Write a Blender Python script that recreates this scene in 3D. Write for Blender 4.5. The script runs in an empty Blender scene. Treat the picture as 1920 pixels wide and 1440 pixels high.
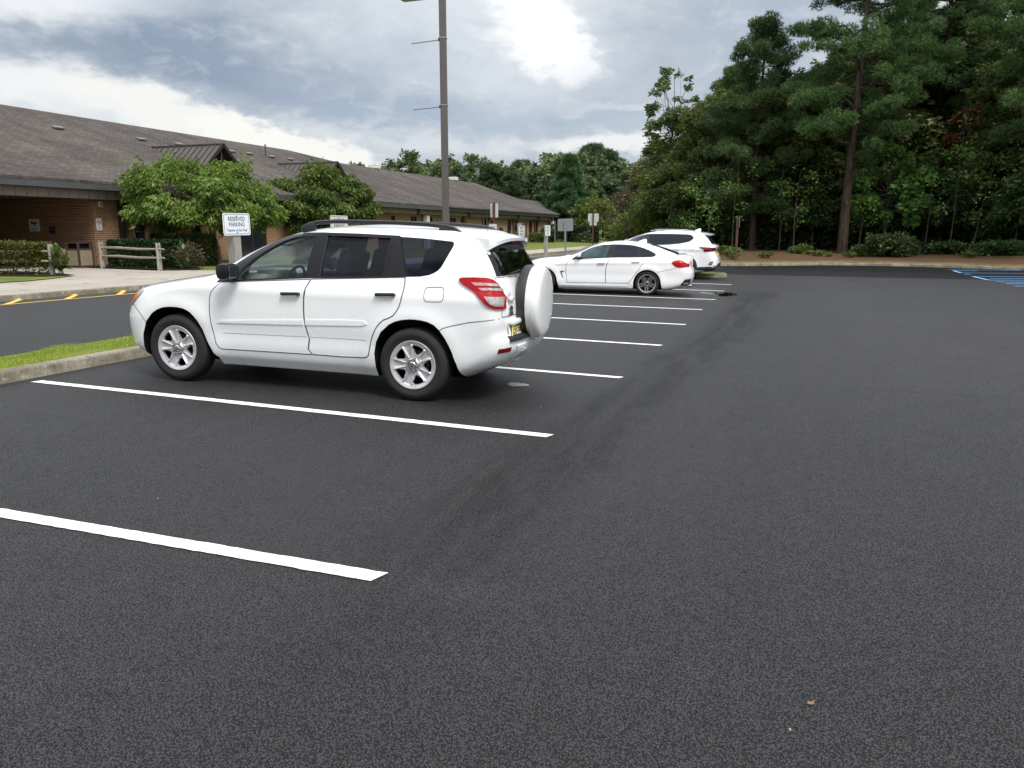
import bpy, bmesh, math, random
import numpy as np
from mathutils import Vector, Matrix
from mathutils.bvhtree import BVHTree
from mathutils.geometry import tessellate_polygon

PI = math.pi
rad = math.radians
C = bpy.context.scene.collection
scene = bpy.context.scene

# ------------------------------------------------------------------ camera
cam_data = bpy.data.cameras.new('camera')
cam_data.sensor_width = 36.0
cam_data.lens = 27.04
cam_data.clip_start = 0.05
cam_data.clip_end = 4000
cam = bpy.data.objects.new('camera', cam_data)
C.objects.link(cam)
cam.location = (0, 0, 1.646)
cam.rotation_euler = (rad(90 - 11.218), 0, rad(20.17))
scene.camera = cam

# ------------------------------------------------------------------ view, sun, sky
scene.view_settings.view_transform = 'Standard'
scene.view_settings.look = 'None'
scene.view_settings.exposure = 0.38
scene.view_settings.gamma = 1.0
scene.cycles.use_denoising = True
scene.cycles.max_bounces = 8
scene.cycles.transparent_max_bounces = 24

SUN_EL, SUN_AZ = 55.0, 124.0        # azimuth clockwise from +Y
sun_data = bpy.data.lights.new('sun', 'SUN')
sun_data.energy = 2.8
sun_data.angle = rad(20)
sun_data.color = (1.0, 0.96, 0.9)
sun = bpy.data.objects.new('sun', sun_data)
C.objects.link(sun)
sd = Vector((math.sin(rad(SUN_AZ)) * math.cos(rad(SUN_EL)), math.cos(rad(SUN_AZ)) * math.cos(rad(SUN_EL)), math.sin(rad(SUN_EL))))
sun.rotation_euler = sd.to_track_quat('Z', 'Y').to_euler()

world = bpy.data.worlds.new('World')
scene.world = world
world.use_nodes = True


class NT:
    """small helper to write node trees"""
    def __init__(s, tree):
        s.t = tree
        s.n = tree.nodes
        s.l = tree.links

    def new(s, kind, props=None, **ins):
        n = s.n.new(kind)
        for k, v in (props or {}).items():
            setattr(n, k, v)
        for k, v in ins.items():
            key = k.replace('_', ' ')
            if k[0] == 'i' and k[1:].isdigit():
                sock = n.inputs[int(k[1:])]
            else:
                sock = n.inputs[key]
            s.put(sock, v)
        return n

    def put(s, sock, v):
        if isinstance(v, bpy.types.NodeSocket):
            s.l.new(v, sock)
        elif isinstance(v, bpy.types.Node):
            s.l.new(v.outputs[0], sock)
        else:
            sock.default_value = v

    def math(s, op, a, b=0.0, c=0.0, clamp=False):
        n = s.n.new('ShaderNodeMath')
        n.operation = op
        n.use_clamp = clamp
        s.put(n.inputs[0], a)
        s.put(n.inputs[1], b)
        s.put(n.inputs[2], c)
        return n.outputs[0]

    def mix(s, f, a, b, mode='MIX'):
        n = s.n.new('ShaderNodeMix')
        n.data_type = 'RGBA'
        n.blend_type = mode
        s.put(n.inputs[0], f)
        s.put(n.inputs[6], a)
        s.put(n.inputs[7], b)
        return n.outputs[2]

    def ramp(s, f, lo, hi, a=0.0, b=1.0, smooth=True):
        n = s.n.new('ShaderNodeMapRange')
        n.interpolation_type = 'SMOOTHSTEP' if smooth else 'LINEAR'
        s.put(n.inputs[0], f)
        n.inputs[1].default_value = lo
        n.inputs[2].default_value = hi
        n.inputs[3].default_value = a
        n.inputs[4].default_value = b
        return n.outputs[0]

    def noise(s, vec, scale, detail=3.0, rough=0.55, dist=0.0, w=None):
        n = s.n.new('ShaderNodeTexNoise')
        if vec is not None:
            s.put(n.inputs['Vector'], vec)
        n.inputs['Scale'].default_value = scale
        n.inputs['Detail'].default_value = detail
        n.inputs['Roughness'].default_value = rough
        n.inputs['Distortion'].default_value = dist
        return n.outputs[0]


def rgb(r, g, b):
    return (r, g, b, 1.0)


def srgb(r, g, b):
    f = lambda c: c / 12.92 if c <= 0.04045 else ((c + 0.055) / 1.055) ** 2.4
    return (f(r / 255), f(g / 255), f(b / 255), 1.0)


def build_world():
    w = NT(world.node_tree)
    w.n.clear()
    out = w.new('ShaderNodeOutputWorld')
    bg = w.new('ShaderNodeBackground', Strength=0.1)
    w.l.new(bg.outputs[0], out.inputs[0])
    sky = w.new('ShaderNodeTexSky')
    sky.sky_type = 'NISHITA'
    sky.sun_disc = False
    sky.sun_elevation = rad(SUN_EL)
    sky.sun_rotation = rad(SUN_AZ)
    sky.air_density = 1.0
    sky.dust_density = 1.5
    tc = w.new('ShaderNodeTexCoord')
    d = tc.outputs['Generated']
    sep = w.new('ShaderNodeSeparateXYZ', i0=d)
    x, y, z = sep.outputs
    az = w.math('MULTIPLY', w.math('ARCTAN2', x, y), 180 / PI)
    el = w.math('MULTIPLY', w.math('ARCSINE', z), 180 / PI)
    # coordinates of the cloud layer: stretched along the horizon
    cv = w.new('ShaderNodeCombineXYZ', i0=w.math('MULTIPLY', az, 0.085), i1=w.math('MULTIPLY', el, 0.17), i2=3.7)
    n1 = w.noise(cv, 1.0, 7, 0.58, 0.25)
    n2 = w.noise(cv, 2.6, 8, 0.62, 0.4)
    n3 = w.new('ShaderNodeTexNoise', Vector=cv)
    n3.inputs['Scale'].default_value = 1.7
    n3.inputs['Detail'].default_value = 6
    sepn = w.new('ShaderNodeSeparateColor', i0=n3.outputs['Color'])
    wob = w.noise(cv, 7.0, 6, 0.6)
    azw = w.math('ADD', az, w.math('MULTIPLY', w.math('SUBTRACT', sepn.outputs[0], 0.5), 7.0))
    elw = w.math('ADD', el, w.math('MULTIPLY', w.math('SUBTRACT', sepn.outputs[1], 0.5), 4.0))
    elw = w.math('ADD', elw, w.math('MULTIPLY', w.math('SUBTRACT', wob, 0.5), 1.7))
    azw = w.math('ADD', azw, w.math('MULTIPLY', w.math('SUBTRACT', wob, 0.5), 3.4))

    def blob(a0, e0, ra, re, tilt=0.0, soft=1.0):
        """1 inside the ellipse, falling to 0 outside it"""
        ct, st = math.cos(rad(tilt)), math.sin(rad(tilt))
        da = w.math('SUBTRACT', azw, a0)
        de = w.math('SUBTRACT', elw, e0)
        p = w.math('ADD', w.math('MULTIPLY', da, ct / ra), w.math('MULTIPLY', de, st / ra))
        q = w.math('ADD', w.math('MULTIPLY', da, -st / re), w.math('MULTIPLY', de, ct / re))
        r2 = w.math('ADD', w.math('MULTIPLY', p, p), w.math('MULTIPLY', q, q))
        return w.ramp(w.math('SQRT', r2), 1.0 + 0.55 * soft, 1.0 - 0.55 * soft)

    base = w.mix(w.ramp(n1, 0.33, 0.68), srgb(176, 188, 202), srgb(224, 229, 233))
    base = w.mix(w.ramp(n2, 0.5, 0.85, 0.0, 0.35), base, srgb(238, 240, 242))
    col = base
    items = [  # az, el, radius az, radius el, tilt, softness, colour, strength
        (-43.0, 11.2, 15.0, 1.9, -4, 1.2, srgb(140, 157, 178), 0.85),
        (-35.5, 10.2, 8.0, 1.5, -12, 1.1, srgb(150, 166, 187), 0.7),
        (-30.5, 8.6, 6.0, 1.2, -12, 1.1, srgb(166, 181, 199), 0.6),
        (-25.5, 12.0, 9.0, 3.0, 0, 1.2, srgb(202, 212, 223), 0.7),
        (-22.5, 8.0, 9.0, 1.3, 0, 1.2, srgb(165, 183, 203), 0.7),
        (-10.5, 10.0, 6.5, 3.2, 0, 1.2, srgb(188, 198, 210), 0.8),
        (-3.5, 11.0, 5.0, 6.0, 0, 1.2, srgb(180, 193, 208), 0.7),
        (-14.0, 7.4, 7.0, 0.8, 0, 1.1, srgb(178, 192, 207), 0.5),
        (-27.0, 15.4, 7.0, 1.9, 0, 1.3, srgb(226, 233, 240), 0.7),
        (-51.5, 14.2, 7.5, 1.7, -4, 1.0, srgb(246, 249, 253), 0.9),
        (-40.0, 4.6, 16.0, 2.6, -8, 1.0, srgb(230, 236, 241), 0.85),
        (-51.5, 8.6, 7.0, 1.4, -6, 1.0, srgb(246, 248, 248), 0.9),
        (-43.5, 7.3, 6.5, 1.25, -12, 0.75, srgb(250, 250, 246), 0.95),
        (-37.0, 5.9, 4.6, 1.1, -16, 0.65, srgb(255, 254, 248), 1.0),
        (-32.5, 4.9, 3.4, 0.85, -14, 0.65, srgb(252, 252, 246), 0.95),
        (-13.0, 5.6, 6.5, 0.65, 2, 0.9, srgb(248, 249, 248), 0.85),
        (-24.0, 5.95, 5.5, 0.35, 0, 1.1, srgb(226, 232, 236), 0.6),
        (-18.6, 14.6, 5.2, 4.6, 25, 1.4, srgb(232, 237, 242), 0.85),
        (-18.8, 15.8, 3.0, 2.8, 25, 0.9, rgb(1.10, 1.12, 1.15), 1.0),
        (-17.6, 13.2, 2.0, 2.0, 30, 0.9, rgb(1.15, 1.17, 1.2), 1.0),
        (-16.2, 11.4, 1.5, 1.3, 30, 1.0, rgb(1.0, 1.02, 1.05), 0.8),
        (-12.0, 8.6, 3.5, 0.35, 0, 1.2, srgb(226, 232, 238), 0.5),
    ]
    for a0, e0, ra_, re_, ti, so, cc, stg in items:
        m = blob(a0, e0, ra_, re_, ti, so)
        col = w.mix(w.math('MULTIPLY', m, stg), col, cc)
    # puffs: small scale light and shade inside every cloud
    pf = w.noise(cv, 4.2, 7, 0.6, 0.6)
    col = w.mix(w.ramp(pf, 0.48, 0.75, 0, 0.32), col, srgb(236, 240, 244))
    col = w.mix(w.ramp(pf, 0.46, 0.28, 0, 0.16), col, srgb(158, 171, 188))
    # overhead (never in the frame): cloud with blue gaps, brightened to light the cars
    ov = w.noise(d, 2.2, 6, 0.55, 0.3)
    over = w.mix(w.ramp(ov, 0.38, 0.66), rgb(1.0, 1.08, 1.2), rgb(2.0, 2.02, 2.05))
    upm = w.ramp(el, 17, 32)
    col = w.mix(upm, col, over)
    # unseen sky behind the viewer, brightened as fill for the car sides
    back = w.math('MULTIPLY', w.ramp(w.math('ABSOLUTE', w.math('ADD', az, 20)), 60, 110), w.ramp(el, -2, 8))
    col = w.mix(w.math('MULTIPLY', back, w.math('SUBTRACT', 1.0, w.math('MULTIPLY', upm, .6))), col, w.mix(w.ramp(ov, 0.38, 0.66), rgb(.75, .82, .92), rgb(1.5, 1.52, 1.55)))
    # clouds are given in display values; x10 because the background strength is 0.1
    cl10 = w.new('ShaderNodeVectorMath', {'operation': 'SCALE'}, i0=col)
    cl10.inputs[3].default_value = 7.7
    gap = w.math('MULTIPLY', w.ramp(ov, 0.52, 0.40), w.math('MULTIPLY', upm, 0.75))
    thin = w.math('ADD', 0.03, gap)
    tot = w.mix(thin, cl10.outputs[0], sky.outputs[0])
    w.l.new(tot, bg.inputs[0])


build_world()

# ------------------------------------------------------------------ helpers
XV = -1.82


def cl(t):
    return 0.0 if t < 0 else (1.0 if t > 1 else t)


KERB_PTS = [(-9.4, 37.0), (-6.5, 37.6), (-3.6, 38.4), (-1.2, 40.0), (1.0, 41.5), (3.0, 41.9), (5.0, 41.5), (7.0, 40.4), (9.3, 39.2), (13.0, 37.4), (20.0, 34.5), (45.0, 25.0)]


def kerb_y(x):
    return float(np.interp(x, [p[0] for p in KERB_PTS], [p[1] for p in KERB_PTS]))


def G(x, y):
    """height of the terrain"""
    s = .02 - .008 * cl((y - 8) / 12)
    z = s * min(max(XV - x, 0), 6.4)
    if x < -16.6:
        top = z + .13 * cl((-16.6 - x) / .15)
        B = .28 + .26 * cl((y - 25) / 50)
        z = top + (B - top) * cl((-17.2 - x) / 9)
    if x < -14 and y > 80:
        z += .011 * (min(y, 260) - 80) * cl((-14 - x) / 6)
    if x > -9.4:
        k = min(y - kerb_y(x), x + 9.4)
        if k > 0.15:
            z += .12 + .33 * cl((k - .15) / 6) + .012 * min(k, 80)
    elif x > -16.6 and y > 150:
        z += .011 * (min(y, 260) - 80)
    return z


def mesh_obj(name, verts, faces, mats, parent=None, fmat=None, smooth=False, loc=None):
    me = bpy.data.meshes.new(name)
    me.from_pydata([tuple(v) for v in verts], [], faces)
    for m in (mats if isinstance(mats, (list, tuple)) else [mats]):
        me.materials.append(m)
    if fmat is not None:
        me.polygons.foreach_set('material_index', fmat)
    if smooth:
        me.polygons.foreach_set('use_smooth', [True] * len(me.polygons))
    me.update()
    o = bpy.data.objects.new(name, me)
    C.objects.link(o)
    if parent:
        o.parent = parent
    if loc:
        o.location = loc
    return o


def tag(o, label=None, cat=None, group=None, kind=None):
    if label:
        o['label'] = label
    if cat:
        o['category'] = cat
    if group:
        o['group'] = group
    if kind:
        o['kind'] = kind
    return o


def thing(name, label, cat, loc=(0, 0, 0), rz=0.0, group=None, rx=0.0, ry=0.0):
    o = bpy.data.objects.new(name, None)
    o.empty_display_size = 0.3
    C.objects.link(o)
    o.location = loc
    o.rotation_euler = (rx, ry, rz)
    return tag(o, label, cat, group)


def dup(root, loc=None, rz=None, label=None, scale=None):
    r = root.copy()
    C.objects.link(r)
    if loc is not None:
        r.location = loc
    if rz is not None:
        r.rotation_euler = (r.rotation_euler[0], r.rotation_euler[1], rz)
    if scale is not None:
        r.scale = scale if isinstance(scale, (tuple, list)) else (scale,) * 3
    if label:
        r['label'] = label
    for ch in list(root.children):
        c = ch.copy()
        C.objects.link(c)
        c.parent = r
        for g in list(ch.children):
            e = g.copy()
            C.objects.link(e)
            e.parent = c
    return r


class MB:
    """collects boxes, tubes and quads into one mesh"""
    def __init__(s):
        s.v = []
        s.f = []
        s.m = []

    def add(s, vs, fs, mi=0):
        b = len(s.v)
        s.v += [tuple(v) for v in vs]
        s.f += [tuple(b + i for i in f) for f in fs]
        s.m += [mi] * len(fs)
        return s

    def box(s, c, d, rz=0.0, mi=0, mat=None, bev=0.0):
        x, y, z = d[0] / 2, d[1] / 2, d[2] / 2
        if bev > 0:
            b = min(bev, x * .9, y * .9, z * .9)
            vs = []
            bm = bmesh.new()
            bmesh.ops.create_cube(bm, size=1)
            for v in bm.verts:
                v.co = Vector((v.co.x * 2 * x, v.co.y * 2 * y, v.co.z * 2 * z))
            bmesh.ops.bevel(bm, geom=bm.edges[:], offset=b, segments=2, profile=.6, affect='EDGES')
            vs = [v.co.copy() for v in bm.verts]
            fs = [[v.index for v in f.verts] for f in bm.faces]
            bm.free()
        else:
            vs = [Vector((i * x, j * y, k * z)) for i in (-1, 1) for j in (-1, 1) for k in (-1, 1)]
            fs = [(0, 1, 3, 2), (4, 6, 7, 5), (0, 4, 5, 1), (2, 3, 7, 6), (0, 2, 6, 4), (1, 5, 7, 3)]
        M = Matrix.Translation(Vector(c)) @ (mat if mat is not None else Matrix.Rotation(rz, 4, 'Z'))
        return s.add([M @ v for v in vs], fs, mi)

    def bar(s, a, b, w, h, mi=0):
        """box beam between two points"""
        a, b = Vector(a), Vector(b)
        q = (b - a).to_track_quat('Z', 'Y').to_matrix().to_4x4()
        return s.box((a + b) / 2, (w, h, (b - a).length), mat=q, mi=mi)

    def tube(s, pts, r, n=8, mi=0, cap=True, twist=0.0):
        pts = [Vector(p) for p in pts]
        rs = r if isinstance(r, (list, tuple)) else [r] * len(pts)
        b = len(s.v)
        ref = Vector((0, 0, 1))
        t0 = (pts[1] - pts[0]).normalized()
        if abs(t0.dot(ref)) > .9:
            ref = Vector((1, 0, 0))
        for i, p in enumerate(pts):
            t = (pts[min(i + 1, len(pts) - 1)] - pts[max(i - 1, 0)]).normalized()
            u = t.cross(ref)
            if u.length < 1e-4:
                u = t.cross(Vector((0, 1, 0)))
            u.normalize()
            v = u.cross(t).normalized()
            for k in range(n):
                a = 2 * PI * k / n + twist
                s.v.append(tuple(p + (u * math.cos(a) + v * math.sin(a)) * rs[i]))
        for i in range(len(pts) - 1):
            for k in range(n):
                k2 = (k + 1) % n
                s.f.append((b + i * n + k, b + i * n + k2, b + (i + 1) * n + k2, b + (i + 1) * n + k))
                s.m.append(mi)
        if cap:
            s.f.append(tuple(b + k for k in range(n - 1, -1, -1)))
            s.m.append(mi)
            e = b + (len(pts) - 1) * n
            s.f.append(tuple(e + k for k in range(n)))
            s.m.append(mi)
        return s

    def prism(s, poly, z0, z1, mi=0, M=None):
        n = len(poly)
        vs = [Vector((p[0], p[1], z0)) for p in poly] + [Vector((p[0], p[1], z1)) for p in poly]
        fs = [tuple(range(n - 1, -1, -1)), tuple(range(n, 2 * n))] + [(i, (i + 1) % n, n + (i + 1) % n, n + i) for i in range(n)]
        if M is not None:
            vs = [M @ v for v in vs]
        return s.add(vs, fs, mi)

    def lathe(s, prof, n=32, M=None, mi=0, closed=False):
        """profile of (radius, height) turned round Z"""
        b = len(s.v)
        M = M if M is not None else Matrix()
        for r, z in prof:
            for k in range(n):
                a = 2 * PI * k / n
                s.v.append(tuple(M @ Vector((r * math.cos(a), r * math.sin(a), z))))
        m = len(prof)
        for i in range(m - 1 + (1 if closed else 0)):
            j = (i + 1) % m
            for k in range(n):
                k2 = (k + 1) % n
                s.f.append((b + i * n + k, b + i * n + k2, b + j * n + k2, b + j * n + k))
                s.m.append(mi)
        return s

    def build(s, name, mats, parent=None, smooth=False, loc=None, auto=None):
        o = mesh_obj(name, s.v, s.f, mats, parent, s.m if isinstance(mats, (list, tuple)) else None, smooth or auto is not None, loc)
        if auto is not None:
            o.data.set_sharp_from_angle(angle=rad(auto))
        return o


# ------------------------------------------------------------------ materials
def mat(name, col, rough=0.6, metal=0.0, spec=0.5, coat=0.0, var=None, bump=None, alpha=None):
    """principled material; var = (scale, amount, second colour); bump = (scale, strength, distance)"""
    m = bpy.data.materials.new(name)
    m.use_nodes = True
    t = NT(m.node_tree)
    p = t.n['Principled BSDF']
    c = rgb(*col) if len(col) == 3 else col
    p.inputs['Roughness'].default_value = rough
    p.inputs['Metallic'].default_value = metal
    p.inputs['Specular IOR Level'].default_value = spec
    if coat:
        p.inputs['Coat Weight'].default_value = coat
        p.inputs['Coat Roughness'].default_value = 0.04
    co = None
    if var or bump:
        co = t.new('ShaderNodeTexCoord').outputs['Object']
    if var:
        c2 = rgb(*var[2]) if len(var[2]) == 3 else var[2]
        n = t.noise(co, var[0], 5, 0.6)
        t.l.new(t.mix(t.ramp(n, 0.5 - .5 / max(var[1], .01) * .25, 0.5 + .5 / max(var[1], .01) * .25), c, c2), p.inputs['Base Color'])
    else:
        p.inputs['Base Color'].default_value = c
    if bump:
        n = t.noise(co, bump[0], 4, 0.6)
        b = t.new('ShaderNodeBump', Strength=bump[1], Distance=bump[2], Height=n)
        t.l.new(b.outputs[0], p.inputs['Normal'])
    return m


def wood_mat(name, c1, c2, axis='Z'):
    m = mat(name, c1, .85)
    t = NT(m.node_tree)
    p = t.n['Principled BSDF']
    co = t.new('ShaderNodeTexCoord').outputs['Object']
    sc = {'Z': (40, 40, 3), 'X': (3, 40, 40), 'Y': (40, 3, 40)}[axis]
    mp = t.new('ShaderNodeMapping', Vector=co)
    mp.inputs['Scale'].default_value = sc
    n = t.noise(mp.outputs[0], 1.0, 5, .7, .4)
    n2 = t.noise(co, 2.5, 3)
    c = t.mix(t.ramp(n, .35, .65), rgb(*c1), rgb(*c2))
    c = t.mix(t.ramp(n2, .4, .8, 0, .4), c, rgb(*[a * .5 for a in c1]))
    t.l.new(c, p.inputs['Base Color'])
    b = t.new('ShaderNodeBump', Strength=.6, Distance=.01, Height=n)
    t.l.new(b.outputs[0], p.inputs['Normal'])
    return m


def add_text(name, body, size, material, parent, M, extrude=0.0, align='CENTER', sx=1.0, bold=0.0, smooth=False):
    cu = bpy.data.curves.new(name, 'FONT')
    cu.body = body
    cu.size = size
    cu.align_x = align
    cu.align_y = 'CENTER'
    cu.extrude = extrude
    cu.offset = bold
    cu.resolution_u = 3
    tmp = bpy.data.objects.new(name, cu)
    C.objects.link(tmp)
    dg = bpy.context.evaluated_depsgraph_get()
    me = bpy.data.meshes.new_from_object(tmp.evaluated_get(dg))
    bpy.data.objects.remove(tmp)
    bpy.data.curves.remove(cu)
    me.transform(Matrix.Diagonal((sx, 1, 1, 1)))
    me.transform(M)
    me.materials.clear()
    me.materials.append(material)
    o = bpy.data.objects.new(name, me)
    C.objects.link(o)
    o.parent = parent
    return o


def round_poly(poly, r, n=4):
    """round the corners of a polygon"""
    out = []
    N = len(poly)
    for i in range(N):
        a, b, c_ = Vector(poly[i - 1]), Vector(poly[i]), Vector(poly[(i + 1) % N])
        l1, l2 = (a - b).length, (c_ - b).length
        k = min(r, l1 * .45, l2 * .45)
        p, q = b + (a - b) / l1 * k, b + (c_ - b) / l2 * k
        for j in range(n + 1):
            t = j / n
            out.append(tuple(p * (1 - t) ** 2 + b * 2 * t * (1 - t) + q * t * t))
    return out
# ------------------------------------------------------------------ ground sheets
def drape(name, loops, dz, material, res=1.0, holes=(), kind='structure', parent=None, attr=None, cuts=()):
    """flat outline laid on the terrain"""
    bm = bmesh.new()
    ls = [[Vector((p[0], p[1], 0)) for p in loops]] + [[Vector((p[0], p[1], 0)) for p in h] for h in holes]
    flat = [p for l in ls for p in l]
    vs = [bm.verts.new(p) for p in flat]
    if len(flat) == 4:
        bm.faces.new(vs)
    else:
        for t in tessellate_polygon(ls):
            bm.faces.new([vs[i] for i in t])
    for ax in (0, 1):
        lo, hi = min(p[ax] for p in flat), max(p[ax] for p in flat)
        ks = []
        r = res if not isinstance(res, tuple) else res[ax]
        k = math.floor(lo / r) + 1
        while k * r < hi:
            ks.append(k * r)
            k += 1
        ks += [c_[1] for c_ in cuts if c_[0] == ax and lo < c_[1] < hi]
        for q in ks:
            co, no = [0, 0, 0], [0, 0, 0]
            co[ax], no[ax] = q, 1
            bmesh.ops.bisect_plane(bm, geom=bm.verts[:] + bm.edges[:] + bm.faces[:], plane_co=co, plane_no=no, dist=1e-5)
    for v in bm.verts:
        v.co.z = G(v.co.x, v.co.y) + dz
    bm.normal_update()
    fl = [f for f in bm.faces if f.normal.z < 0]
    if fl:
        bmesh.ops.reverse_faces(bm, faces=fl)
    me = bpy.data.meshes.new(name)
    bm.to_mesh(me)
    bm.free()
    me.materials.append(material)
    if attr:
        a = me.attributes.new('k', 'FLOAT', 'POINT')
        a.data.foreach_set('value', [attr(v.co.x, v.co.y) for v in me.vertices])
    me.polygons.foreach_set('use_smooth', [True] * len(me.polygons))
    o = bpy.data.objects.new(name, me)
    C.objects.link(o)
    if parent:
        o.parent = parent
    elif kind:
        o['kind'] = kind
    return o


def asphalt_mat(name, tint=1.0, lot=True):
    m = mat(name, (.035, .035, .037), .62)
    t = NT(m.node_tree)
    p = t.n['Principled BSDF']
    co = t.new('ShaderNodeTexCoord').outputs['Object']
    vo = t.new('ShaderNodeTexVoronoi', Vector=co)
    vo.inputs['Scale'].default_value = 125
    vo.inputs['Randomness'].default_value = 1.0
    cell = t.new('ShaderNodeSeparateColor', i0=vo.outputs['Color']).outputs[0]
    fine = t.noise(co, 85, 4, .75)
    mid = t.noise(co, 9, 4, .6)
    macro = t.noise(co, .35, 4, .55)
    mp = t.new('ShaderNodeMapping', Vector=co)
    mp.inputs['Scale'].default_value = (1.6, .10, 1)
    streak = t.noise(mp.outputs[0], 1.0, 4, .6, .3)
    mp2 = t.new('ShaderNodeMapping', Vector=co)
    mp2.inputs['Scale'].default_value = (.10, 1.4, 1)
    streak2 = t.noise(mp2.outputs[0], 1.0, 4, .6, .4)
    pits = t.math('MULTIPLY', t.ramp(vo.outputs[0], .64, .30, .38, 1.0), t.ramp(fine, .34, .60, .68, 1.0))
    val = t.math('MULTIPLY', t.math('MULTIPLY', t.ramp(cell, 0, 1, .6, 1.45, False), pits), t.ramp(fine, .3, .7, .72, 1.42))
    val = t.math('MULTIPLY', val, t.ramp(mid, .35, .65, .84, 1.14))
    val = t.math('MULTIPLY', val, t.ramp(macro, .3, .7, .90, 1.10))
    val = t.math('MULTIPLY', val, t.ramp(streak, .3, .7, .95, 1.05))
    val = t.math('MULTIPLY', val, t.ramp(streak2, .3, .7, .96, 1.04))
    rough = t.ramp(fine, .3, .7, .50, .72)
    m2_ = t.noise(co, 2.4, 5, .65)
    val = t.math('MULTIPLY', val, t.ramp(m2_, .35, .65, .90, 1.09))
    if lot:
        sep = t.new('ShaderNodeSeparateXYZ', i0=co)
        x, y = sep.outputs[0], sep.outputs[1]
        wob = t.noise(co, .8, 5, .6)
        w2 = t.noise(co, 3.5, 5, .65)
        xx = t.math('ADD', x, t.math('MULTIPLY', t.math('SUBTRACT', wob, .5), .9))
        xx = t.math('ADD', xx, t.math('MULTIPLY', t.math('SUBTRACT', w2, .5), .35))
        # damp drainage line along the ends of the bays, drifting away from them with distance
        xc = t.math('ADD', -1.62, t.math('MULTIPLY', t.ramp(y, 4, 16, 0, 1), .62))
        mpb = t.new('ShaderNodeMapping', Vector=co)
        mpb.inputs['Scale'].default_value = (5.0, .55, 1)
        sb = t.noise(mpb.outputs[0], 1.0, 5, .65, .4)
        dd = t.math('ABSOLUTE', t.math('SUBTRACT', xx, xc))
        band = t.math('MULTIPLY', t.math('MULTIPLY', t.ramp(dd, .62, .10), t.ramp(sb, .36, .58, .25, 1.0)), t.math('MULTIPLY', t.ramp(y, 1.0, 5.0), t.ramp(y, 23.5, 20)))

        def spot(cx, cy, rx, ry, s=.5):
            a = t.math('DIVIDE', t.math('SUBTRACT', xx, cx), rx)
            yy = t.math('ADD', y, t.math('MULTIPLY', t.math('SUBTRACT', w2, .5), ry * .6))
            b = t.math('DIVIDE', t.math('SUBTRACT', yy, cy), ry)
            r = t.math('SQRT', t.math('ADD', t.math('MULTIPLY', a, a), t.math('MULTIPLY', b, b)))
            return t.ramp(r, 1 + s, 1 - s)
        wet = spot(-1.9, 21.2, 1.5, 2.6, .12)
        oil_shadow = t.math('MAXIMUM', spot(-3.0, 7.0, .9, .55, .35), spot(-5.2, 7.2, 1.7, .8, .4))  # oil and wet marks under the SUV, deepened as its painted shadow
        near_kerb = t.math('SUBTRACT', y, t.math('ADD', 31.2, t.math('MULTIPLY', x, -.04)))
        seam = t.ramp(near_kerb, -.05, .10)
        seam2 = t.ramp(t.math('SUBTRACT', y, t.math('ADD', 35.4, t.math('MULTIPLY', t.math('SUBTRACT', wob, .5), 1.5))), -.3, .6)
        k = t.math('SUBTRACT', 1.0, t.math('MULTIPLY', band, .50))
        k = t.math('MULTIPLY', k, t.math('SUBTRACT', 1.0, t.math('MULTIPLY', wet, .45)))
        k = t.math('MULTIPLY', k, t.math('SUBTRACT', 1.0, t.math('MULTIPLY', oil_shadow, .75)))
        k = t.math('MULTIPLY', k, t.math('SUBTRACT', 1.0, t.math('MULTIPLY', seam, .52)))
        k = t.math('MULTIPLY', k, t.math('SUBTRACT', 1.0, t.math('MULTIPLY', seam2, .35)))
        # overspray at the line ends, paving seam, turning arcs
        over = t.math('MAXIMUM', spot(-1.45, 3.05, .32, .14, .6), spot(-1.5, 5.85, .26, .16, .6))
        k = t.math('MULTIPLY', k, t.math('ADD', 1.0, t.math('MULTIPLY', over, .55)))
        sy = t.math('SUBTRACT', y, t.math('ADD', 8.85, t.math('MULTIPLY', t.math('SUBTRACT', w2, .5), .05)))
        rx_ = t.ramp(x, -.6, 1.2)
        k = t.math('MULTIPLY', k, t.math('SUBTRACT', 1.0, t.math('MULTIPLY', t.math('MULTIPLY', t.ramp(t.math('ABSOLUTE', sy), .05, .012), rx_), .35)))
        k = t.math('MULTIPLY', k, t.math('ADD', 1.0, t.math('MULTIPLY', t.math('MULTIPLY', t.ramp(sy, -.02, .02), rx_), .12)))
        k = t.math('MULTIPLY', k, t.math('ADD', 1.0, t.math('MULTIPLY', t.math('MULTIPLY', t.ramp(y, 2, 12), t.ramp(xx, -1.6, 1.5)), .85)))
        for cx_, cy_, rr_ in ((7.0, 3.0, 6.2), (7.0, 3.0, 7.7), (-9.0, 13.0, 10.4), (-9.0, 13.0, 11.9), (2.5, 30.0, 9.0)):
            ax_ = t.math('SUBTRACT', x, cx_)
            ay_ = t.math('SUBTRACT', y, cy_)
            dr_ = t.math('ABSOLUTE', t.math('SUBTRACT', t.math('SQRT', t.math('ADD', t.math('MULTIPLY', ax_, ax_), t.math('MULTIPLY', ay_, ay_))), rr_))
            arc_ = t.math('MULTIPLY', t.ramp(dr_, .16, .06), t.ramp(macro, .42, .58))
            k = t.math('MULTIPLY', k, t.math('SUBTRACT', 1.0, t.math('MULTIPLY', arc_, .13)))
        val = t.math('MULTIPLY', val, k)
        rough = t.math('SUBTRACT', rough, t.math('MULTIPLY', wet, .2))
        spec = t.math('SUBTRACT', .95, t.math('MAXIMUM', t.math('MULTIPLY', seam, .55), t.math('MULTIPLY', band, .30)))
        t.l.new(t.math('MULTIPLY', spec, pits), p.inputs['Specular IOR Level'])
    c = t.mix(1.0, rgb(.0188 * tint, .0188 * tint, .0212 * tint), val, 'MULTIPLY')
    t.l.new(c, p.inputs['Base Color'])
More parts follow.
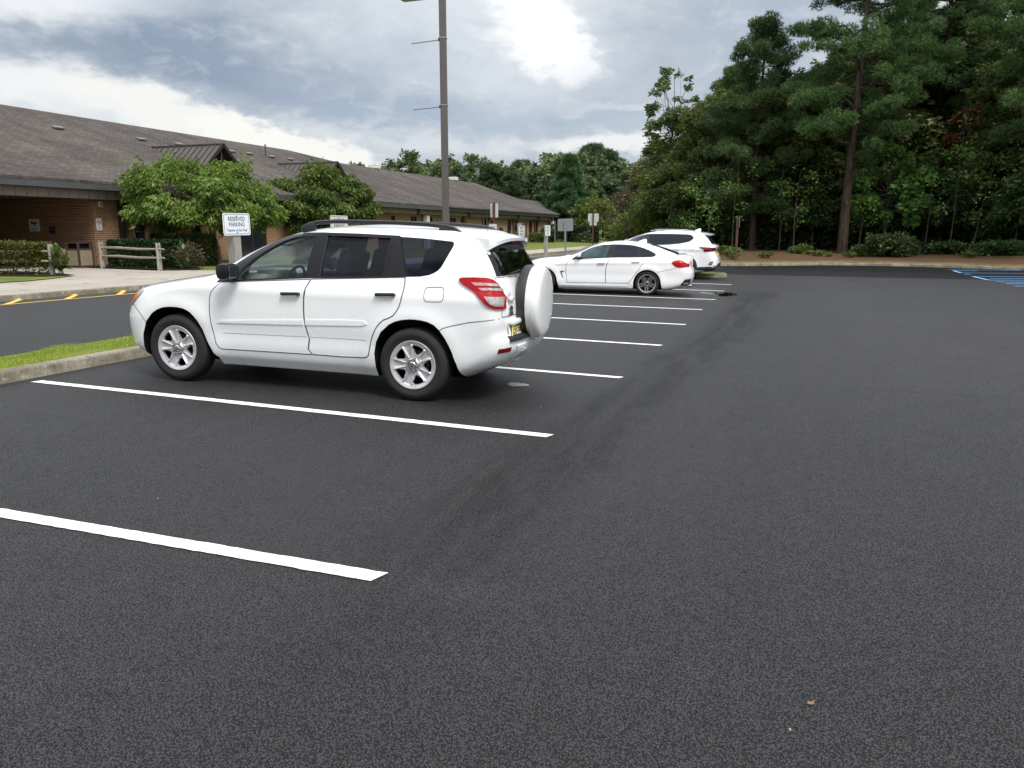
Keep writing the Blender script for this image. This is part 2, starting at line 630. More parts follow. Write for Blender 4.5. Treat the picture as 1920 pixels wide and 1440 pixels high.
    t.l.new(rough, p.inputs['Roughness'])
    if not lot:
        p.inputs['Specular IOR Level'].default_value = .8
    hgt = t.math('ADD', t.math('MULTIPLY', vo.outputs[0], -1.0), t.math('MULTIPLY', fine, .8))
    b = t.new('ShaderNodeBump', Strength=.9, Distance=.009, Height=hgt)
    t.l.new(b.outputs[0], p.inputs['Normal'])
    return m


def two_tone(name, c1, c2, scale, rough=.9, fine=None, bump=.4, dist=.02, c3=None):
    m = mat(name, c1, rough, spec=.2)
    t = NT(m.node_tree)
    p = t.n['Principled BSDF']
    co = t.new('ShaderNodeTexCoord').outputs['Object']
    n = t.noise(co, scale, 6, .65)
    c = t.mix(t.ramp(n, .38, .62), rgb(*c1), rgb(*c2))
    f = t.noise(co, fine or scale * 14, 5, .7)
    c = t.mix(t.ramp(f, .3, .75, 0, .55), c, rgb(*(c3 or [a * .55 for a in c1])))
    t.l.new(c, p.inputs['Base Color'])
    b = t.new('ShaderNodeBump', Strength=bump, Distance=dist, Height=f)
    t.l.new(b.outputs[0], p.inputs['Normal'])
    return m


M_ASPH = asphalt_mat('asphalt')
M_ROAD = asphalt_mat('road_asphalt', 1.15, False)
M_GRASS = two_tone('lawn_grass', (.095, .155, .020), (.185, .195, .045), .9, fine=30, c3=(.04, .07, .012))
M_CONC = two_tone('pale_concrete', (.33, .30, .25), (.39, .36, .31), .6, .85, 60, .15, .004, (.27, .25, .21))
M_MULCH = two_tone('dark_mulch', (.020, .016, .013), (.035, .026, .020), 6, fine=60, bump=.8)


def kerb_mat():
    m = mat('kerb_concrete', (.27, .25, .20), .9, spec=.2)
    t = NT(m.node_tree)
    p = t.n['Principled BSDF']
    co = t.new('ShaderNodeTexCoord').outputs['Object']
    n = t.noise(co, 1.6, 6, .7)
    f = t.noise(co, 38, 5, .7)
    g = t.noise(co, 9, 5, .7)
    c = t.mix(t.ramp(n, .38, .60), rgb(.30, .275, .22), rgb(.17, .15, .11))
    c = t.mix(t.ramp(f, .45, .70, 0, .7), c, rgb(.08, .075, .055))
    geo = t.new('ShaderNodeNewGeometry')
    nz = t.new('ShaderNodeSeparateXYZ', i0=geo.outputs['True Normal']).outputs[2]
    side = t.ramp(nz, .8, .3)
    c = t.mix(t.math('MULTIPLY', side, t.ramp(g, .56, .68, 0, .7)), c, rgb(.40, .38, .33))
    c = t.mix(t.math('MULTIPLY', side, t.ramp(g, .46, .34, 0, .5)), c, rgb(.08, .07, .05))
    t.l.new(c, p.inputs['Base Color'])
    b = t.new('ShaderNodeBump', Strength=.5, Distance=.008, Height=t.math('ADD', f, g))
    t.l.new(b.outputs[0], p.inputs['Normal'])
    return m


M_KERB = kerb_mat()


def kerb(name, path, side, joint=3.05, height=.13, width=.15, closed=False, extra_gap=()):
    """kerb along path; side=+1 when the raised ground lies to the left of the walking direction"""
    P = [Vector((p[0], p[1], 0)) for p in path]
    if closed:
        P.append(P[0].copy())
    seg = []
    pos = 0.0
    nj = joint * .35
    out = []
    Q = []
    for i in range(len(P) - 1):
        L = (P[i + 1] - P[i]).length
        n = max(1, int(L / .5))
        for k in range(n):
            Q.append(P[i].lerp(P[i + 1], k / n))
    Q.append(P[-1])
    mb = MB()
    prof = [(-.004, -.04), (.0, .0), (.018, height - .028), (.026, height - .012), (.044, height), (width, height), (width, -.05)]
    m = len(prof)
    run = 0.0
    prev = None
    rnd = random.Random(5)
    for i, q in enumerate(Q):
        t = (Q[min(i + 1, len(Q) - 1)] - Q[max(i - 1, 0)]).normalized()
        nrm = Vector((-t.y, t.x, 0)) * side
        z = G(*(q - nrm * .06).xy)
        if prev is not None:
            run += (q - Q[i - 1]).length
        ring = [q + nrm * o + Vector((0, 0, z + h)) for o, h in prof]
        cutj = prev is not None and run >= joint
        if prev is not None:
            b = len(mb.v)
            e = ring
            if cutj:
                e = [v - t * .018 for v in ring]
            mb.v += [tuple(v) for v in prev] + [tuple(v) for v in e]
            for j in range(m - 1):
                mb.f.append((b + j, b + j + 1, b + m + j + 1, b + m + j))
                mb.m.append(0)
            if cutj:
                run = 0
                mb.f.append(tuple(b + m + j for j in range(m)))
                mb.m.append(0)
                off = (rnd.random() - .5) * .012
                ring = [v + nrm * off + Vector((0, 0, off * .5)) for v in ring]
                b2 = len(mb.v)
                st = [v + t * .012 for v in ring]
                mb.v += [tuple(v) for v in st]
                mb.f.append(tuple(b2 + j for j in range(m - 1, -1, -1)))
                mb.m.append(0)
                prev = st
                continue
        prev = ring
    if side < 0:
        mb.f = [tuple(reversed(f)) for f in mb.f]
    o = mb.build(name, M_KERB)
    o['kind'] = 'structure'
    return o


def build_ground():
    lot = [(-16.60, -25), (60, -25), (60, 19)] + [(p[0], p[1] + .05) for p in reversed(KERB_PTS)] + [(-9.45, 37.0), (-9.45, 44), (-16.60, 44)]
    cuts = [(0, XV), (0, XV - 6.4), (1, 8.0), (1, 20.0)]
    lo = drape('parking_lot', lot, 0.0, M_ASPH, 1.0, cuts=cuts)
    drape('road', [(-16.60, 44), (-9.45, 44), (-9.45, 230), (-16.60, 230)], 0.0, M_ROAD, 4.0)
    # markings
    white = mat('white_line_paint', (.80, .81, .81), .7, var=(60, .5, (.66, .67, .66)), bump=(90, .5, .003))
    yellow = mat('yellow_line_paint', (.72, .46, .06), .7, var=(15, .8, (.62, .40, .07)))
    blue = mat('blue_line_paint', (.12, .36, .74), .7, var=(8, .8, (.22, .50, .85)))
    rnd = random.Random(3)

    def stripe(name, a, b, w, m, dz=.005, skew=0.0):
        A, B = Vector((a[0], a[1], 0)), Vector((b[0], b[1], 0))
        t = (B - A).normalized()
        n = Vector((-t.y, t.x, 0))
        L = (B - A).length
        k = max(2, int(L / .05))
        mb = MB()
        vs = []
        for i in range(k + 1):
            q = A + t * (L * i / k)
            for s_ in (-1, 1):
                j = (rnd.random() - .5) * .007
                e = q + n * (s_ * w / 2 + j) + t * (skew * s_ if i in (0, k) else 0)
                vs.append((e.x, e.y, G(e.x, e.y) + dz))
        mb.add(vs, [(2 * i, 2 * i + 2, 2 * i + 3, 2 * i + 1) for i in range(k)])
        return mb.build(name, m, lo)
    lines = [(-7.45, 2.80, -1.80, 3.04), (-7.37, 5.68, -1.81, 5.83), (-7.40, 8.50, -1.81, 8.56), (-7.40, 11.15, -1.80, 11.27), (-7.4, 13.80, -1.82, 14.0), (-7.4, 16.52, -1.85, 16.85), (-7.4, 19.14, -1.84, 19.50), (-7.4, 22.25, -1.88, 22.41), (-7.4, 25.15, -1.90, 25.22), (-7.4, .0, -1.8, .15)]
    for a in lines:
        stripe('white_parking_line', a[:2], a[2:], .105, white, skew=.02)
    stripe('yellow_edge_line', (-15.80, -4), (-15.80, 110), .10, yellow)
    for k in range(-4, 7):
        y = 11.66 + 1.47 * k
        stripe('yellow_tick', (-15.76, y), (-16.62, y + .98), .125, yellow, .009)
    strokes = [((6.17, 38.5), (9.0, 38.7)), ((6.26, 37.65), (7.2, 37.75)), ((6.21, 35.76), (10, 36.3)), ((6.26, 37.6), (6.23, 35.8)), ((6.13, 34.5), (6.36, 34.6)), ((6.15, 33.0), (9.9, 33.8)), ((6.15, 33.0), (6.21, 30.8)), ((6.21, 30.75), (9.8, 31.5)), ((6.42, 31.6), (8.5, 32.5)), ((6.25, 29.8), (6.5, 29.9)), ((6.45, 29.55), (9.5, 30.3)), ((6.3, 28.68), (9, 29.2)), ((6.28, 27.53), (6.6, 27.65)), ((6.6, 27.8), (9, 28.6)), ]
    for a, b in strokes:
        stripe('blue_hatch_line', a, b, .12, blue)
    # paint smear and puddle
    sm = mat('grey_paint_smear', (.22, .23, .24), .5)
    pts = []
    for k in range(22):
        a = 2 * PI * k / 22
        r = 1 + .35 * math.sin(3 * a + 1) * rnd.random()
        pts.append((-2.76 + .12 * r * math.cos(a), 7.68 + .10 * r * math.sin(a)))
    drape('paint_smear', pts, .004, sm, .5, parent=lo, kind=None)
    pm = mat('puddle_water', (.006, .007, .008), .02, spec=.8)
    pd = [(-2.50, 21.45), (-2.35, 21.75), (-2.18, 21.95), (-2.05, 21.9), (-1.98, 21.35), (-1.88, 21.4), (-1.80, 21.95), (-1.62, 21.85), (-1.48, 21.5), (-1.44, 21.1), (-1.56, 20.75), (-1.72, 20.55), (-1.86, 20.7), (-1.97, 21.1), (-2.08, 21.15), (-2.25, 21.25)]
    drape('puddle', round_poly(pd, .15), .006, pm, .5)
    pl = thing('fallen_leaf', 'small tan leaf lying on the asphalt', 'leaf', (.15, 2.67, .006), .5)
    lm = mat('tan_leaf', (.20, .12, .06), .8)
    mesh_obj('leaf_blade', [(-.016, 0, 0), (-.008, .010, .003), (.003, .004, .002), (.010, .012, .002), (.017, .003, .006), (.006, -.003, .002), (.008, -.011, .003), (-.007, -.009, .001)], [(0, 7, 6, 5, 4, 3, 2, 1)], lm, pl)
    for i in range(5):
        x, y = rnd.uniform(-6, 4), rnd.uniform(2.2, 12)
        MB().lathe([(0, .004), (.004, .003), (.005, 0)], 6, Matrix.Translation((x, y, G(x, y)))).build('stone_chip', mat('pale_chip', (.3, .29, .27), .9), lo)
    # kerbs
    isl = [(-7.55, -20), (-7.55, 28.2), (-7.2, 28.5), (-3.4, 28.5), (-2.9, 28.65), (-2.55, 28.95), (-2.4, 29.4), (-2.5, 29.85), (-2.85, 30.15), (-3.4, 30.3), (-8.9, 30.3), (-9.3, 30.1), (-9.44, 29.7)]
    kerb('kerb', isl, 1, closed=False)
    kerb('kerb', [(-16.60, -20), (-16.60, 200)], 1)
    kerb('kerb', [(-9.44, 200), (-9.44, 38.5), (-9.3, 37.5), (-8.6, 37.1)] + KERB_PTS[1:], 1, height=.12)
    # grass of the traffic island
    ins = [(-7.69, -20), (-7.69, 28.2), (-7.3, 28.64), (-3.4, 28.64), (-2.98, 28.77), (-2.68, 29.03), (-2.54, 29.4), (-2.62, 29.76), (-2.93, 30.03), (-3.4, 30.16), (-8.85, 30.16), (-9.18, 30.0), (-9.3, 29.66), (-9.3, -20)]
    il = drape('island_lawn', ins, .115, M_GRASS, 1.0)
    for v in il.data.vertices:
        if v.co.y < 28:
            v.co.z -= .125 * cl((-7.75 - v.co.x) / 1.5)
    # concrete walk and apron, lawn behind
    drape('lawn', [(-240, -60), (-16.72, -60), (-16.72, 260), (-240, 260)], -.012, M_GRASS, 3.0, cuts=[(0, -17.2), (0, -26.2), (1, 80.0)])
    walk = [(-16.74, -20), (-16.74, 200), (-19.0, 200), (-19.0, 62), (-19.3, 40), (-19.6, 27), (-20.3, 23.2), (-21.3, 22.6), (-21.8, 22.0), (-26.4, 22.35), (-34, 22.5), (-34, 6), (-24, 6), (-24, -20)]
    drape('sidewalk', walk, .006, M_CONC, 1.0, cuts=[(0, -17.2), (0, -26.2)])
    jm = mat('walk_joint', (.10, .09, .08), .9)
    for k in range(-3, 26):
        y = 6 + 3.0 * k
        drape('walk_joint', [(-19.0 if y > 23 else -24, y), (-16.78, y), (-16.78, y + .015), (-19.0 if y > 23 else -24, y + .015)], .010, jm, 2.0)
    drape('planting_bed_lawn', [(-20.62, 14.2), (-20.50, 15.9), (-20.9, 17.0), (-21.5, 18.2), (-22.4, 18.5), (-24.4, 18.9), (-30, 18.9), (-30, 10), (-20.9, 10)], .03, M_GRASS, 1.0, cuts=[(0, -26.2)])
    drape('mulch', [(-21.7, 17.4), (-21.5, 18.35), (-23.4, 19.0), (-30, 19.2), (-30, 16.8), (-24, 16.6)], .05, M_MULCH, 1.0, cuts=[(0, -26.2)])
    drape('mulch', [(-26.4, 22.4), (-24.6, 22.45), (-21.3, 22.3), (-20.9, 23.0), (-21.5, 23.9), (-23.0, 25.2), (-26.4, 26)], .03, M_MULCH, 1.0, cuts=[(0, -26.2)])
    blue2 = mat('faded_blue_paint', (.22, .27, .36), .8)
    bl = [(-17.7, 13.6), (-19.8, 15.2), (-18.4, 16.0), (-20.4, 17.2), (-19.3, 18.4), (-17.9, 18.3), (-21.0, 19.6), (-19.7, 20.6), (-18.6, 21.6), (-20.2, 22.1), (-18.0, 23.6), (-21.3, 20.9), (-18.9, 24.8)]
    for i, (x, y) in enumerate(bl):
        drape('blue_paint_dab', [(x + .14 * math.cos(a), y + .09 * math.sin(a)) for a in [2 * PI * k / 7 for k in range(7)]], .011, blue2, 2.0)

    # woodland floor: dry verge, pine straw, then dark litter
    m = mat('pine_straw', (.12, .06, .03), .95, spec=.1)
    t = NT(m.node_tree)
    p = t.n['Principled BSDF']
    co = t.new('ShaderNodeTexCoord').outputs['Object']
    at = t.new('ShaderNodeAttribute', {'attribute_name': 'k'}).outputs['Fac']
    n = t.noise(co, .9, 6, .7)
    f = t.noise(co, 14, 6, .75)
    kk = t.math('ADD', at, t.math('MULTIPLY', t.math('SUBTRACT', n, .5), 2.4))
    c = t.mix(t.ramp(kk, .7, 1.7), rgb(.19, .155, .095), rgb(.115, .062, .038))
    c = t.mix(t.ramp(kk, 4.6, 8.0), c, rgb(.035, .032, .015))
    c = t.mix(t.ramp(f, .45, .7, 0, .75), c, rgb(.05, .035, .018))
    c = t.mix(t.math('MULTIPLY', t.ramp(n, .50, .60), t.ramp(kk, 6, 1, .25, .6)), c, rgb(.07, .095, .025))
    t.l.new(c, p.inputs['Base Color'])
    b = t.new('ShaderNodeBump', Strength=.9, Distance=.05, Height=f)
    t.l.new(b.outputs[0], p.inputs['Normal'])
    fl = [(-9.31, 260), (-9.31, 38.2), (-9.2, 37.55), (-8.6, 37.24)] + [(a, b + .14) for a, b in KERB_PTS[1:]] + [(120, -5), (120, 260)]
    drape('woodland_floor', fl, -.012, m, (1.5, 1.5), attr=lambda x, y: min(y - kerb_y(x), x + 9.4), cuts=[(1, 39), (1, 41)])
    # the land beyond
    z = -.6
    mesh_obj('ground', [(-3000, -3000, z), (3000, -3000, z), (3000, 3000, z), (-3000, 3000, z)], [(0, 1, 2, 3)], M_GRASS)['kind'] = 'structure'


build_ground()
# ------------------------------------------------------------------ car building kit
def pchip(xs, ys, x):
    xs, ys = np.array(xs, float), np.array(ys, float)
    h = np.diff(xs)
    d = np.diff(ys) / h
    m = np.zeros(len(xs))
    for i in range(1, len(xs) - 1):
        if d[i - 1] * d[i] > 0:
            w1, w2 = 2 * h[i] + h[i - 1], h[i] + 2 * h[i - 1]
            m[i] = (w1 + w2) / (w1 / d[i - 1] + w2 / d[i])
    m[0], m[-1] = d[0], d[-1]
    x = np.clip(x, xs[0], xs[-1])
    i = np.clip(np.searchsorted(xs, x) - 1, 0, len(xs) - 2)
    t = (x - xs[i]) / h[i]
    return ys[i] * (1 + 2 * t) * (1 - t) ** 2 + m[i] * h[i] * t * (1 - t) ** 2 + ys[i + 1] * t * t * (3 - 2 * t) + m[i + 1] * h[i] * t * t * (t - 1)


class Shell:
    """closed car body built of horizontal slices; columns: z, x front, x rear, half width, front corner length, exponent, rear corner length, exponent"""
    def __init__(s, rows, side=None, n_slices=84):
        s.rows = np.array(rows, float)
        s.side = side
        z = s.rows[:, 0]
        zf = np.linspace(z[0], z[-1], 600)
        xf, xr, hw = (pchip(z, s.rows[:, k], zf) for k in (1, 2, 3))
        w = np.abs(np.diff(zf)) + .22 * np.abs(np.diff(xf)) + .22 * np.abs(np.diff(xr)) + .35 * np.abs(np.diff(hw))
        cum = np.concatenate([[0], np.cumsum(w)])
        s.zs = np.interp(np.linspace(0, cum[-1], n_slices), cum, zf)
        s.v, s.f = s.grid(s.zs)
        me = bpy.data.meshes.new('tmp')
        me.from_pydata(s.v, [], s.f)
        s.bvh = BVHTree.FromPolygons(s.v, s.f)
        s.vn = [v.normal.copy() for v in me.vertices]
        bpy.data.meshes.remove(me)

    def par(s, z):
        return [float(pchip(s.rows[:, 0], s.rows[:, k], np.array([z]))[0]) for k in range(1, 8)]

    def slice(s, z, shrink=0.0, xfmin=None):
        xf, xr, hw, af, nf, ar, nr = s.par(z)
        if xfmin is not None:
            xf = max(xf, xfmin)
        xf, xr, hw = xf + shrink, xr - shrink, hw - shrink
        tot = xr - xf
        if af + ar > tot * .9:
            k = tot * .9 / (af + ar)
            af, ar = af * k, ar * k
        pts = []
        N = 22
        for i in range(N):
            t = PI / 2 * i / N
            pts.append((xr - ar + ar * math.cos(t) ** (2 / nr), hw * math.sin(t) ** (2 / nr)))
        M = 70
        for i in range(M + 1):
            pts.append((xr - ar + (xf + af - xr + ar) * i / M, hw))
        for i in range(N - 1, -1, -1):
            t = PI / 2 * i / N
            pts.append((xf + af - af * math.cos(t) ** (2 / nf), hw * math.sin(t) ** (2 / nf)))
        out = []
        for x, y in pts:
            k = 1.0
            if s.side and hw > .2:
                k += s.side(x, z) / hw
            out.append((x, -y * k))
        back = [(x, -y) for x, y in out[1:-1]][::-1]
        return out + back

    def grid(s, zs, shrink=0.0, xfmin=None):
        v, f = [], []
        rings = [s.slice(z, shrink, xfmin) for z in zs]
        n = len(rings[0])
        for r, z in zip(rings, zs):
            v += [Vector((x, y, z)) for x, y in r]
        for i in range(len(zs) - 1):
            for k in range(n):
                k2 = (k + 1) % n
                f.append((i * n + k, (i + 1) * n + k, (i + 1) * n + k2, i * n + k2))
        # caps as quads across
        h = n // 2
        for base, up in ((0, False), ((len(zs) - 1) * n, True)):
            for k in range(h):
                a, b, c_, d = base + k, base + k + 1, base + (n - k - 1) % n, base + (n - k) % n
                q = []
                for i in ((a, b, c_, d) if not up else (d, c_, b, a)):
                    if i not in q:
                        q.append(i)
                if len(q) > 2:
                    f.append(tuple(q))
        return v, f

    def normal_at(s, p):
        loc, n, idx, dist = s.bvh.find_nearest(p)
        f = s.f[idx]
        from mathutils.interpolate import poly_3d_calc
        w = poly_3d_calc([s.v[i] for i in f], loc)
        nn = Vector((0, 0, 0))
        for i, k in zip(f, w):
            nn += s.vn[i] * k
        if nn.length < .5 or nn.normalized().dot(n) < .7:
            nn = n
        return loc, nn.normalized(), dist

    def hit(s, side, a, b):
        if side == 'L':
            o, d = Vector((a, -3, b)), Vector((0, 1, 0))
        elif side == 'R':
            o, d = Vector((a, 3, b)), Vector((0, -1, 0))
        elif side == 'rear':
            o, d = Vector((4, a, b)), Vector((-1, 0, 0))
        elif side == 'front':
            o, d = Vector((-6, a, b)), Vector((1, 0, 0))
        else:
            o, d = Vector((a, b, 4)), Vector((0, 0, -1))
        p = s.bvh.ray_cast(o, d)[0]
        if p is None:
            base = {'L': Vector((a, -.6, b)), 'R': Vector((a, .6, b)), 'rear': Vector((.6, a, b)), 'front': Vector((-3.2, a, b)), 'top': Vector((a, b, 1.3))}[side]
            p = s.bvh.find_nearest(base)[0]
        return p

    def on(s, side, a, b, off):
        p = s.hit(side, a, b)
        _, n, _ = s.normal_at(p)
        return p + n * off, n

    def patch(s, name, poly, side, off, material, parent, holes=(), res=.05, rim=.012):
        """a panel with the outline poly lying on the body"""
        loops = [[Vector((p[0], p[1], 0)) for p in poly]] + [[Vector((p[0], p[1], 0)) for p in h] for h in holes]
        flat = [p for l in loops for p in l]
        bm = bmesh.new()
        vs = [bm.verts.new(p) for p in flat]
        for t in tessellate_polygon(loops):
            try:
                bm.faces.new([vs[i] for i in t])
            except ValueError:
                pass
        for ax in (0, 1):
            lo, hi = min(p[ax] for p in flat), max(p[ax] for p in flat)
            k = math.floor(lo / res) + 1
            while k * res < hi:
                co, no = [0, 0, 0], [0, 0, 0]
                co[ax], no[ax] = k * res, 1
                bmesh.ops.bisect_plane(bm, geom=bm.verts[:] + bm.edges[:] + bm.faces[:], plane_co=co, plane_no=no, dist=1e-5)
                k += 1
        bmesh.ops.dissolve_limit(bm, angle_limit=.001, verts=[], edges=[]) if False else None
        nrm = []
        for v in bm.verts:
            p, n = s.on(side, v.co.x, v.co.y, off)
            v.co = p
        bm.normal_update()
        d = {'L': Vector((0, -1, 0)), 'R': Vector((0, 1, 0)), 'rear': Vector((1, 0, 0)), 'front': Vector((-1, 0, 0)), 'top': Vector((0, 0, 1))}[side]
        flip = [f for f in bm.faces if f.normal.dot(d) < 0]
        if flip:
            bmesh.ops.reverse_faces(bm, faces=flip)
        if rim:
            ed = [e for e in bm.edges if e.is_boundary]
            r = bmesh.ops.extrude_edge_only(bm, edges=ed)
            for g in r['geom']:
                if isinstance(g, bmesh.types.BMVert):
                    g.co -= d * rim
        me = bpy.data.meshes.new(name)
        bm.to_mesh(me)
        bm.free()
        me.materials.append(material)
        s.smooth(me)
        o = bpy.data.objects.new(name, me)
        C.objects.link(o)
        o.parent = parent
        return o

    def smooth(s, me, tol=.05):
        """shade with the normals of the uncut body wherever a face follows it"""
        me.polygons.foreach_set('use_smooth', [True] * len(me.polygons))
        cache = {}
        nl = [None] * len(me.loops)
        for p in me.polygons:
            for li in p.loop_indices:
                vi = me.loops[li].vertex_index
                if vi not in cache:
                    cache[vi] = s.normal_at(me.vertices[vi].co)
                loc, n, dist = cache[vi]
                nl[li] = n if (dist < tol and n.dot(p.normal) > .8) else p.normal.copy()
        me.normals_split_custom_set(nl)

    def ribbon(s, name, pts, width, side, off, material, parent, closed=False):
        P = [Vector((p[0], p[1], 0)) for p in pts]
        if closed:
            P.append(P[0].copy())
        Q = []
        for a, b in zip(P[:-1], P[1:]):
            n = max(1, int((b - a).length / .03))
            Q += [a.lerp(b, i / n) for i in range(n)]
        Q.append(P[-1])
        mb = MB()
        vs = []
        for i, q in enumerate(Q):
            t = (Q[min(i + 1, len(Q) - 1)] - Q[max(i - 1, 0)]).normalized()
            n = Vector((-t.y, t.x, 0)) * width / 2
            for k in (q + n, q - n):
                vs.append(s.on(side, k.x, k.y, off)[0])
        mb.add(vs, [(2 * i, 2 * i + 1, 2 * i + 3, 2 * i + 2) for i in range(len(Q) - 1)])
        return mb.build(name, material, parent)


def prism_y(poly, y0, y1, name='cutter'):
    n = len(poly)
    vs = [(p[0], y0, p[1]) for p in poly] + [(p[0], y1, p[1]) for p in poly]
    fs = [tuple(range(n)), tuple(range(2 * n - 1, n - 1, -1))] + [(i, n + i, n + (i + 1) % n, (i + 1) % n) for i in range(n)]
    o = mesh_obj(name, vs, fs, [])
    bm = bmesh.new()
    bm.from_mesh(o.data)
    bmesh.ops.recalc_face_normals(bm, faces=bm.faces)
    bm.to_mesh(o.data)
    bm.free()
    return o


def prism_x(poly, x0, x1):
    n = len(poly)
    vs = [(x0, p[0], p[1]) for p in poly] + [(x1, p[0], p[1]) for p in poly]
    fs = [tuple(range(n)), tuple(range(2 * n - 1, n - 1, -1))] + [(i, n + i, n + (i + 1) % n, (i + 1) % n) for i in range(n)]
    o = mesh_obj('cutter', vs, fs, [])
    bm = bmesh.new()
    bm.from_mesh(o.data)
    bmesh.ops.recalc_face_normals(bm, faces=bm.faces)
    bm.to_mesh(o.data)
    bm.free()
    return o


def cut_body(shell, name, cutters, mats, parent, inner_test, cut_low=None):
    body = mesh_obj(name, shell.v, shell.f, mats)
    for c in cutters:
        md = body.modifiers.new('b', 'BOOLEAN')
        md.operation = 'DIFFERENCE'
        md.solver = 'EXACT'
        md.object = c
    dg = bpy.context.evaluated_depsgraph_get()
    me = bpy.data.meshes.new_from_object(body.evaluated_get(dg))
    old = body.data
    body.modifiers.clear()
    body.data = me
    me.name = name
    bpy.data.meshes.remove(old)
    for c in cutters:
        bpy.data.objects.remove(c)
    me.materials.clear()
    for m in mats:
        me.materials.append(m)
    for p in me.polygons:
        _, n, _, d = shell.bvh.find_nearest(p.center)
        on = d < .004 and abs(n.dot(p.normal)) > .9
        p.material_index = inner_test(p.center, p.normal) if not on else 0
    shell.smooth(me, .004)
    body.parent = parent
    return body


def rim_mesh(R, kind, rot=0.0):
    """wheel face in the XY plane, outward +Z; returns MB with quads of a polar grid"""
    NR, NTH = 30, 200
    r0 = .03
    rs = [r0 + (R - r0) * i / NR for i in range(NR + 1)]
    mb = MB()
    idx = {}

    def near(th, n, off):
        a = (math.degrees(th) - off) % (360 / n)
        return min(a, 360 / n - a)

    def solid(r, th):
        q = r / R
        if kind == 'five':
            d = near(th, 5, rot)          # from opening centre
            if q < .44 or q > .86:
                return True
            t = (q - .44) / .42
            lim = 5 + 14 * min(1, t * 1.6) ** .8
            if t > .8:
                lim *= math.sqrt(max(0, 1 - ((t - .8) / .2) ** 2 * .55))
            if t < .15:
                lim *= .45 + .55 * t / .15
            return d > lim
        if kind == 'double':
            if q < .27 or q > .91:
                return True
            d = near(th, 5, rot + 36)
            off = abs(rad(d)) * r          # arc distance from spoke centre line
            gap, wd = .030 + .012 * q, .0105 + .004 * q
            return abs(off - gap * .75) < wd
        if kind == 'multi':
            if q < .3 or q > .9:
                return True
            return near(th, 6, rot) > 13
        return True

    def height(r, th):
        q = r / R
        if kind == 'five':
            d = near(th, 5, rot)
            s = 36 - d                     # from spoke centre
            h = -.012 - .026 * (1 - q) ** 1.2
            ridge = math.exp(-((s - 14.5) / 2.6) ** 4) * (1 if .36 < q < .88 else .1)
            trough = math.exp(-(s / 9.5) ** 6) * (1 if .38 < q < .86 else .0)
            h += .012 * ridge - .006 * trough
            if q > .9:
                h = -.012 + (q - .9) * .09
            if q < .30:
                h = -.028 + .022 * (1 if q < .26 else (.30 - q) / .04)
            return h
        h = -.010 - .022 * (1 - q) ** 1.4
        if q > .92:
            h += (q - .92) * .08
        if q < .2:
            h += .006
        return h

    for i, r in enumerate(rs):
        for k in range(NTH):
            th = 2 * PI * k / NTH
            idx[i, k] = len(mb.v)
            mb.v.append((r * math.cos(th), r * math.sin(th), height(r, th)))
    for i in range(NR):
        for k in range(NTH):
            rm, tm = (rs[i] + rs[i + 1]) / 2, 2 * PI * (k + .5) / NTH
            if solid(rm, tm):
                k2 = (k + 1) % NTH
                mb.f.append((idx[i, k], idx[i + 1, k], idx[i + 1, k2], idx[i, k2]))
                mb.m.append(0)
    b = len(mb.v)
    mb.v.append((0, 0, height(0.001, 0)))
    for k in range(NTH):
        mb.f.append((b, idx[0, k], idx[0, (k + 1) % NTH]))
        mb.m.append(0)
    # give the sheet a depth
    bm = bmesh.new()
    vs = [bm.verts.new(v) for v in mb.v]
    for f in mb.f:
        bm.faces.new([vs[i] for i in f])
    bmesh.ops.delete(bm, geom=[v for v in bm.verts if not v.link_faces], context='VERTS')
    ed = [e for e in bm.edges if e.is_boundary and (e.verts[0].co.xy.length < R * .985)]
    r = bmesh.ops.extrude_edge_only(bm, edges=ed)
    for g in r['geom']:
        if isinstance(g, bmesh.types.BMVert):
            g.co.z -= .03
            g.co.x *= 1.0
    out = MB()
    bm.verts.index_update()
    out.add([v.co.copy() for v in bm.verts], [[v.index for v in f.verts] for f in bm.faces])
    bm.free()
    return out


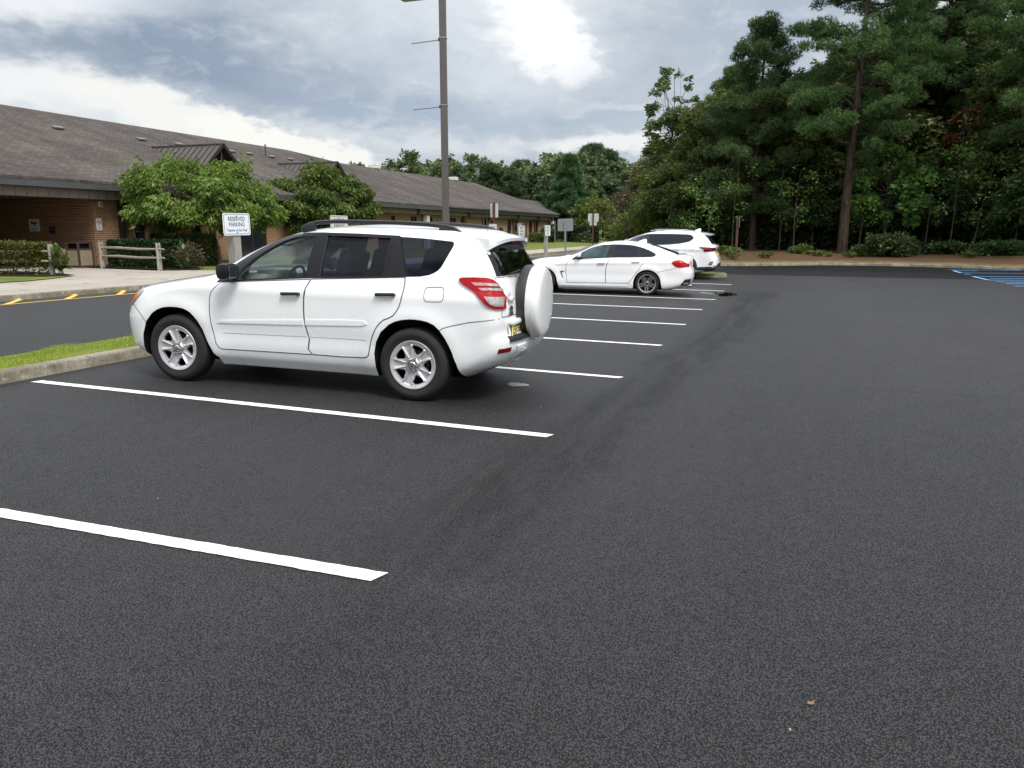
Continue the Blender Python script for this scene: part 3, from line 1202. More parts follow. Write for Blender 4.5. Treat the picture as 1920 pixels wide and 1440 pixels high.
def make_wheel(parent, x, y, z, R, W, rimR, kind, M, outward=-1, rot=0.0, spin=0.0, nuts=5):
    """wheel part with tyre, rim, hub cap, lug nuts and brake disc as sub-parts"""
    w = bpy.data.objects.new('wheel', None)
    w.empty_display_size = .2
    C.objects.link(w)
    w.parent = parent
    w.location = (x, y, z)
    w.rotation_euler = (PI / 2 if outward < 0 else -PI / 2, 0, 0)
    # local +Z = outward
    h = W
    pr = [(rimR * .97, -.03), (rimR + .004, -.012), (rimR + .022, -.004), (rimR + .05, .002), ((R + rimR) / 2, .006), (R - .045, .001), (R - .028, -.006), (R - .010, -.020), (R - .003, -.034)]
    tr = [(R - .001, -.045), (R, -.060), (R - .007, -.062), (R - .007, -.070), (R, -.072), (R, -.100), (R - .007, -.102), (R - .007, -.110), (R, -.112), (R, -.142), (R - .007, -.144), (R - .007, -.152), (R, -.154)]
    tr = [(a, b * h / .215) for a, b in tr]
    bk = [(R - .004, -h + .034), (R - .02, -h + .012), (R - .05, -h), (rimR + .03, -h - .002), (rimR * .97, -h + .03)]
    MB().lathe(pr + tr + bk, 72).build('tyre', M['tyre'], w, auto=50)
    rm = rim_mesh(rimR - .006, kind, rot)
    fl = MB().lathe([(rimR - .012, -.014), (rimR - .006, -.004), (rimR + .002, -.002), (rimR + .006, -.010), (rimR + .002, -.02)], 72)
    rm.add(fl.v, fl.f)
    rm.build('rim', M['rim'], w, auto=40)
    MB().lathe([(rimR - .012, -.02), (rimR - .02, -.06), (rimR - .03, -h * .8), (.04, -h * .8)], 48).build('wheel_barrel', M['dark'], w, smooth=True)
    MB().lathe([(.155, -.075), (.155, -.09), (.05, -.09)] if kind != 'five' else [(.14, -.085), (.14, -.1), (.05, -.1)], 40).build('brake_disc', M['disc'], w, auto=30)
    if kind == 'five':
        cap = MB().lathe([(.0, .004), (.026, .003), (.034, -.004), (.036, -.03)], 24)
        cap.build('hub_cap', M['chrome'], w, auto=30)
        base = MB()
        pts = []
        for k in range(60):
            a = 2 * PI * k / 60
            rr = .060 + .010 * math.cos(5 * (a - rad(rot)))
            pts.append((rr * math.cos(a), rr * math.sin(a)))
        base.prism(pts, -.03, -.006)
        base.build('hub_plate', M['hubplate'], w)
        for k in range(5):
            a = 2 * PI * k / 5 + rad(rot)
            MB().lathe([(0, .010), (.009, .008), (.011, -.01)], 6, Matrix.Translation((.052 * math.cos(a), .052 * math.sin(a), 0))).build('lug_nut', M['chrome'], w)
    else:
        MB().lathe([(.0, .0), (.028, -.001), (.033, -.006), (.033, -.03)], 24).build('hub_cap', M['capdark'], w, auto=30)
        for k in range(5):
            a = 2 * PI * k / 5 + rad(rot)
            MB().lathe([(0, -.012), (.008, -.012), (.009, -.03)], 6, Matrix.Translation((.055 * math.cos(a), .055 * math.sin(a), 0))).build('lug_nut', M['capdark'], w)
    return w


def glass_mat(name, tint, refl=1.0, rough=0.0):
    m = bpy.data.materials.new(name)
    m.use_nodes = True
    t = NT(m.node_tree)
    t.n.clear()
    out = t.new('ShaderNodeOutputMaterial')
    tr = t.new('ShaderNodeBsdfTransparent', Color=rgb(*tint))
    gl = t.new('ShaderNodeBsdfGlossy', Roughness=.01, Color=rgb(.92, .95, 1.0))
    fr = t.new('ShaderNodeFresnel', IOR=1.55)
    f = t.math('MULTIPLY', fr.outputs[0], refl, clamp=True)
    mx = t.new('ShaderNodeMixShader', i0=f)
    t.l.new(tr.outputs[0], mx.inputs[1])
    t.l.new(gl.outputs[0], mx.inputs[2])
    t.l.new(mx.outputs[0], out.inputs[0])
    return m


def paint_mat(name, col, dirt=True):
    m = mat(name, col, .32, spec=.5, coat=1.0)
    t = NT(m.node_tree)
    p = t.n['Principled BSDF']
    co = t.new('ShaderNodeTexCoord').outputs['Object']
    n = t.noise(co, 2.2, 6, .65)
    sep = t.new('ShaderNodeSeparateXYZ', i0=co)
    low = t.ramp(sep.outputs[2], .42, .25)
    sp = t.noise(co, 60, 2, .5)
    f = t.math('MULTIPLY', t.math('MULTIPLY', low, t.ramp(n, .3, .7)), t.ramp(sp, .35, .75, .5, 1.0))
    t.l.new(t.mix(t.math('MULTIPLY', f, .22), rgb(*col), rgb(.42, .40, .36)), p.inputs['Base Color'])
    t.l.new(t.ramp(n, .3, .8, .24, .30), p.inputs['Roughness'])
    p.inputs['Coat Roughness'].default_value = .05
    return m


CM = {
    'paint': paint_mat('white_paint', (.84, .86, .87)),
    'paint2': paint_mat('white_paint_clean', (.84, .85, .86)),
    'tyre': mat('tyre_rubber', (.018, .018, .019), .78, spec=.35, bump=(90, .25, .002)),
    'rim': mat('silver_wheel', (.62, .63, .65), .38, metal=.45, var=(9, .6, (.48, .48, .49))),
    'rim_dark': mat('grey_wheel', (.38, .38, .40), .3, metal=.8),
    'chrome': mat('chrome', (.72, .72, .72), .12, metal=1.0),
    'hubplate': mat('hub_plate_metal', (.30, .27, .22), .45, metal=.7),
    'capdark': mat('dark_cap', (.05, .06, .08), .3, metal=.4),
    'disc': mat('brake_disc_metal', (.13, .115, .10), .5, metal=.8),
    'dark': mat('underbody_black', (.008, .008, .009), .9, spec=.1),
    'black': mat('black_plastic', (.022, .022, .025), .5, bump=(300, .15, .001)),
    'gloss': mat('black_trim', (.010, .0095, .013), .45, spec=.3),
    'seam': mat('panel_gap', (.10, .10, .11), .8, spec=.1),
    'grey': mat('grey_plastic', (.34, .35, .36), .5),
    'red': mat('red_lens', (.36, .002, .005), .25, spec=.25, coat=.25),
    'reddark': mat('dark_red_lens', (.15, .003, .006), .2, spec=.3, coat=.3),
    'clear': mat('clear_lens', (.48, .47, .46), .12, metal=.5, coat=1.0, var=(35, .4, (.34, .32, .30))),
    'pinkish': mat('pale_lens', (.55, .18, .21), .2, coat=.4, var=(60, .6, (.66, .34, .36))),
    'amber': mat('amber_lens', (.75, .25, .03), .12, coat=1.0),
    'head': mat('headlight_lens', (.62, .60, .56), .1, metal=.3, coat=1.0, var=(25, .7, (.35, .33, .30))),
    'cabin': mat('grey_cabin_fabric', (.20, .20, .195), .9, spec=.15),
    'cabin_light': mat('beige_cabin_plastic', (.36, .35, .32), .75, spec=.2),
    'seat': mat('dark_seat_fabric', (.04, .042, .05), .9, spec=.15),
    'plate': mat('licence_plate_yellow', (.90, .70, .12), .4),
    'plate_pale': mat('licence_plate_pale', (.92, .82, .38), .4),
    'ink': mat('dark_lettering', (.03, .035, .03), .5),
    'glass': glass_mat('light_glass', (.84, .95, .93), .65),
    'privacy': glass_mat('privacy_glass', (.26, .29, .40), .5),
    'rearglass': glass_mat('rear_glass', (.06, .07, .08), 1.3),
}


def poly_y(pts):
    return [tuple(p) for p in pts]


def seat(parent, x, y, z, m):
    mb = MB()
    mb.box((x, y, z + .10), (.52, .50, .16), bev=.05)
    q = Matrix.Rotation(rad(16), 4, 'Y')
    mb.box((x + .27, y, z + .47), (.14, .48, .66), mat=q, bev=.06)
    mb.box((x + .385, y, z + .86), (.09, .27, .19), mat=q, bev=.04)
    mb.bar((x + .36, y - .06, z + .7), (x + .38, y - .06, z + .85), .012, .012)
    mb.bar((x + .36, y + .06, z + .7), (x + .38, y + .06, z + .85), .012, .012)
    return mb.build('seat', m, parent, auto=40)


def place_car(root, contact, ang, pitch, W):
    """contact = where the outer face of the near rear tyre meets the ground"""
    a, p = rad(ang), rad(pitch)
    v = Vector((-math.sin(a), math.cos(a), 0))
    root.location = Vector(contact) + v * (W / 2)
    root.rotation_euler = (0, p, a)


def arch_cutters(polys, hw, depth=.30):
    out = []
    for poly in polys:
        out.append(prism_y(poly, -hw - .4, -hw + depth))
        out.append(prism_y(poly, hw - depth, hw + .4))
    return out


def expand(poly, d):
    """grow a simple polygon by d"""
    n = len(poly)
    area = sum(poly[i][0] * poly[(i + 1) % n][1] - poly[(i + 1) % n][0] * poly[i][1] for i in range(n))
    sg = 1 if area > 0 else -1
    out = []
    for i in range(n):
        a, b, c_ = Vector(poly[i - 1]), Vector(poly[i]), Vector(poly[(i + 1) % n])
        e1, e2 = (b - a), (c_ - b)
        if e1.length < 1e-6 or e2.length < 1e-6:
            out.append(tuple(b))
            continue
        e1.normalize()
        e2.normalize()
        n1, n2 = Vector((e1.y, -e1.x)) * sg, Vector((e2.y, -e2.x)) * sg
        m = n1 + n2
        k = m.length
        m = m / k if k > 1e-6 else n1
        dd = d / max(.5, m.dot(n1))
        out.append((b.x + m.x * dd, b.y + m.y * dd))
    return out


# ------------------------------------------------------------------ the school
def brick_mat(name, vertical=False, c1=(.29, .135, .068), c2=(.175, .080, .042), mo=(.42, .31, .21)):
    m = mat(name, (.3, .14, .08), .9, spec=.2)
    t = NT(m.node_tree)
    p = t.n['Principled BSDF']
    co = t.new('ShaderNodeTexCoord').outputs['Object']
    sep = t.new('ShaderNodeSeparateXYZ', i0=co)
    u = t.math('ADD', sep.outputs[0], sep.outputs[1])
    v = t.new('ShaderNodeCombineXYZ', i0=(sep.outputs[2] if vertical else u), i1=(u if vertical else sep.outputs[2]), i2=0.0)
    b = t.new('ShaderNodeTexBrick', Vector=v, Scale=1.0)
    b.inputs['Color1'].default_value = rgb(*c1)
    b.inputs['Color2'].default_value = rgb(*c2)
    b.inputs['Mortar'].default_value = rgb(*mo)
    b.inputs['Mortar Size'].default_value = .010
    b.inputs['Mortar Smooth'].default_value = .15
    b.inputs['Bias'].default_value = .1
    b.inputs['Brick Width'].default_value = .215 if not vertical else .225
    b.inputs['Row Height'].default_value = .076 if not vertical else .085
    b.offset = .5 if not vertical else 0.0
    n = t.noise(co, .45, 4, .6)
    f = t.noise(co, 30, 4, .6)
    c = t.mix(t.ramp(n, .35, .7, 0, .30), b.outputs['Color'], rgb(.30, .19, .12))
    c = t.mix(t.ramp(f, .4, .8, 0, .35), c, rgb(.09, .05, .03))
    t.l.new(c, p.inputs['Base Color'])
    bp = t.new('ShaderNodeBump', Strength=.6, Distance=.006, Height=t.math('SUBTRACT', 1.0, b.outputs['Fac']))
    t.l.new(bp.outputs[0], p.inputs['Normal'])
    return m


def shingle_mat():
    m = mat('brown_shingles', (.075, .065, .058), .95, spec=.15)
    t = NT(m.node_tree)
    p = t.n['Principled BSDF']
    co = t.new('ShaderNodeTexCoord').outputs['Object']
    sep = t.new('ShaderNodeSeparateXYZ', i0=co)
    v = t.new('ShaderNodeCombineXYZ', i0=sep.outputs[1], i1=sep.outputs[0], i2=0.0)
    b = t.new('ShaderNodeTexBrick', Vector=v, Scale=1.0)
    b.inputs['Color1'].default_value = rgb(.094, .083, .075)
    b.inputs['Color2'].default_value = rgb(.062, .054, .049)
    b.inputs['Mortar'].default_value = rgb(.030, .026, .024)
    b.inputs['Mortar Size'].default_value = .008
    b.inputs['Brick Width'].default_value = .30
    b.inputs['Row Height'].default_value = .145
    n = t.noise(co, .3, 5, .6)
    mp = t.new('ShaderNodeMapping', Vector=co)
    mp.inputs['Scale'].default_value = (.10, 1.3, .3)
    st = t.noise(mp.outputs[0], 1.0, 5, .65, .3)
    mp2 = t.new('ShaderNodeMapping', Vector=co)
    mp2.inputs['Scale'].default_value = (1.6, .12, .3)
    s2 = t.noise(mp2.outputs[0], 1.0, 5, .65, .3)
    f = t.noise(co, 7, 5, .7)
    k = t.math('MULTIPLY', t.math('MULTIPLY', t.ramp(n, .3, .7, .85, 1.18), t.ramp(st, .3, .7, .84, 1.2)), t.math('MULTIPLY', t.ramp(s2, .3, .7, .9, 1.12), t.ramp(f, .3, .7, .82, 1.2)))
    c = t.mix(1.0, b.outputs['Color'], k, 'MULTIPLY')
    # a worn pale patch low on the slope
    dx = t.math('DIVIDE', t.math('SUBTRACT', sep.outputs[1], 45.5), 3.0)
    dz = t.math('DIVIDE', t.math('SUBTRACT', sep.outputs[0], -27.6), .9)
    r = t.math('ADD', t.math('ADD', t.math('MULTIPLY', dx, dx), t.math('MULTIPLY', dz, dz)), t.math('MULTIPLY', f, 1.6))
    c = t.mix(t.ramp(r, 1.5, 1.2, 0, .5), c, rgb(.17, .16, .14))
    t.l.new(c, p.inputs['Base Color'])
    bp = t.new('ShaderNodeBump', Strength=.5, Distance=.012, Height=t.math('SUBTRACT', 1.0, b.outputs['Fac']))
    t.l.new(bp.outputs[0], p.inputs['Normal'])
    return m


def build_school():
    B = brick_mat('orange_brown_brick')
    B2 = brick_mat('lit_wing_brick', False, (.38, .225, .135), (.29, .165, .10), (.42, .34, .26))  # same brick, lightened to put the far wing's light into the colour
    BV = brick_mat('soldier_brick', True)
    SH = shingle_mat()
    fascia = mat('dark_grey_gutter', (.070, .075, .074), .55, var=(.8, .6, (.055, .060, .060)))
    tan = two_tone('tan_soffit_board', (.23, .185, .155), (.20, .165, .14), .7, .7, 20, .1, .003, (.10, .085, .075))
    dark = mat('dark_brown_metal', (.022, .018, .017), .5)
    brown = mat('brown_downspout', (.085, .045, .030), .5)
    frame = mat('window_frame_bronze', (.035, .030, .028), .45)
    pane = mat('window_pane', (.018, .020, .026), .06, spec=.8)
    white = mat('white_paint_column', (.60, .60, .58), .6)
    metal = mat('standing_seam_roof', (.082, .072, .066), .42, metal=.35)
    black = mat('louver_black', (.015, .014, .014), .7)
    vent = mat('galvanised_vent', (.20, .20, .19), .5, metal=.5)
    plaster = mat('porch_ceiling', (.035, .030, .026), .9)
    S = thing('school_building', 'long low brick school with brown shingle roof and gabled dormers', 'school', (0, 0, 0))
    X = -26.5

    def wall(name, boxes, m):
        mb = MB()
        for x0, x1, y0, y1, z0, z1 in boxes:
            mb.box(((x0 + x1) / 2, (y0 + y1) / 2, (z0 + z1) / 2), (x1 - x0, y1 - y0, z1 - z0))
        return mb.build(name, m, S)
    # front wall split round its openings: (y0, y1, z0, z1)
    ops = [(25.73, 26.32, 1.30, 2.45), (29.02, 29.62, 1.05, 2.25), (31.4, 34.5, .28, 2.45), (37.2, 38.3, 1.1, 2.4), (41.5, 42.6, 1.1, 2.4),
           (47.98, 48.62, 1.30, 2.73), (50.9, 51.9, 1.30, 2.72), (53.3, 54.5, 1.30, 2.72), (57.68, 58.85, 1.30, 2.72), (59.85, 60.85, 1.30, 2.73),
           (64.2, 65.5, 1.30, 2.74), (66.45, 67.3, 1.30, 2.75), (70.84, 71.95, 1.30, 2.76), (72.91, 73.99, 1.30, 2.76), (77.26, 78.37, 1.31, 2.78),
           (79.34, 80.39, 1.31, 2.78), (84.35, 85.0, .5, 2.75)]
    boxes = []
    y = 23.7
    for a, b, c_, d in ops:
        boxes.append((X - .25, X, y, a, -.3, 3.02))
        boxes.append((X - .25, X, a, b, -.3, c_))
        boxes.append((X - .25, X, a, b, d, 3.02))
        y = b
    boxes.append((X - .25, X, y, 85.6, -.3, 3.02))
    wall('front_wall', [q for q in boxes if q[2] < 47.5], B)
    wall('front_wall', [q for q in boxes if q[2] >= 47.5], B2)
    wall('porch_wall', [(-34.0, X - .25, 23.7, 23.95, -.3, 3.02)], B)
    wall('porch_wall', [(-34.25, -34.0, 4, 23.95, -.3, 3.02)], B)
    wall('porch_wall', [(-34.25, X - .02, 15.9, 16.15, -.3, 3.02), (X - .25, X - .02, 4, 15.9, -.3, 3.02)], B)  # unseen walls closing the porch out of view, added to darken it
    wall('end_wall', [(-49, X - .25, 85.35, 85.6, -.3, 3.02), (-49.25, -49, 4, 85.6, -.3, 3.02)], B)
    # corner pier
    wall('corner_pier', [(X, X + .035, 24.32, 24.72, .2, 2.86)], B)
    # soldier courses
    sc = []
    y = 23.72
    for a, b, c_, d in ops[:7]:
        if a - .03 > y:
            for (z0, z1) in ((1.87, 2.09),):
                if c_ < 2.09 and d > 1.87:
                    sc.append((X, X + .006, y, a - .02, z0, z1))
        y = b + .02
    sc.append((X - 7.4, X - .02, 23.694, 23.70, 1.87, 2.09))
    sc.append((X - 7.4, X - .02, 23.694, 23.70, 2.62, 2.84))
    for q in sc:
        wall('soldier_course', [q], BV)
    # windows
    for i, (a, b, c_, d) in enumerate(ops):
        w = MB().box((X - .13, (a + b) / 2, (c_ + d) / 2), (.02, b - a, d - c_)).build('window', pane, S)
        f = MB()
        for yy in (a + .025, b - .025):
            f.box((X - .09, yy, (c_ + d) / 2), (.07, .05, d - c_))
        for zz in (c_ + .025, d - .025):
            f.box((X - .09, (a + b) / 2, zz), (.07, b - a - .10, .05))
        if d - c_ > 1.0 and i != 2:
            f.box((X - .10, (a + b) / 2, c_ + (d - c_) * .28), (.05, b - a - .1, .04))
            if b - a > .8:
                f.box((X - .10, (a + b) / 2, (c_ + d) / 2 + .2), (.045, .04, (d - c_) * .68))
        if i == 2:
            for q in (32.4, 33.4):
                f.box((X - .09, q, 1.37), (.06, .07, 2.1))
        f.build('window_frame', frame, w)
        if c_ > .6:
            MB().box((X + .02, (a + b) / 2, c_ - .03), (.07, b - a + .1, .055)).build('window_sill', B, w)
    for a, b, z0, z1 in ((28.9, 29.8, .45, .94), (81.65, 82.4, 1.44, 2.05), (68.7, 69.5, 1.70, 2.0), (75.3, 76.0, .9, 1.3)):
        mb = MB().box((X + .015, (a + b) / 2, (z0 + z1) / 2), (.03, b - a, z1 - z0))
        for k in range(6):
            mb.box((X + .034, (a + b) / 2, z0 + (k + .5) * (z1 - z0) / 6), (.012, b - a - .04, .02))
        mb.build('wall_vent', dark, S)
    # eaves
    def eave(y0, y1, dz, dx):
        MB().box((-25.70 + dx, (y0 + y1) / 2, 3.385 + dz), (.14, y1 - y0, .31)).build('gutter', fascia, S)
        jb = MB().box((-25.95 + dx, (y0 + y1) / 2, 3.055 + dz), (.05, y1 - y0, .34))
        k = y0 + .43
        while k < y1:
            jb.box((-25.922 + dx, k, 3.055 + dz), (.006, .012, .335), mi=1)
            k += .43
        jb.build('soffit_board', [tan, mat('board_gap', (.05, .04, .035), .9)], S)
        MB().box((-26.20 + dx, (y0 + y1) / 2, 3.02 + dz), (.46, y1 - y0, .03)).build('soffit', dark, S)
    eave(2, 55.5, 0, 0)
    eave(55.5, 84.6, 0, -.12)
    MB().box((-30.1, 19.9, 2.93), (7.4, 7.4, .06)).build('porch_ceiling', plaster, S)
    MB().lathe([(0, 0), (.10, 0), (.11, .04)], 16, Matrix.Translation((-28.4, 21.0, 2.86))).build('ceiling_light', white, S)
    for y, pipe, mm in ((25.02, 1, dark), (38.2, 0, dark), (50.9, 0, dark), (60.25, 1, brown), (66.05, 1, brown), (72.4, 1, brown), (78.9, 1, brown), (83.2, 0, dark)):
        MB().box((-25.84, y, 3.02), (.20, .24, .46)).build('eave_bracket', dark, S)
        if pipe:
            w_ = .30 if mm is dark else .26
            MB().box((X + .07, y + (.02 if mm is dark else 0), 1.62), (.13, w_, 2.6), bev=.01).build('downspout', mm, S)
    for y in (52.75, 84.2):
        MB().box((-26.15, y, 1.5), (.34, .40, 2.62), bev=.01).build('porch_column', white, S)
    for y in (76.3, 73.45, 79.9):
        MB().tube([(X + .05, y, .4), (X + .05, y, 2.85)], .035, 8).build('conduit', brown, S)

    # roofs
    def slab(name, poly3, m, th=.10, parent=S):
        n = len(poly3)
        up = [Vector(p) for p in poly3]
        dn = [p - Vector((0, 0, th)) for p in up]
        fs = [tuple(range(n)), tuple(range(2 * n - 1, n - 1, -1))] + [(i, n + i, n + (i + 1) % n, (i + 1) % n) for i in range(n)]
        o = mesh_obj(name, up + dn, fs, m, parent)
        bm = bmesh.new()
        bm.from_mesh(o.data)
        bmesh.ops.recalc_face_normals(bm, faces=bm.faces)
        bm.to_mesh(o.data)
        bm.free()
        return o
    R1 = slab('roof', [(-25.62, -6, 3.56), (-25.62, 85.6, 3.56), (-36, 85.6, 7.19), (-36, 57.0, 7.19), (-38, 52.6, 7.89), (-38, -6, 7.89)], SH)
    slab('roof', [(-38, -6, 7.89), (-38, 52.6, 7.89), (-36, 57.0, 7.19), (-46.4, 57.0, 3.56), (-50.4, 57.0, 3.56), (-50.4, -6, 3.56)], SH)
    slab('roof', [(-36, 57.0, 7.19), (-36, 85.6, 7.19), (-46.4, 85.6, 3.56), (-46.4, 57.0, 3.56)], SH)
    gb = MB()
    gb.add([(-26.3, 85.5, 3.0), (-36, 85.5, 7.05), (-46, 85.5, 3.0)], [(0, 1, 2)])
    gb.build('gable_wall', B, S)
    # low wing beyond the end
    wall('end_wall', [(-36.5, -29.2, 85.6, 100, -.2, 3.3)], B)
    slab('roof', [(-28.6, 85.62, 3.5), (-28.6, 101, 3.5), (-32.6, 99, 5.55), (-32.6, 85.62, 5.55)], SH)
    slab('roof', [(-37, 101, 3.5), (-37, 85.62, 3.5), (-32.6, 85.62, 5.55), (-32.6, 99, 5.55)], SH)
    slab('roof', [(-28.6, 101, 3.5), (-37, 101, 3.5), (-32.6, 99, 5.55)], SH)
    # dormers
    for yc, zc in ((33.35, 6.02), (43.9, 5.98)):
        D = bpy.data.objects.new('dormer', None)
        C.objects.link(D)
        D.parent = S
        D.location = (0, 0, 0)
        xb = -25.62 - (zc - 3.56) / .35
        hw = 1.80
        zr = lambda x: 3.56 + (-25.62 - x) * .35
        x0 = -28.0
        zb = zr(x0) + .02
        for s in (-1, 1):
            A, Bp, Cc = Vector((x0, yc, zc)), Vector((xb, yc, zc)), Vector((x0, yc + s * hw, zb))
            nrm = (Bp - A).cross(Cc - A).normalized()
            if nrm.z < 0:
                nrm = -nrm
            vs = [A, Bp, Cc, A - nrm * .06, Bp - nrm * .06, Cc - nrm * .06]
            rb = MB().add(vs, [(0, 1, 2), (5, 4, 3), (0, 2, 5, 3), (0, 3, 4, 1), (1, 4, 5, 2)])
            L = (x0 - xb)
            k = 0
            while k * .38 < L - .1:
                xx = x0 - k * .38 - .02
                t = (x0 - xx) / L
                p0 = Vector((xx, yc, zc)) + nrm * .02
                p1 = Vector((xx, yc + s * hw * (1 - t), zc + (zb - zc) * (1 - t))) + nrm * .02
                if (p1 - p0).length > .1:
                    rb.bar(p0, p1, .028, .045)
                k += 1
            rb.build('dormer_roof', metal, D)
            MB().bar(A + Vector((.02, 0, .0)), Cc + Vector((.02, s * .1, -.10)), .05, .17).build('rake_board', dark, D)
        MB().bar((x0 + .05, yc, zc + .03), (xb, yc, zc + .03), .12, .05).build('ridge_cap', metal, D)
        k_ = (zc - zb) / hw
        hh, ww = zc - .10 - zb, hw - .12
        tri = MB()
        tri.add([(x0 - .30, yc - ww, zb), (x0 - .30, yc + ww, zb), (x0 - .30, yc, zb + hh)], [(0, 1, 2)])
        tri.build('dormer_front', black, D)
        lv = MB()
        z = zb + .08
        while z < zb + hh - .12:
            w_ = ww * (1 - (z - zb) / hh)
            lv.box((x0 - .22, yc, z), (.12, 2 * w_, .022), mat=Matrix.Rotation(rad(28), 4, 'Y'))
            z += .105
        lv.build('louver_slats', dark, D)
        MB().box((x0 - .15, yc, zb + hh * .46), (.05, .06, hh * .86)).build('louver_post', fascia, D)
    # things on the slopes
    zr = lambda x: 3.56 + (-25.62 - x) * .35
    for x, y in ((-33.98, 28.92), (-34.01, 34.06), (-34.1, 36.9), (-34.17, 41.48), (-34.25, 43.28), (-34.3, 45.7), (-34.36, 47.9)):
        q = Matrix.Rotation(math.atan(.35), 4, 'Y')
        MB().box((x, y, zr(x) + .09), (.30, .52, .10), mat=q, bev=.03).build('roof_vent', vent, S)
    for x, y, h, mm in ((-34.03, 35.5, .5, vent), (-34.7, 45.55, .75, brown)):
        MB().tube([(x, y, zr(x)), (x, y, zr(x) + h)], .05, 8).build('vent_pipe', mm, S)
    for y in (62.6, 79.6):
        MB().box((-36.1, y, 7.32), (.8, .9, .34), bev=.03).build('ridge_vent', mat('white_metal', (.62, .62, .60), .5), S)

    # things fixed to the walls
    wm = mat('white_sign_face', (.68, .69, .69), .5)
    ink = CM['ink']
    red = mat('sign_red', (.45, .03, .03), .5)
    s = thing('no_smoking_sign', 'white no smoking sign on the brick pier by the porch', 'sign', (X + .012, 23.93, 1.93))
    MB().box((0, 0, 0), (.012, .27, .46), bev=.003).build('sign_panel', wm, s)
    rg = MB()
    rg.lathe([(.083, 0), (.083, .004), (.103, .004), (.103, 0)], 32, Matrix.Translation((.006, 0, .075)) @ Matrix.Rotation(PI / 2, 4, 'Y'))
    rg.bar((.010, -.06, .135), (.010, .06, .015), .004, .020)
    rg.build('prohibition_ring', red, s)
    MB().box((.008, 0, .07), (.003, .11, .022)).box((.008, .05, .10), (.003, .012, .03)).build('cigarette', ink, s)
    MT = Matrix.Rotation(PI / 2, 4, 'Z') @ Matrix.Rotation(PI / 2, 4, 'X')
    add_text('lettering', 'NO\nSMOKING', .055, ink, s, Matrix.Translation((.0075, 0, -.13)) @ MT, .0006)
    s = thing('wall_box', 'small pale box high on the brick pier beside the porch', 'box', (X + .03, 24.08, 2.72))
    MB().box((0, 0, 0), (.06, .17, .20), bev=.01).build('cover', wm, s)
    MB().box((.032, 0, 0), (.004, .11, .13)).build('grille', mat('grille_grey', (.25, .25, .25), .6), s)
    s = thing('porch_sign', 'white pictogram sign on the dark wall inside the porch', 'sign', (-29.75, 23.68, 1.90))
    MB().box((0, 0, 0), (.58, .014, .50), bev=.003).build('sign_panel', wm, s)
    pg = MB()
    pg.box((-.12, -.009, .10), (.10, .004, .09)).box((.0, -.009, .08), (.16, .004, .07)).box((.13, -.009, .10), (.06, .004, .10)).box((.03, -.009, .01), (.06, .004, .10))
    pg.build('pictogram', ink, s)
    MB().box((0, -.009, -.15), (.40, .003, .02)).box((0, -.009, -.19), (.32, .003, .02)).build('caption_bars', mat('caption_grey', (.3, .3, .3), .6), s)
    s = thing('intercom', 'small black intercom box on the wall inside the porch', 'intercom', (-28.75, 23.66, 1.70))
    MB().box((0, 0, 0), (.26, .07, .26), bev=.015).build('housing', mat('intercom_black', (.02, .02, .022), .4), s)
    MB().box((0, -.037, .03), (.16, .006, .08)).build('speaker_grille', mat('intercom_grey', (.09, .09, .09), .5), s)
    s = thing('lamp_bell', 'small round lamp under the dark eave bracket by the porch corner', 'lamp', (-25.75, 25.25, 2.74))
    MB().lathe([(0, .05), (.05, .04), (.06, -.02), (.03, -.06), (0, -.06)], 14).build('lamp_shade', STEELP0, s)


STEELP0 = mat('dull_steel', (.16, .16, .16), .5, metal=.5)
build_school()


# ------------------------------------------------------------------ signs, poles, fences, bin
WOODG = wood_mat('weathered_grey_wood', (.24, .225, .19), (.36, .34, .30))
WOODX = wood_mat('weathered_rail_wood', (.22, .20, .16), (.34, .31, .26), 'X')
SIGNW = mat('sign_white', (.74, .77, .80), .4)
SIGNW2 = mat('sign_white_aged', (.60, .61, .58), .5)
INKB = mat('sign_blue_ink', (.055, .085, .17), .5)
INKK = mat('sign_black_ink', (.05, .05, .055), .5)
BACK = mat('sign_back_aluminium', (.30, .31, .31), .45, metal=.5)
BROWNP = mat('rust_brown_post', (.075, .030, .018), .7)
STEELP = mat('galvanised_post', (.32, .33, .33), .45, metal=.6)


def rrect(w, h, r, n=5):
    out = []
    for cx, cy, a0 in ((w / 2 - r, h / 2 - r, 0), (-w / 2 + r, h / 2 - r, 90), (-w / 2 + r, -h / 2 + r, 180), (w / 2 - r, -h / 2 + r, 270)):
        for k in range(n + 1):
            a = rad(a0 + 90 * k / n)
            out.append((cx + r * math.cos(a), cy + r * math.sin(a)))
    return out


def board(parent, w, h, zc, x, face, ink, lines, name='sign_panel', r=.035):
    """panel facing local +X with a printed border and lines of text"""
    T_ = Matrix.Translation((x, 0, zc)) @ Matrix.Rotation(PI / 2, 4, 'Z') @ Matrix.Rotation(PI / 2, 4, 'X')
    pn = MB().prism(rrect(w, h, r), -.002, .002, M=T_).build(name, face, parent)
    if ink:
        o, i_ = rrect(w - .035, h - .035, r * .8), rrect(w - .050, h - .050, r * .7)
        n = len(o)
        vs = [T_ @ Vector((p[0], p[1], .0028)) for p in o + i_]
        mesh_obj('border_line', vs, [(k, (k + 1) % n, n + (k + 1) % n, n + k) for k in range(n)], ink, pn)
    for txt, size, yy, sx in lines:
        add_text('lettering', txt, size, ink, pn, T_ @ Matrix.Translation((0, yy, .003)), .0004, sx=sx, bold=size * .012)
    bl = MB()
    for yy in (h / 2 - .045, -h / 2 + .045):
        bl.lathe([(0, .010), (.009, .008), (.010, 0)], 6, T_ @ Matrix.Translation((0, yy, .003)))
    bl.build('bolt', CM['ink'], pn)
    return pn


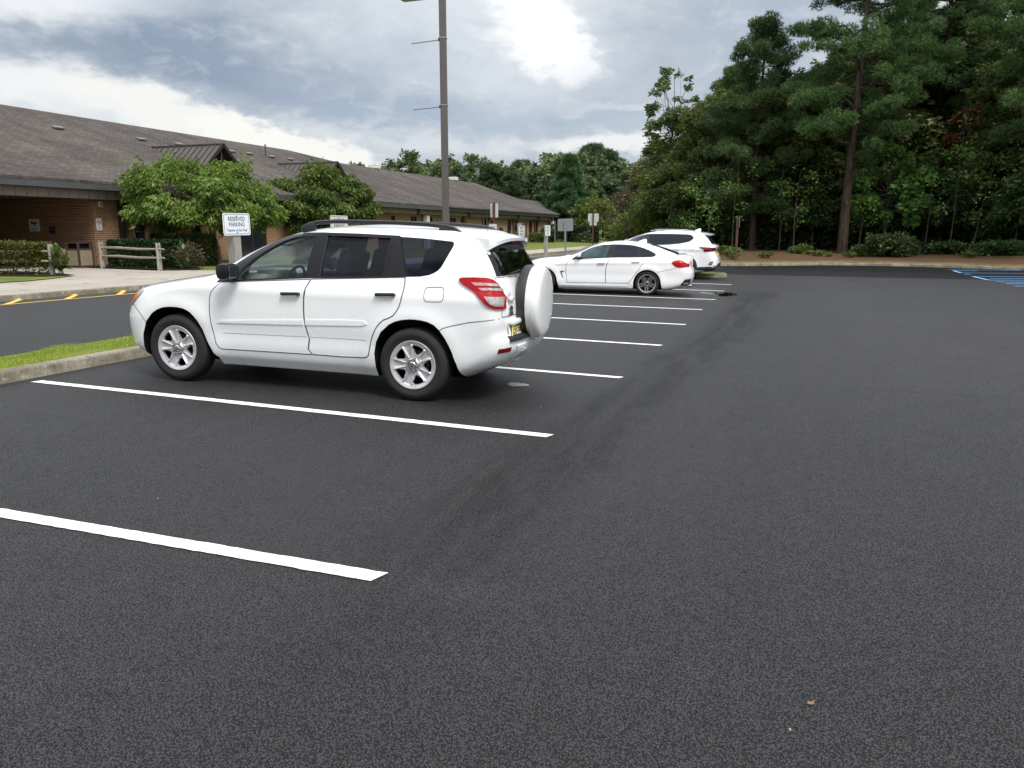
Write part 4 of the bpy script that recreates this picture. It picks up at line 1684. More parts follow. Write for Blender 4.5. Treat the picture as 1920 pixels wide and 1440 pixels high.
def stall_sign(y, top, w, h, lines, label, face=None, ink=None, rz=0.0, post=.115, lean=0.0, post_top=None):
    z0 = G(-8.5, y) + .12
    o = thing('parking_sign', label, 'sign', (-8.5, y, z0), rz, 'reserved parking signs along the island')
    o.rotation_euler = (lean, 0, rz)
    pt = (post_top or top) - z0
    MB().box((0, 0, pt / 2 - .15), (post, post, pt + .3), bev=.008).build('post', WOODG, o)
    board(o, w, h, top - h / 2 - z0 + .0, post / 2 + .012, face or SIGNW2, ink or INKK, lines)
    return o


stall_sign(10.25, 1.93, .55, .345, [('RESERVED', .092, .082, .84), ('PARKING', .092, -.005, .84), ('Teacher of the Year', .060, -.092, .86)], 'white sign with blue lettering for the teacher of the year on a wooden post', SIGNW, INKB, rz=rad(-8), post=.15, lean=rad(.8), post_top=1.80)
stall_sign(13.2, 1.95, .62, .345, [('RESERVED', .098, .075, .92), ('PARKING', .098, -.030, .92)], 'pale reserved sign whose top shows above the front of the roof rail')
stall_sign(15.67, 1.85, .62, .345, [('RESERVED', .098, .075, .92), ('PARKING', .098, -.030, .92)], 'pale sign barely showing above the SUV roof, left of the light pole')
stall_sign(21.33, 1.86, .62, .45, [('RESERVED', .098, .125, .92), ('PARKING', .098, .010, .92), ('VISITOR', .09, -.115, .92)], 'pale sign behind the aerial of the nearest SUV')
stall_sign(23.85, 1.83, .58, .345, [('RESERVED', .088, .095, .9), ('PARKING', .088, .0, .9), ('PRINCIPAL', .088, -.095, .85)], 'pale three line sign on a tall grey post above the spare wheel', post_top=1.9)
stall_sign(26.65, 1.86, .60, .37, [('RESERVED', .088, .095, .9), ('PARKING', .088, .0, .9), ('NURSE', .088, -.095, .9)], 'whiter sign on a grey post above the bonnet of the coupe', SIGNW, INKB)

o = thing('road_sign', 'grey back of a wide sign on a galvanised post beyond the coupe bonnet', 'sign', (-8.5, 29.2, G(-8.5, 29.2) + .12))
o.rotation_euler = (0, rad(-1.2), 0)
MB().box((0, 0, .88), (.06, .05, 2.0)).build('post', STEELP, o)
MB().prism(rrect(.62, .47, .04), -.002, .002, M=Matrix.Translation((0, .03, 1.70)) @ Matrix.Rotation(PI / 2, 4, 'X')).build('sign_panel', BACK, o)


def back_sign(x, y, panels, zt, label, rz=0.0):
    z0 = G(x, y)
    o = thing('road_sign', label, 'sign', (x, y, z0), rz, 'signs seen from behind on brown posts')
    MB().box((0, 0, (zt - z0) / 2), (.13, .10, zt - z0 + .05)).build('post', BROWNP, o)
    for w, h, zc in panels:
        MB().prism(rrect(w, h, .05), -.003, .003, M=Matrix.Translation((0, .06, zc - z0)) @ Matrix.Rotation(PI / 2, 4, 'X')).build('sign_panel', mat('pale_sign_back', (.52, .52, .53), .5), o)


back_sign(-17.3, 43.95, [(.50, .82, 2.88)], 3.32, 'tall narrow white sign back on a brown post before the school wall')
back_sign(-19.9, 78.2, [(1.12, .80, 3.04), (.74, .38, 2.44)], 3.52, 'wide white sign back with a smaller panel below on a brown post')
back_sign(-17.6, 83.0, [(.60, .86, 2.60)], 3.05, 'distant narrow white sign back beside the far SUV roof')
o = thing('marker_pole', 'thin grey marker pole on the lawn before the dark hedge', 'pole', (-20.9, 68.2, G(-20.9, 68.2)))
MB().tube([(0, 0, 0), (0, 0, 2.25)], .035, 6).build('pole_shaft', STEELP, o)
o = thing('trail_sign_post', 'brown post with a pale narrow plate before the woodland edge', 'post', (-2.95, 40.6, G(-2.95, 40.6) - .1), rad(25))
MB().box((0, 0, 1.1), (.10, .10, 2.2), bev=.006).build('post', BROWNP, o)
MB().box((.06, 0, 1.95), (.012, .26, .50), bev=.004).build('sign_panel', BACK, o)

# light pole
lp = thing('light_pole', 'tall square bronze light pole with two banner arms', 'lamp post', (-8.5, 18.25, G(-8.5, 18.25) + .1), rad(20))
PB = mat('bronze_pole_paint', (.098, .088, .084), .42, var=(1.5, .5, (.085, .076, .073)))
mb = MB()
mb.box((0, 0, 4.1), (.17, .17, 8.2), bev=.02)
mb.build('pole_shaft', PB, lp)
MB().box((0, 0, .02), (.34, .34, .03), bev=.005).build('base_plate', PB, lp)
R20 = Matrix.Rotation(rad(-20), 4, 'Z')
for z in (4.50, 6.06):
    a = MB()
    a.tube([R20 @ Vector((-.10, 0, z)), R20 @ Vector((-.86, 0, z - .03))], .013, 8)
    a.build('banner_arm', BACK, lp)
    MB().box(R20 @ Vector((-.09, 0, z)), (.04, .09, .07), rz=rad(-20)).build('arm_bracket', CM['black'], lp)
    MB().box(R20 @ Vector((.0, 0, z + .03)), (.19, .186, .022)).build('steel_band', STEELP, lp)
hd = MB().box(R20 @ Vector((-.72, -.02, 7.14)), (.86, .46, .16), rz=rad(-20), bev=.03).build('lamp_head', PB, lp, auto=40)
MB().box(R20 @ Vector((-.72, -.02, 7.055)), (.74, .36, .012), rz=rad(-20)).build('lamp_lens', mat('lamp_lens', (.10, .11, .09), .2), lp)
MB().box(R20 @ Vector((-.22, 0, 7.14)), (.30, .09, .09), rz=rad(-20)).build('lamp_arm', PB, lp)


# split rail fences
def rail_fence(pts, label, h=1.0, rails=(.46, .77), stub=.3):
    z0 = G(*pts[0])
    o = thing('rail_fence', label, 'fence', (pts[0][0], pts[0][1], z0), group='split rail fences by the school walk')
    rnd = random.Random(int(abs(pts[0][0] * 10)))
    L = [Vector((p[0] - pts[0][0], p[1] - pts[0][1], G(*p) - z0)) for p in pts]
    for i, q in enumerate(L):
        mb = MB()
        t = (L[min(i + 1, len(L) - 1)] - L[max(i - 1, 0)]).normalized()
        n = Vector((-t.y, t.x, 0))
        for s in (-1, 1):
            a = q + n * s * .048
            mb.tube([a + Vector((0, 0, -.1)), a + Vector((.01, .0, h * .5)), a + Vector((.0, .01 * s, h))], [.052, .048, .042], 6, twist=rnd.random())
        for z in (.12, .62, .92):
            mb.box(q + Vector((0, 0, z * h)), (.10, .10, .16 if z < .9 else .05))
        mb.build('post', WOODG, o)
    for a, b in zip(L[:-1], L[1:]):
        t = (b - a).normalized()
        for z in rails:
            mb = MB()
            P = [a - t * stub * .4 + Vector((0, 0, z)), a.lerp(b, .3) + Vector((0, 0, z + .015)), a.lerp(b, .65) + Vector((0, 0, z - .012)), b + t * stub + Vector((0, 0, z + .01))]
            mb.tube(P, [.032, .05, .046, .03], 6, twist=.4)
            mb.build('rail', WOODX, o)
    return o


rail_fence([(-24.91, 22.48), (-21.7, 22.04)], 'weathered two rail fence in front of the dark green hedge')
rail_fence([(-26.0, 16.8), (-22.3, 18.2)], 'weathered rail fence end behind the leggy clipped hedge', stub=.35)
rail_fence([(-25.2, 86.3), (-22.8, 88.2)], 'grey rail fence between the two far dark hedges', rails=(.4, .8))

# litter bin
bn = thing('litter_bin', 'square litter bin with brown frame and pebbled panels by the porch', 'bin', (-25.95, 22.42, G(-25.95, 22.42)))
BF = mat('bin_brown', (.060, .030, .025), .6)
PEB = two_tone('pebble_panel', (.30, .26, .17), (.24, .21, .14), 9, fine=45, bump=.6, c3=(.12, .10, .07))
f = MB()
for sx in (-1, 1):
    for sy in (-1, 1):
        f.box((sx * .305, sy * .305, .48), (.06, .06, .96))
for z, h in ((.06, .06), (.71, .04), (.95, .06)):
    for s in (-1, 1):
        f.box((s * .305, 0, z), (.055, .55, h))
        f.box((0, s * .305, z), (.55, .055, h))
f.box((0, 0, .965), (.66, .66, .03))
f.build('bin_frame', BF, bn)
for s in (-1, 1):
    MB().box((s * .300, 0, .385), (.03, .55, .60)).build('side_panel', PEB, bn)
    MB().box((0, s * .300, .385), (.55, .03, .60)).build('side_panel', PEB, bn)
MB().box((0, 0, .52), (.50, .50, .80)).build('bin_liner', CM['dark'], bn)
# ------------------------------------------------------------------ white SUV with the spare wheel
def build_suv():
    W = 1.815
    H = W / 2
    root = thing('parked_suv', 'white SUV with a white spare wheel cover on its tailgate, nearest car', 'car', group='white cars parked in the marked bays')

    def side(x, z):
        d = 0.0
        for hx in (-2.70, -.02):
            r = math.hypot(x - hx, z - .36)
            if z < .98:
                d += .020 * math.exp(-((r - .45) / .10) ** 2)
        d -= .010 * math.exp(-((z - .55) / .09) ** 2) * (1 if -2.3 < x < -.4 else .3)
        d += .008 * math.exp(-((z - 1.0) / .06) ** 2)
        return d * (1 if z < 1.1 else max(0, 1 - (z - 1.1) / .1))

    T = [  # z, x front, x rear, half width, front corner, exp, rear corner, exp
        (.200, -3.30, .45, .78, .50, 3.0, .40, 3.0),
        (.250, -3.42, .58, .815, .55, 3.0, .42, 3.2),
        (.300, -3.50, .68, .850, .60, 3.0, .44, 3.4),
        (.360, -3.55, .80, .868, .62, 3.0, .46, 3.5),
        (.450, -3.575, .90, .884, .64, 3.0, .46, 3.5),
        (.540, -3.585, .945, .893, .64, 3.0, .46, 3.5),
        (.600, -3.585, .950, .897, .64, 3.0, .46, 3.5),
        (.640, -3.58, .940, .899, .64, 3.0, .46, 3.6),
        (.665, -3.575, .885, .900, .64, 3.0, .40, 4.2),
        (.720, -3.555, .868, .902, .64, 3.0, .36, 4.6),
        (.800, -3.53, .872, .904, .64, 2.9, .34, 4.8),
        (.880, -3.49, .872, .904, .65, 2.8, .34, 4.8),
        (.940, -3.44, .868, .902, .68, 2.6, .33, 4.8),
        (.985, -3.34, .862, .898, .75, 2.4, .32, 4.8),
        (1.020, -3.18, .855, .892, .85, 2.3, .32, 4.8),
        (1.050, -3.00, .850, .885, .90, 2.3, .32, 4.8),
        (1.080, -2.82, .842, .876, .90, 2.3, .32, 4.8),
        (1.110, -2.63, .834, .868, .80, 2.3, .31, 4.8),
        (1.140, -2.53, .826, .860, .72, 2.3, .31, 4.8),
        (1.180, -2.44, .815, .850, .66, 2.3, .30, 4.8),
        (1.240, -2.32, .792, .832, .60, 2.4, .29, 4.6),
        (1.320, -2.17, .752, .806, .56, 2.4, .28, 4.4),
        (1.400, -2.00, .706, .776, .53, 2.4, .27, 4.2),
        (1.480, -1.815, .655, .744, .50, 2.4, .26, 4.0),
        (1.540, -1.65, .610, .717, .50, 2.4, .26, 3.8),
        (1.580, -1.51, .575, .692, .50, 2.4, .28, 3.6),
        (1.612, -1.36, .530, .655, .52, 2.3, .30, 3.2),
        (1.636, -1.20, .450, .600, .55, 2.2, .36, 2.8),
        (1.654, -1.02, .300, .510, .60, 2.1, .42, 2.4),
        (1.666, -.85, .120, .390, .60, 2.0, .45, 2.2),
        (1.674, -.66, -.08, .240, .40, 2.0, .40, 2.0),
        (1.677, -.50, -.26, .100, .10, 2.0, .10, 2.0),
    ]
    sh = Shell(T, side, 96)
    farc = [(-3.17, .05), (-3.147, .333), (-3.125, .468), (-3.062, .616), (-2.975, .712), (-2.905, .753), (-2.845, .776), (-2.785, .787), (-2.722, .791), (-2.655, .790), (-2.587, .782), (-2.53, .763), (-2.486, .736), (-2.418, .663), (-2.367, .576), (-2.324, .45), (-2.267, .323), (-2.22, .28), (-2.20, .05)]
    rarc = [(-.425, .05), (-.422, .317), (-.422, .444), (-.41, .51), (-.393, .565), (-.341, .659), (-.255, .735), (-.195, .766), (-.129, .786), (-.05, .797), (.022, .798), (.085, .793), (.143, .782), (.211, .754), (.264, .706), (.317, .633), (.352, .57), (.381, .509), (.437, .351), (.46, .28), (.48, .05)]
    frame = [(-2.187, 1.059), (-2.155, 1.114), (-2.039, 1.237), (-1.805, 1.389), (-1.598, 1.499), (-1.448, 1.545), (-1.246, 1.572), (-1.054, 1.581), (-.659, 1.578), (-.224, 1.567), (-.097, 1.189), (-.60, 1.162), (-1.156, 1.140), (-2.126, 1.068)]
    fgl = [(-1.118, 1.549), (-1.171, 1.152), (-1.954, 1.090), (-1.965, 1.107), (-1.921, 1.188), (-1.802, 1.297), (-1.653, 1.399), (-1.489, 1.488), (-1.351, 1.531), (-1.24, 1.545)]
    rgl = [(-.995, 1.555), (-.31, 1.544), (-.344, 1.191), (-1.022, 1.163)]
    qgl = [(-.292, 1.520), (-.180, 1.199), (-.318, 1.193)]
    dgl = [(-.235, 1.561), (.05, 1.548), (.318, 1.527), (.338, 1.512), (.336, 1.485), (.323, 1.458), (.252, 1.309), (.235, 1.28), (.207, 1.253), (.172, 1.231), (.132, 1.214), (.04, 1.196), (-.108, 1.188)]
    wins = [fgl, rgl, dgl]
    cut = arch_cutters([farc, rarc], H, .34)
    # cabin hollow
    zz = [.60, .80, .94, .96, 1.0, 1.10, 1.16, 1.24, 1.32, 1.40, 1.48, 1.54, 1.575]
    v, f = sh.grid(zz, .07, -2.30)
    hollow = mesh_obj('cutter', [(max(min(p.x, -.52), -2.12) if p.z < .95 else (max(min(p.x, .62), -2.2) if p.z < 1.2 else p.x), p.y, p.z) for p in v], f, [])
    cut.append(hollow)
    for wn in wins:
        cut.append(prism_y(wn, -1.3, -.45))
        cut.append(prism_y(wn, .45, 1.3))
    ws = [(-.62, 1.19), (.62, 1.19), (.54, 1.40), (.46, 1.56), (-.46, 1.56), (-.54, 1.40)]
    cut.append(prism_x(ws, -3.2, -1.2))
    rw = round_poly([(-.66, 1.225), (.66, 1.225), (.56, 1.50), (-.56, 1.50)], .06)
    cut.append(prism_x(rw, .3, 1.3))

    def inner(c, n):
        if abs(c.y) > .60 and c.z < .80 and (math.hypot(c.x + 2.70, c.z - .36) < .62 or math.hypot(c.x + .02, c.z - .36) < .62):
            return 1
        return 1 if c.z < .95 else 2
    body = cut_body(sh, 'body', cut, [CM['paint'], CM['dark'], CM['cabin']], root, inner)
    # black underside
    MB().box((-1.40, 0, .31), (3.1, 1.20, .14)).build('underbody', CM['dark'], root)
    for s_ in (-1, 1):
        MB().box((-1.35, s_ * .78, .285), (1.75, .05, .03)).build('sill_strip', CM['grey'], root)

    fdoor_o = [(-2.125, 1.063), (-2.19, 1.01), (-2.237, .96), (-2.255, .91), (-2.262, .873), (-2.265, .80), (-2.265, .722), (-2.255, .63), (-2.238, .545), (-2.216, .43), (-2.19, .39), (-2.156, .376), (-1.116, .385), (-1.135, .41), (-1.156, .433), (-1.148, .49), (-1.137, .534), (-1.14, .56), (-1.152, .595), (-1.168, .67), (-1.178, .752), (-1.179, .85), (-1.173, .945), (-1.167, 1.0), (-1.157, 1.041), (-1.112, 1.128)]
    rdoor_o = [(-1.105, 1.130), (-1.152, 1.041), (-1.166, .945), (-1.172, .85), (-1.171, .752), (-1.161, .67), (-1.145, .595), (-1.130, .534), (-1.149, .433), (-1.109, .386), (-.786, .383), (-.545, .392), (-.51, .40), (-.488, .413), (-.478, .45), (-.468, .494), (-.453, .56), (-.433, .615), (-.41, .66), (-.381, .709), (-.35, .745), (-.31, .777), (-.26, .796), (-.211, .821), (-.18, .86), (-.155, .90), (-.138, .95), (-.125, 1.001), (-.115, 1.06), (-.109, 1.125), (-.112, 1.183)]
    for sd_ in ('L', 'R'):
        sg = -1 if sd_ == 'L' else 1
        sh.ribbon('door_gap', fdoor_o, .012, sd_, .0022, CM['seam'], root, True)
        sh.ribbon('door_gap', rdoor_o, .012, sd_, .0022, CM['seam'], root, True)
        fd = sh.patch('front_door', expand(fdoor_o, -.0045), sd_, .0038, CM['paint'], root, res=.06, rim=.003)
        rd = sh.patch('rear_door', expand(rdoor_o, -.0045), sd_, .0038, CM['paint'], root, res=.06, rim=.003)
        # window surround with the glass holes
        sh.patch('window_trim', frame, sd_, .005, CM['gloss'], root, holes=[expand(fgl, -.002), expand(rgl, -.002), expand(qgl, -.001)], res=.04, rim=.006)
        sh.patch('window', expand(fgl, .01), sd_, -.012, CM['glass'], root, res=.05, rim=0)
        sh.patch('window', expand(rgl, .01), sd_, -.012, CM['privacy'], root, res=.10, rim=0)
        sh.patch('window', expand(qgl, .002), sd_, .002, CM['gloss'], root, res=.10, rim=0)
        sh.patch('window', expand(dgl, -.001), sd_, -.003, CM['privacy'], root, res=.10, rim=0)
        # moulding along the doors
        m1 = [(-2.186, .650), (-2.14, .676), (-1.60, .708), (-1.186, .729), (-1.186, .680), (-1.65, .665)]
        m2 = [(-1.162, .732), (-.78, .752), (-.54, .757), (-.495, .742), (-.487, .722), (-.55, .705), (-.78, .696), (-1.160, .681)]
        sh.patch('door_moulding', m1, sd_, .011, CM['paint'], fd, res=.12, rim=.011)
        sh.patch('door_moulding', m2, sd_, .011, CM['paint'], rd, res=.12, rim=.011)
        sh.ribbon('door_crease', [(-2.13, .545), (-1.70, .552), (-1.16, .56)], .007, sd_, .0045, CM['grey'], fd)
        sh.ribbon('door_crease', [(-1.13, .56), (-.75, .565), (-.50, .565)], .007, sd_, .0045, CM['grey'], rd)
        for (hx, hz, dr) in ((-1.308, .985, fd), (-.288, 1.020, rd)):
            y = sh.hit(sd_, hx, hz).y
            mb = MB()
            mb.box((hx, y + sg * .030, hz), (.205, .022, .032), bev=.010, mat=Matrix.Rotation(rad(-2), 4, 'Y'))
            mb.box((hx - .085, y + sg * .012, hz), (.03, .03, .024), bev=.006)
            mb.box((hx + .085, y + sg * .012, hz), (.03, .03, .024), bev=.006)
            mb.build('door_handle', CM['black'], dr, auto=40)
            cup = [(hx + .062 * math.cos(a), hz + .052 * math.sin(a)) for a in [2 * PI * k / 24 for k in range(24)]]
            sh.patch('handle_cup', cup, sd_, .0042, CM['paint_shade'] if 'paint_shade' in CM else CM['paint'], dr, res=.2, rim=0)
        if sd_ == 'L':
            fu = round_poly([(.100, 1.100), (.295, 1.110), (.295, .975), (.100, .968)], .045, 5)
            sh.ribbon('fuel_flap', fu, .006, sd_, .0022, CM['seam'], root, True)
        sh.ribbon('bumper_gap', [(.262, .705), (.30, .730), (.385, .757), (.556, .797), (.70, .817), (.815, .832)], .007, sd_, .0022, CM['seam'], root)
        sh.ribbon('bumper_gap', [(-3.062, .616), (-3.14, .70), (-3.25, .775), (-3.32, .79)], .007, sd_, .0022, CM['seam'], root)
        # tail lamp
        tl = [(.434, 1.175), (.44, 1.190), (.455, 1.200), (.58, 1.206), (.693, 1.204), (.735, 1.186), (.768, 1.150), (.80, 1.09), (.832, 1.02), (.838, .922), (.80, .922), (.754, .937), (.71, .965), (.672, 1.0), (.589, 1.076), (.53, 1.11), (.477, 1.138)]
        tlo = sh.patch('tail_light', tl, sd_, .018, CM['red'], root, res=.025, rim=.03)
        sh.patch('lens_stripe', [(.555, 1.160), (.665, 1.160), (.69, 1.133), (.60, 1.130)], sd_, .024, CM['pinkish'], tlo, res=.02, rim=.002)
        sh.patch('lens_stripe', [(.668, 1.160), (.762, 1.150), (.785, 1.124), (.695, 1.133)], sd_, .024, CM['clear'], tlo, res=.02, rim=.002)
        sh.patch('lens_stripe', [(.622, 1.112), (.70, 1.112), (.72, 1.090), (.665, 1.087)], sd_, .024, CM['pinkish'], tlo, res=.02, rim=.002)
        sh.patch('lens_stripe', [(.703, 1.112), (.80, 1.106), (.81, 1.080), (.724, 1.090)], sd_, .024, CM['clear'], tlo, res=.02, rim=.002)
        sh.patch('reversing_lens', [(.690, 1.035), (.826, 1.030), (.826, .944), (.78, .95), (.735, .975)], sd_, .024, CM['clear'], tlo, res=.02, rim=.002)
        # headlight
        hl = [(-3.50, .80), (-3.46, .90), (-3.38, .945), (-3.26, .955), (-3.12, .930), (-3.14, .900), (-3.21, .845), (-3.31, .773), (-3.40, .77)]
        ho = sh.patch('headlight', hl, sd_, .010, CM['head'], root, res=.04, rim=.02)
        sh.patch('indicator_lens', [(-3.36, .79), (-3.33, .86), (-3.24, .92), (-3.16, .915), (-3.20, .87), (-3.30, .79)], sd_, .0125, CM['amber'], ho, res=.05, rim=.002)
        # door mirror
        mp = bpy.data.objects.new('door_mirror', None)
        C.objects.link(mp)
        mp.parent = root
        y0 = sh.hit(sd_, -2.06, 1.12).y
        mb = MB()
        mb.box((-1.955, y0 + sg * .175, 1.185), (.155, .20, .165), bev=.06, mat=Matrix.Rotation(rad(-6), 4, 'Y'))
        mb.build('mirror_housing', CM['gloss'], mp, auto=50)
        MB().box((-1.872, y0 + sg * .175, 1.185), (.006, .155, .115), bev=.002).build('mirror_glass', CM['mirror'], mp)
        MB().box((-2.0, y0 + sg * .055, 1.110), (.09, .14, .05), bev=.02).build('mirror_arm', CM['gloss'], mp, auto=50)
        # roof rail
        pts = [(-1.34, 1.612), (-1.27, 1.655), (-1.16, 1.680), (-1.0, 1.690), (-.72, 1.694), (-.29, 1.690), (.02, 1.680), (.22, 1.662), (.30, 1.635), (.38, 1.590)]
        mb = MB()
        Q = []
        for i, (a, b) in enumerate(pts):
            yy = sg * (.60 if b > 1.62 else .615)
            Q.append(Vector((a, yy, b)))
        for i in range(len(Q) - 1):
            for (q0, q1) in ((Q[i], Q[i + 1]),):
                pass
        ring = []
        for i, q in enumerate(Q):
            hgt = .020 if 1 <= i <= len(Q) - 3 else .024
            wdt = .022
            for dx, dz in ((-wdt, -hgt), (-wdt, hgt * .6), (-wdt * .4, hgt), (wdt * .4, hgt), (wdt, hgt * .6), (wdt, -hgt)):
                ring.append(q + Vector((0, dx, dz)))
        fs = []
        for i in range(len(Q) - 1):
            for k in range(6):
                k2 = (k + 1) % 6
                fs.append((i * 6 + k, i * 6 + k2, (i + 1) * 6 + k2, (i + 1) * 6 + k))
        fs += [tuple(range(5, -1, -1)), tuple(range((len(Q) - 1) * 6, len(Q) * 6))]
        mb.add(ring, fs)
        for (a, b, c_) in ((-1.26, .16, 1.625), (.24, .22, 1.600)):
            mb.box((a, sg * .605, c_), (b, .045, .085), bev=.02, mat=Matrix.Rotation(rad(-18 if a < 0 else 22), 4, 'Y'))
        mb.build('roof_rail', CM['black'], root, auto=40)
    # roof cross line, windscreen, rear glass
    sh.patch('windscreen', ws, 'front', -.006, CM['glass'], root, res=.06, rim=0)
    sh.patch('rear_window', rw, 'rear', -.004, CM['rearglass'], root, res=.10, rim=0)
    sh.patch('rear_window_surround', [(-.735, 1.215), (.735, 1.215), (.65, 1.50), (.60, 1.53), (-.60, 1.53), (-.65, 1.50)], 'rear', .002, CM['gloss'], root, holes=[rw[::-1]], res=.10, rim=.004)
    # tailgate outline and panel
    tg = [(-.775, .845), (-.765, 1.02), (-.77, 1.16), (-.755, 1.205), (.755, 1.205), (.77, 1.16), (.765, 1.02), (.775, .845)]
    sh.ribbon('tailgate_gap', tg, .010, 'rear', .001, CM['seam'], root, True)
    tgp = sh.patch('tailgate', expand(tg, -.004), 'rear', .0025, CM['paint'], root, res=.06, rim=.003)
    led = MB()
    led.box((.885, -.20, .785), (.075, .90, .050), bev=.020)
    led.build('plate_garnish', CM['paint'], tgp, auto=40)
    sh.patch('number_plate_recess', [(-.66, .655), (-.66, .765), (.16, .765), (.16, .655)], 'rear', .001, CM['paint'], tgp, res=.2, rim=0)
    # handle, emblem, lettering
    rx = sh.hit('rear', -.60, 1.01).x
    mb = MB()
    mb.box((rx + .025, -.60, 1.010), (.030, .155, .040), bev=.014)
    mb.build('tailgate_handle', CM['paint'], tgp, auto=40)
    MB().lathe([(0, .003), (.045, .0025), (.05, 0)], 24, Matrix.Translation((rx + .002, -.60, 1.02)) @ Matrix.Rotation(PI / 2, 4, 'Y')).build('handle_cup', CM['seam_light'], tgp)
    ex = sh.hit('rear', -.60, .905).x + .008
    em = MB()

    def ell(cy, cz, a, b, w):
        n = 32
        vs, fs = [], []
        for k in range(n):
            t = 2 * PI * k / n
            for q in (-w / 2, w / 2):
                vs.append((ex, cy + (a + q) * math.cos(t), cz + (b + q) * math.sin(t)))
                vs.append((ex + .004, cy + (a + q) * math.cos(t), cz + (b + q) * math.sin(t)))
        for k in range(n):
            o, o2 = 4 * k, 4 * ((k + 1) % n)
            fs += [(o + 1, o + 3, o2 + 3, o2 + 1), (o, o + 1, o2 + 1, o2), (o + 2, o2 + 2, o2 + 3, o + 3)]
        em.add(vs, fs)
    ell(-.60, .905, .046, .032, .008)
    ell(-.60, .905, .014, .030, .006)
    ell(-.60, .917, .030, .012, .006)
    em.build('emblem', CM['badge'], tgp)
    MR = Matrix.Translation((sh.hit('rear', -.60, .865).x + .010, -.600, .862)) @ Matrix.Rotation(PI / 2, 4, 'Z') @ Matrix.Rotation(PI / 2, 4, 'X')
    add_text('model_lettering', 'RAV4', .046, CM['badge'], tgp, MR, .002, sx=1.15, bold=.0012)
    # number plate
    px_ = sh.hit('rear', -.48, .69).x + .022
    pl = MB()
    plate = bpy.data.objects.new('number_plate', None)
    C.objects.link(plate)
    plate.parent = root
    MB().box((px_, -.475, .680), (.006, .305, .155), bev=.002).build('plate_panel', CM['plate_pale'], plate)
    MB().box((px_ + .0035, -.475, .742), (.001, .303, .030)).build('plate_band', CM['plate'], plate)
    PM = lambda z: Matrix.Translation((px_ + .005, -.475, z)) @ Matrix.Rotation(PI / 2, 4, 'Z') @ Matrix.Rotation(PI / 2, 4, 'X')
    add_text('plate_number', 'GYD\u00b725D', .098, CM['ink'], plate, PM(.684), .001, sx=.66, bold=-.0015)
    add_text('plate_state', 'NEW JERSEY', .026, CM['ink'], plate, PM(.742), .001)
    add_text('plate_motto', 'GARDEN STATE', .016, CM['ink'], plate, PM(.616), .001)
    # bumper top step and lower garnish
    st = MB()
    n = 24
    vs, fs = [], []
    for k in range(n + 1):
        y = -.70 + 1.40 * k / n
        p = sh.hit('rear', y, .600)
        xx = p.x
        vs += [(xx - .16, y, .657), (xx - .02, y, .657), (xx + .014, y, .640), (xx + .018, y, .605), (xx - .02, y, .600)]
    for k in range(n):
        for j in range(4):
            fs.append((5 * k + j, 5 * (k + 1) + j, 5 * (k + 1) + j + 1, 5 * k + j + 1))
    st.add(vs, fs).build('bumper_step', CM['black'], root, auto=30)
    sh.patch('bumper_garnish', [(-.46, .375), (-.52, .48), (-.56, .555), (.56, .555), (.52, .48), (.46, .375)], 'rear', .016, CM['paint'], root, res=.08, rim=.016)
    sh.patch('bumper_garnish', [(-.40, .41), (-.42, .49), (-.22, .50), (-.20, .42)], 'rear', .020, CM['grey'], root, res=.08, rim=.006)
    for sg in (-1, 1):
        q = [(sg * .800, .505), (sg * .800, .548), (sg * .66, .555), (sg * .66, .512)]
        sh.patch('reflector', q if sg > 0 else q[::-1], 'rear', .008, CM['reddark'], root, res=.05, rim=.008)
    # spoiler
    sp = MB()
    ys = np.linspace(-.66, .66, 23)
    vs, fs = [], []
    for y in ys:
        e = abs(y) / .66
        xb = .76 - .10 * e ** 3
        zt = 1.612 - .045 * e ** 2
        zr = 1.568 - .055 * e ** 3
        vs += [(.30, y * .96, zt + .022 - .03 * e), (.50, y * .98, zt + .008), (.66, y, zt - .012), (xb, y, zr), (xb - .005, y, zr - .030 - .03 * e ** 4), (xb - .05, y, zr - .040 - .05 * e ** 6), (.50, y * .97, 1.515), (.35, y * .95, 1.53)]
    m_ = 8
    for i in range(len(ys) - 1):
        for j in range(m_):
            j2 = (j + 1) % m_
            fs.append((m_ * i + j, m_ * i + j2, m_ * (i + 1) + j2, m_ * (i + 1) + j))
    fs += [tuple(range(m_)), tuple(range(m_ * (len(ys) - 1) + m_ - 1, m_ * (len(ys) - 1) - 1, -1))]
    sp.add(vs, fs)
    spo = sp.build('spoiler', CM['paint'], root, auto=45)
    MB().box((.715, 0, 1.522), (.03, .26, .018), bev=.006).build('brake_light', CM['reddark'], spo)
    # spare wheel
    spw = bpy.data.objects.new('spare_wheel', None)
    C.objects.link(spw)
    spw.parent = root
    spw.location = (.85, -.095, .942)
    spw.rotation_euler = (0, PI / 2, 0)
    R = .362
    MB().lathe([(R - .09, .0), (R - .03, .004), (R - .004, .02), (R, .04), (R + .002, .100), (R, .107), (.1, .107)], 72).build('strap_band', CM['black'], spw, auto=40)
    MB().lathe([(R - .006, .105), (R + .001, .112), (R + .002, .17), (R - .006, .205), (R - .030, .226), (R - .06, .236), (.24, .242), (.16, .245), (.08, .2465), (0, .247)], 80).build('wheel_cover', CM['paint'], spw, auto=60)
    # rear wiper
    wp = MB()
    wp.tube([(.868, -.02, 1.235), (.845, -.25, 1.255), (.825, -.50, 1.235)], [.012, .009, .006], 6)
    wp.tube([(.842, -.13, 1.232), (.815, -.52, 1.222)], .006, 5)
    wp.lathe([(0, .03), (.022, .028), (.028, 0)], 14, Matrix.Translation((.835, .0, 1.225)) @ Matrix.Rotation(rad(70), 4, 'Y'))
    wp.build('rear_wiper', CM['black'], root, auto=50)
    # aerial and rack bar
    ae = MB()
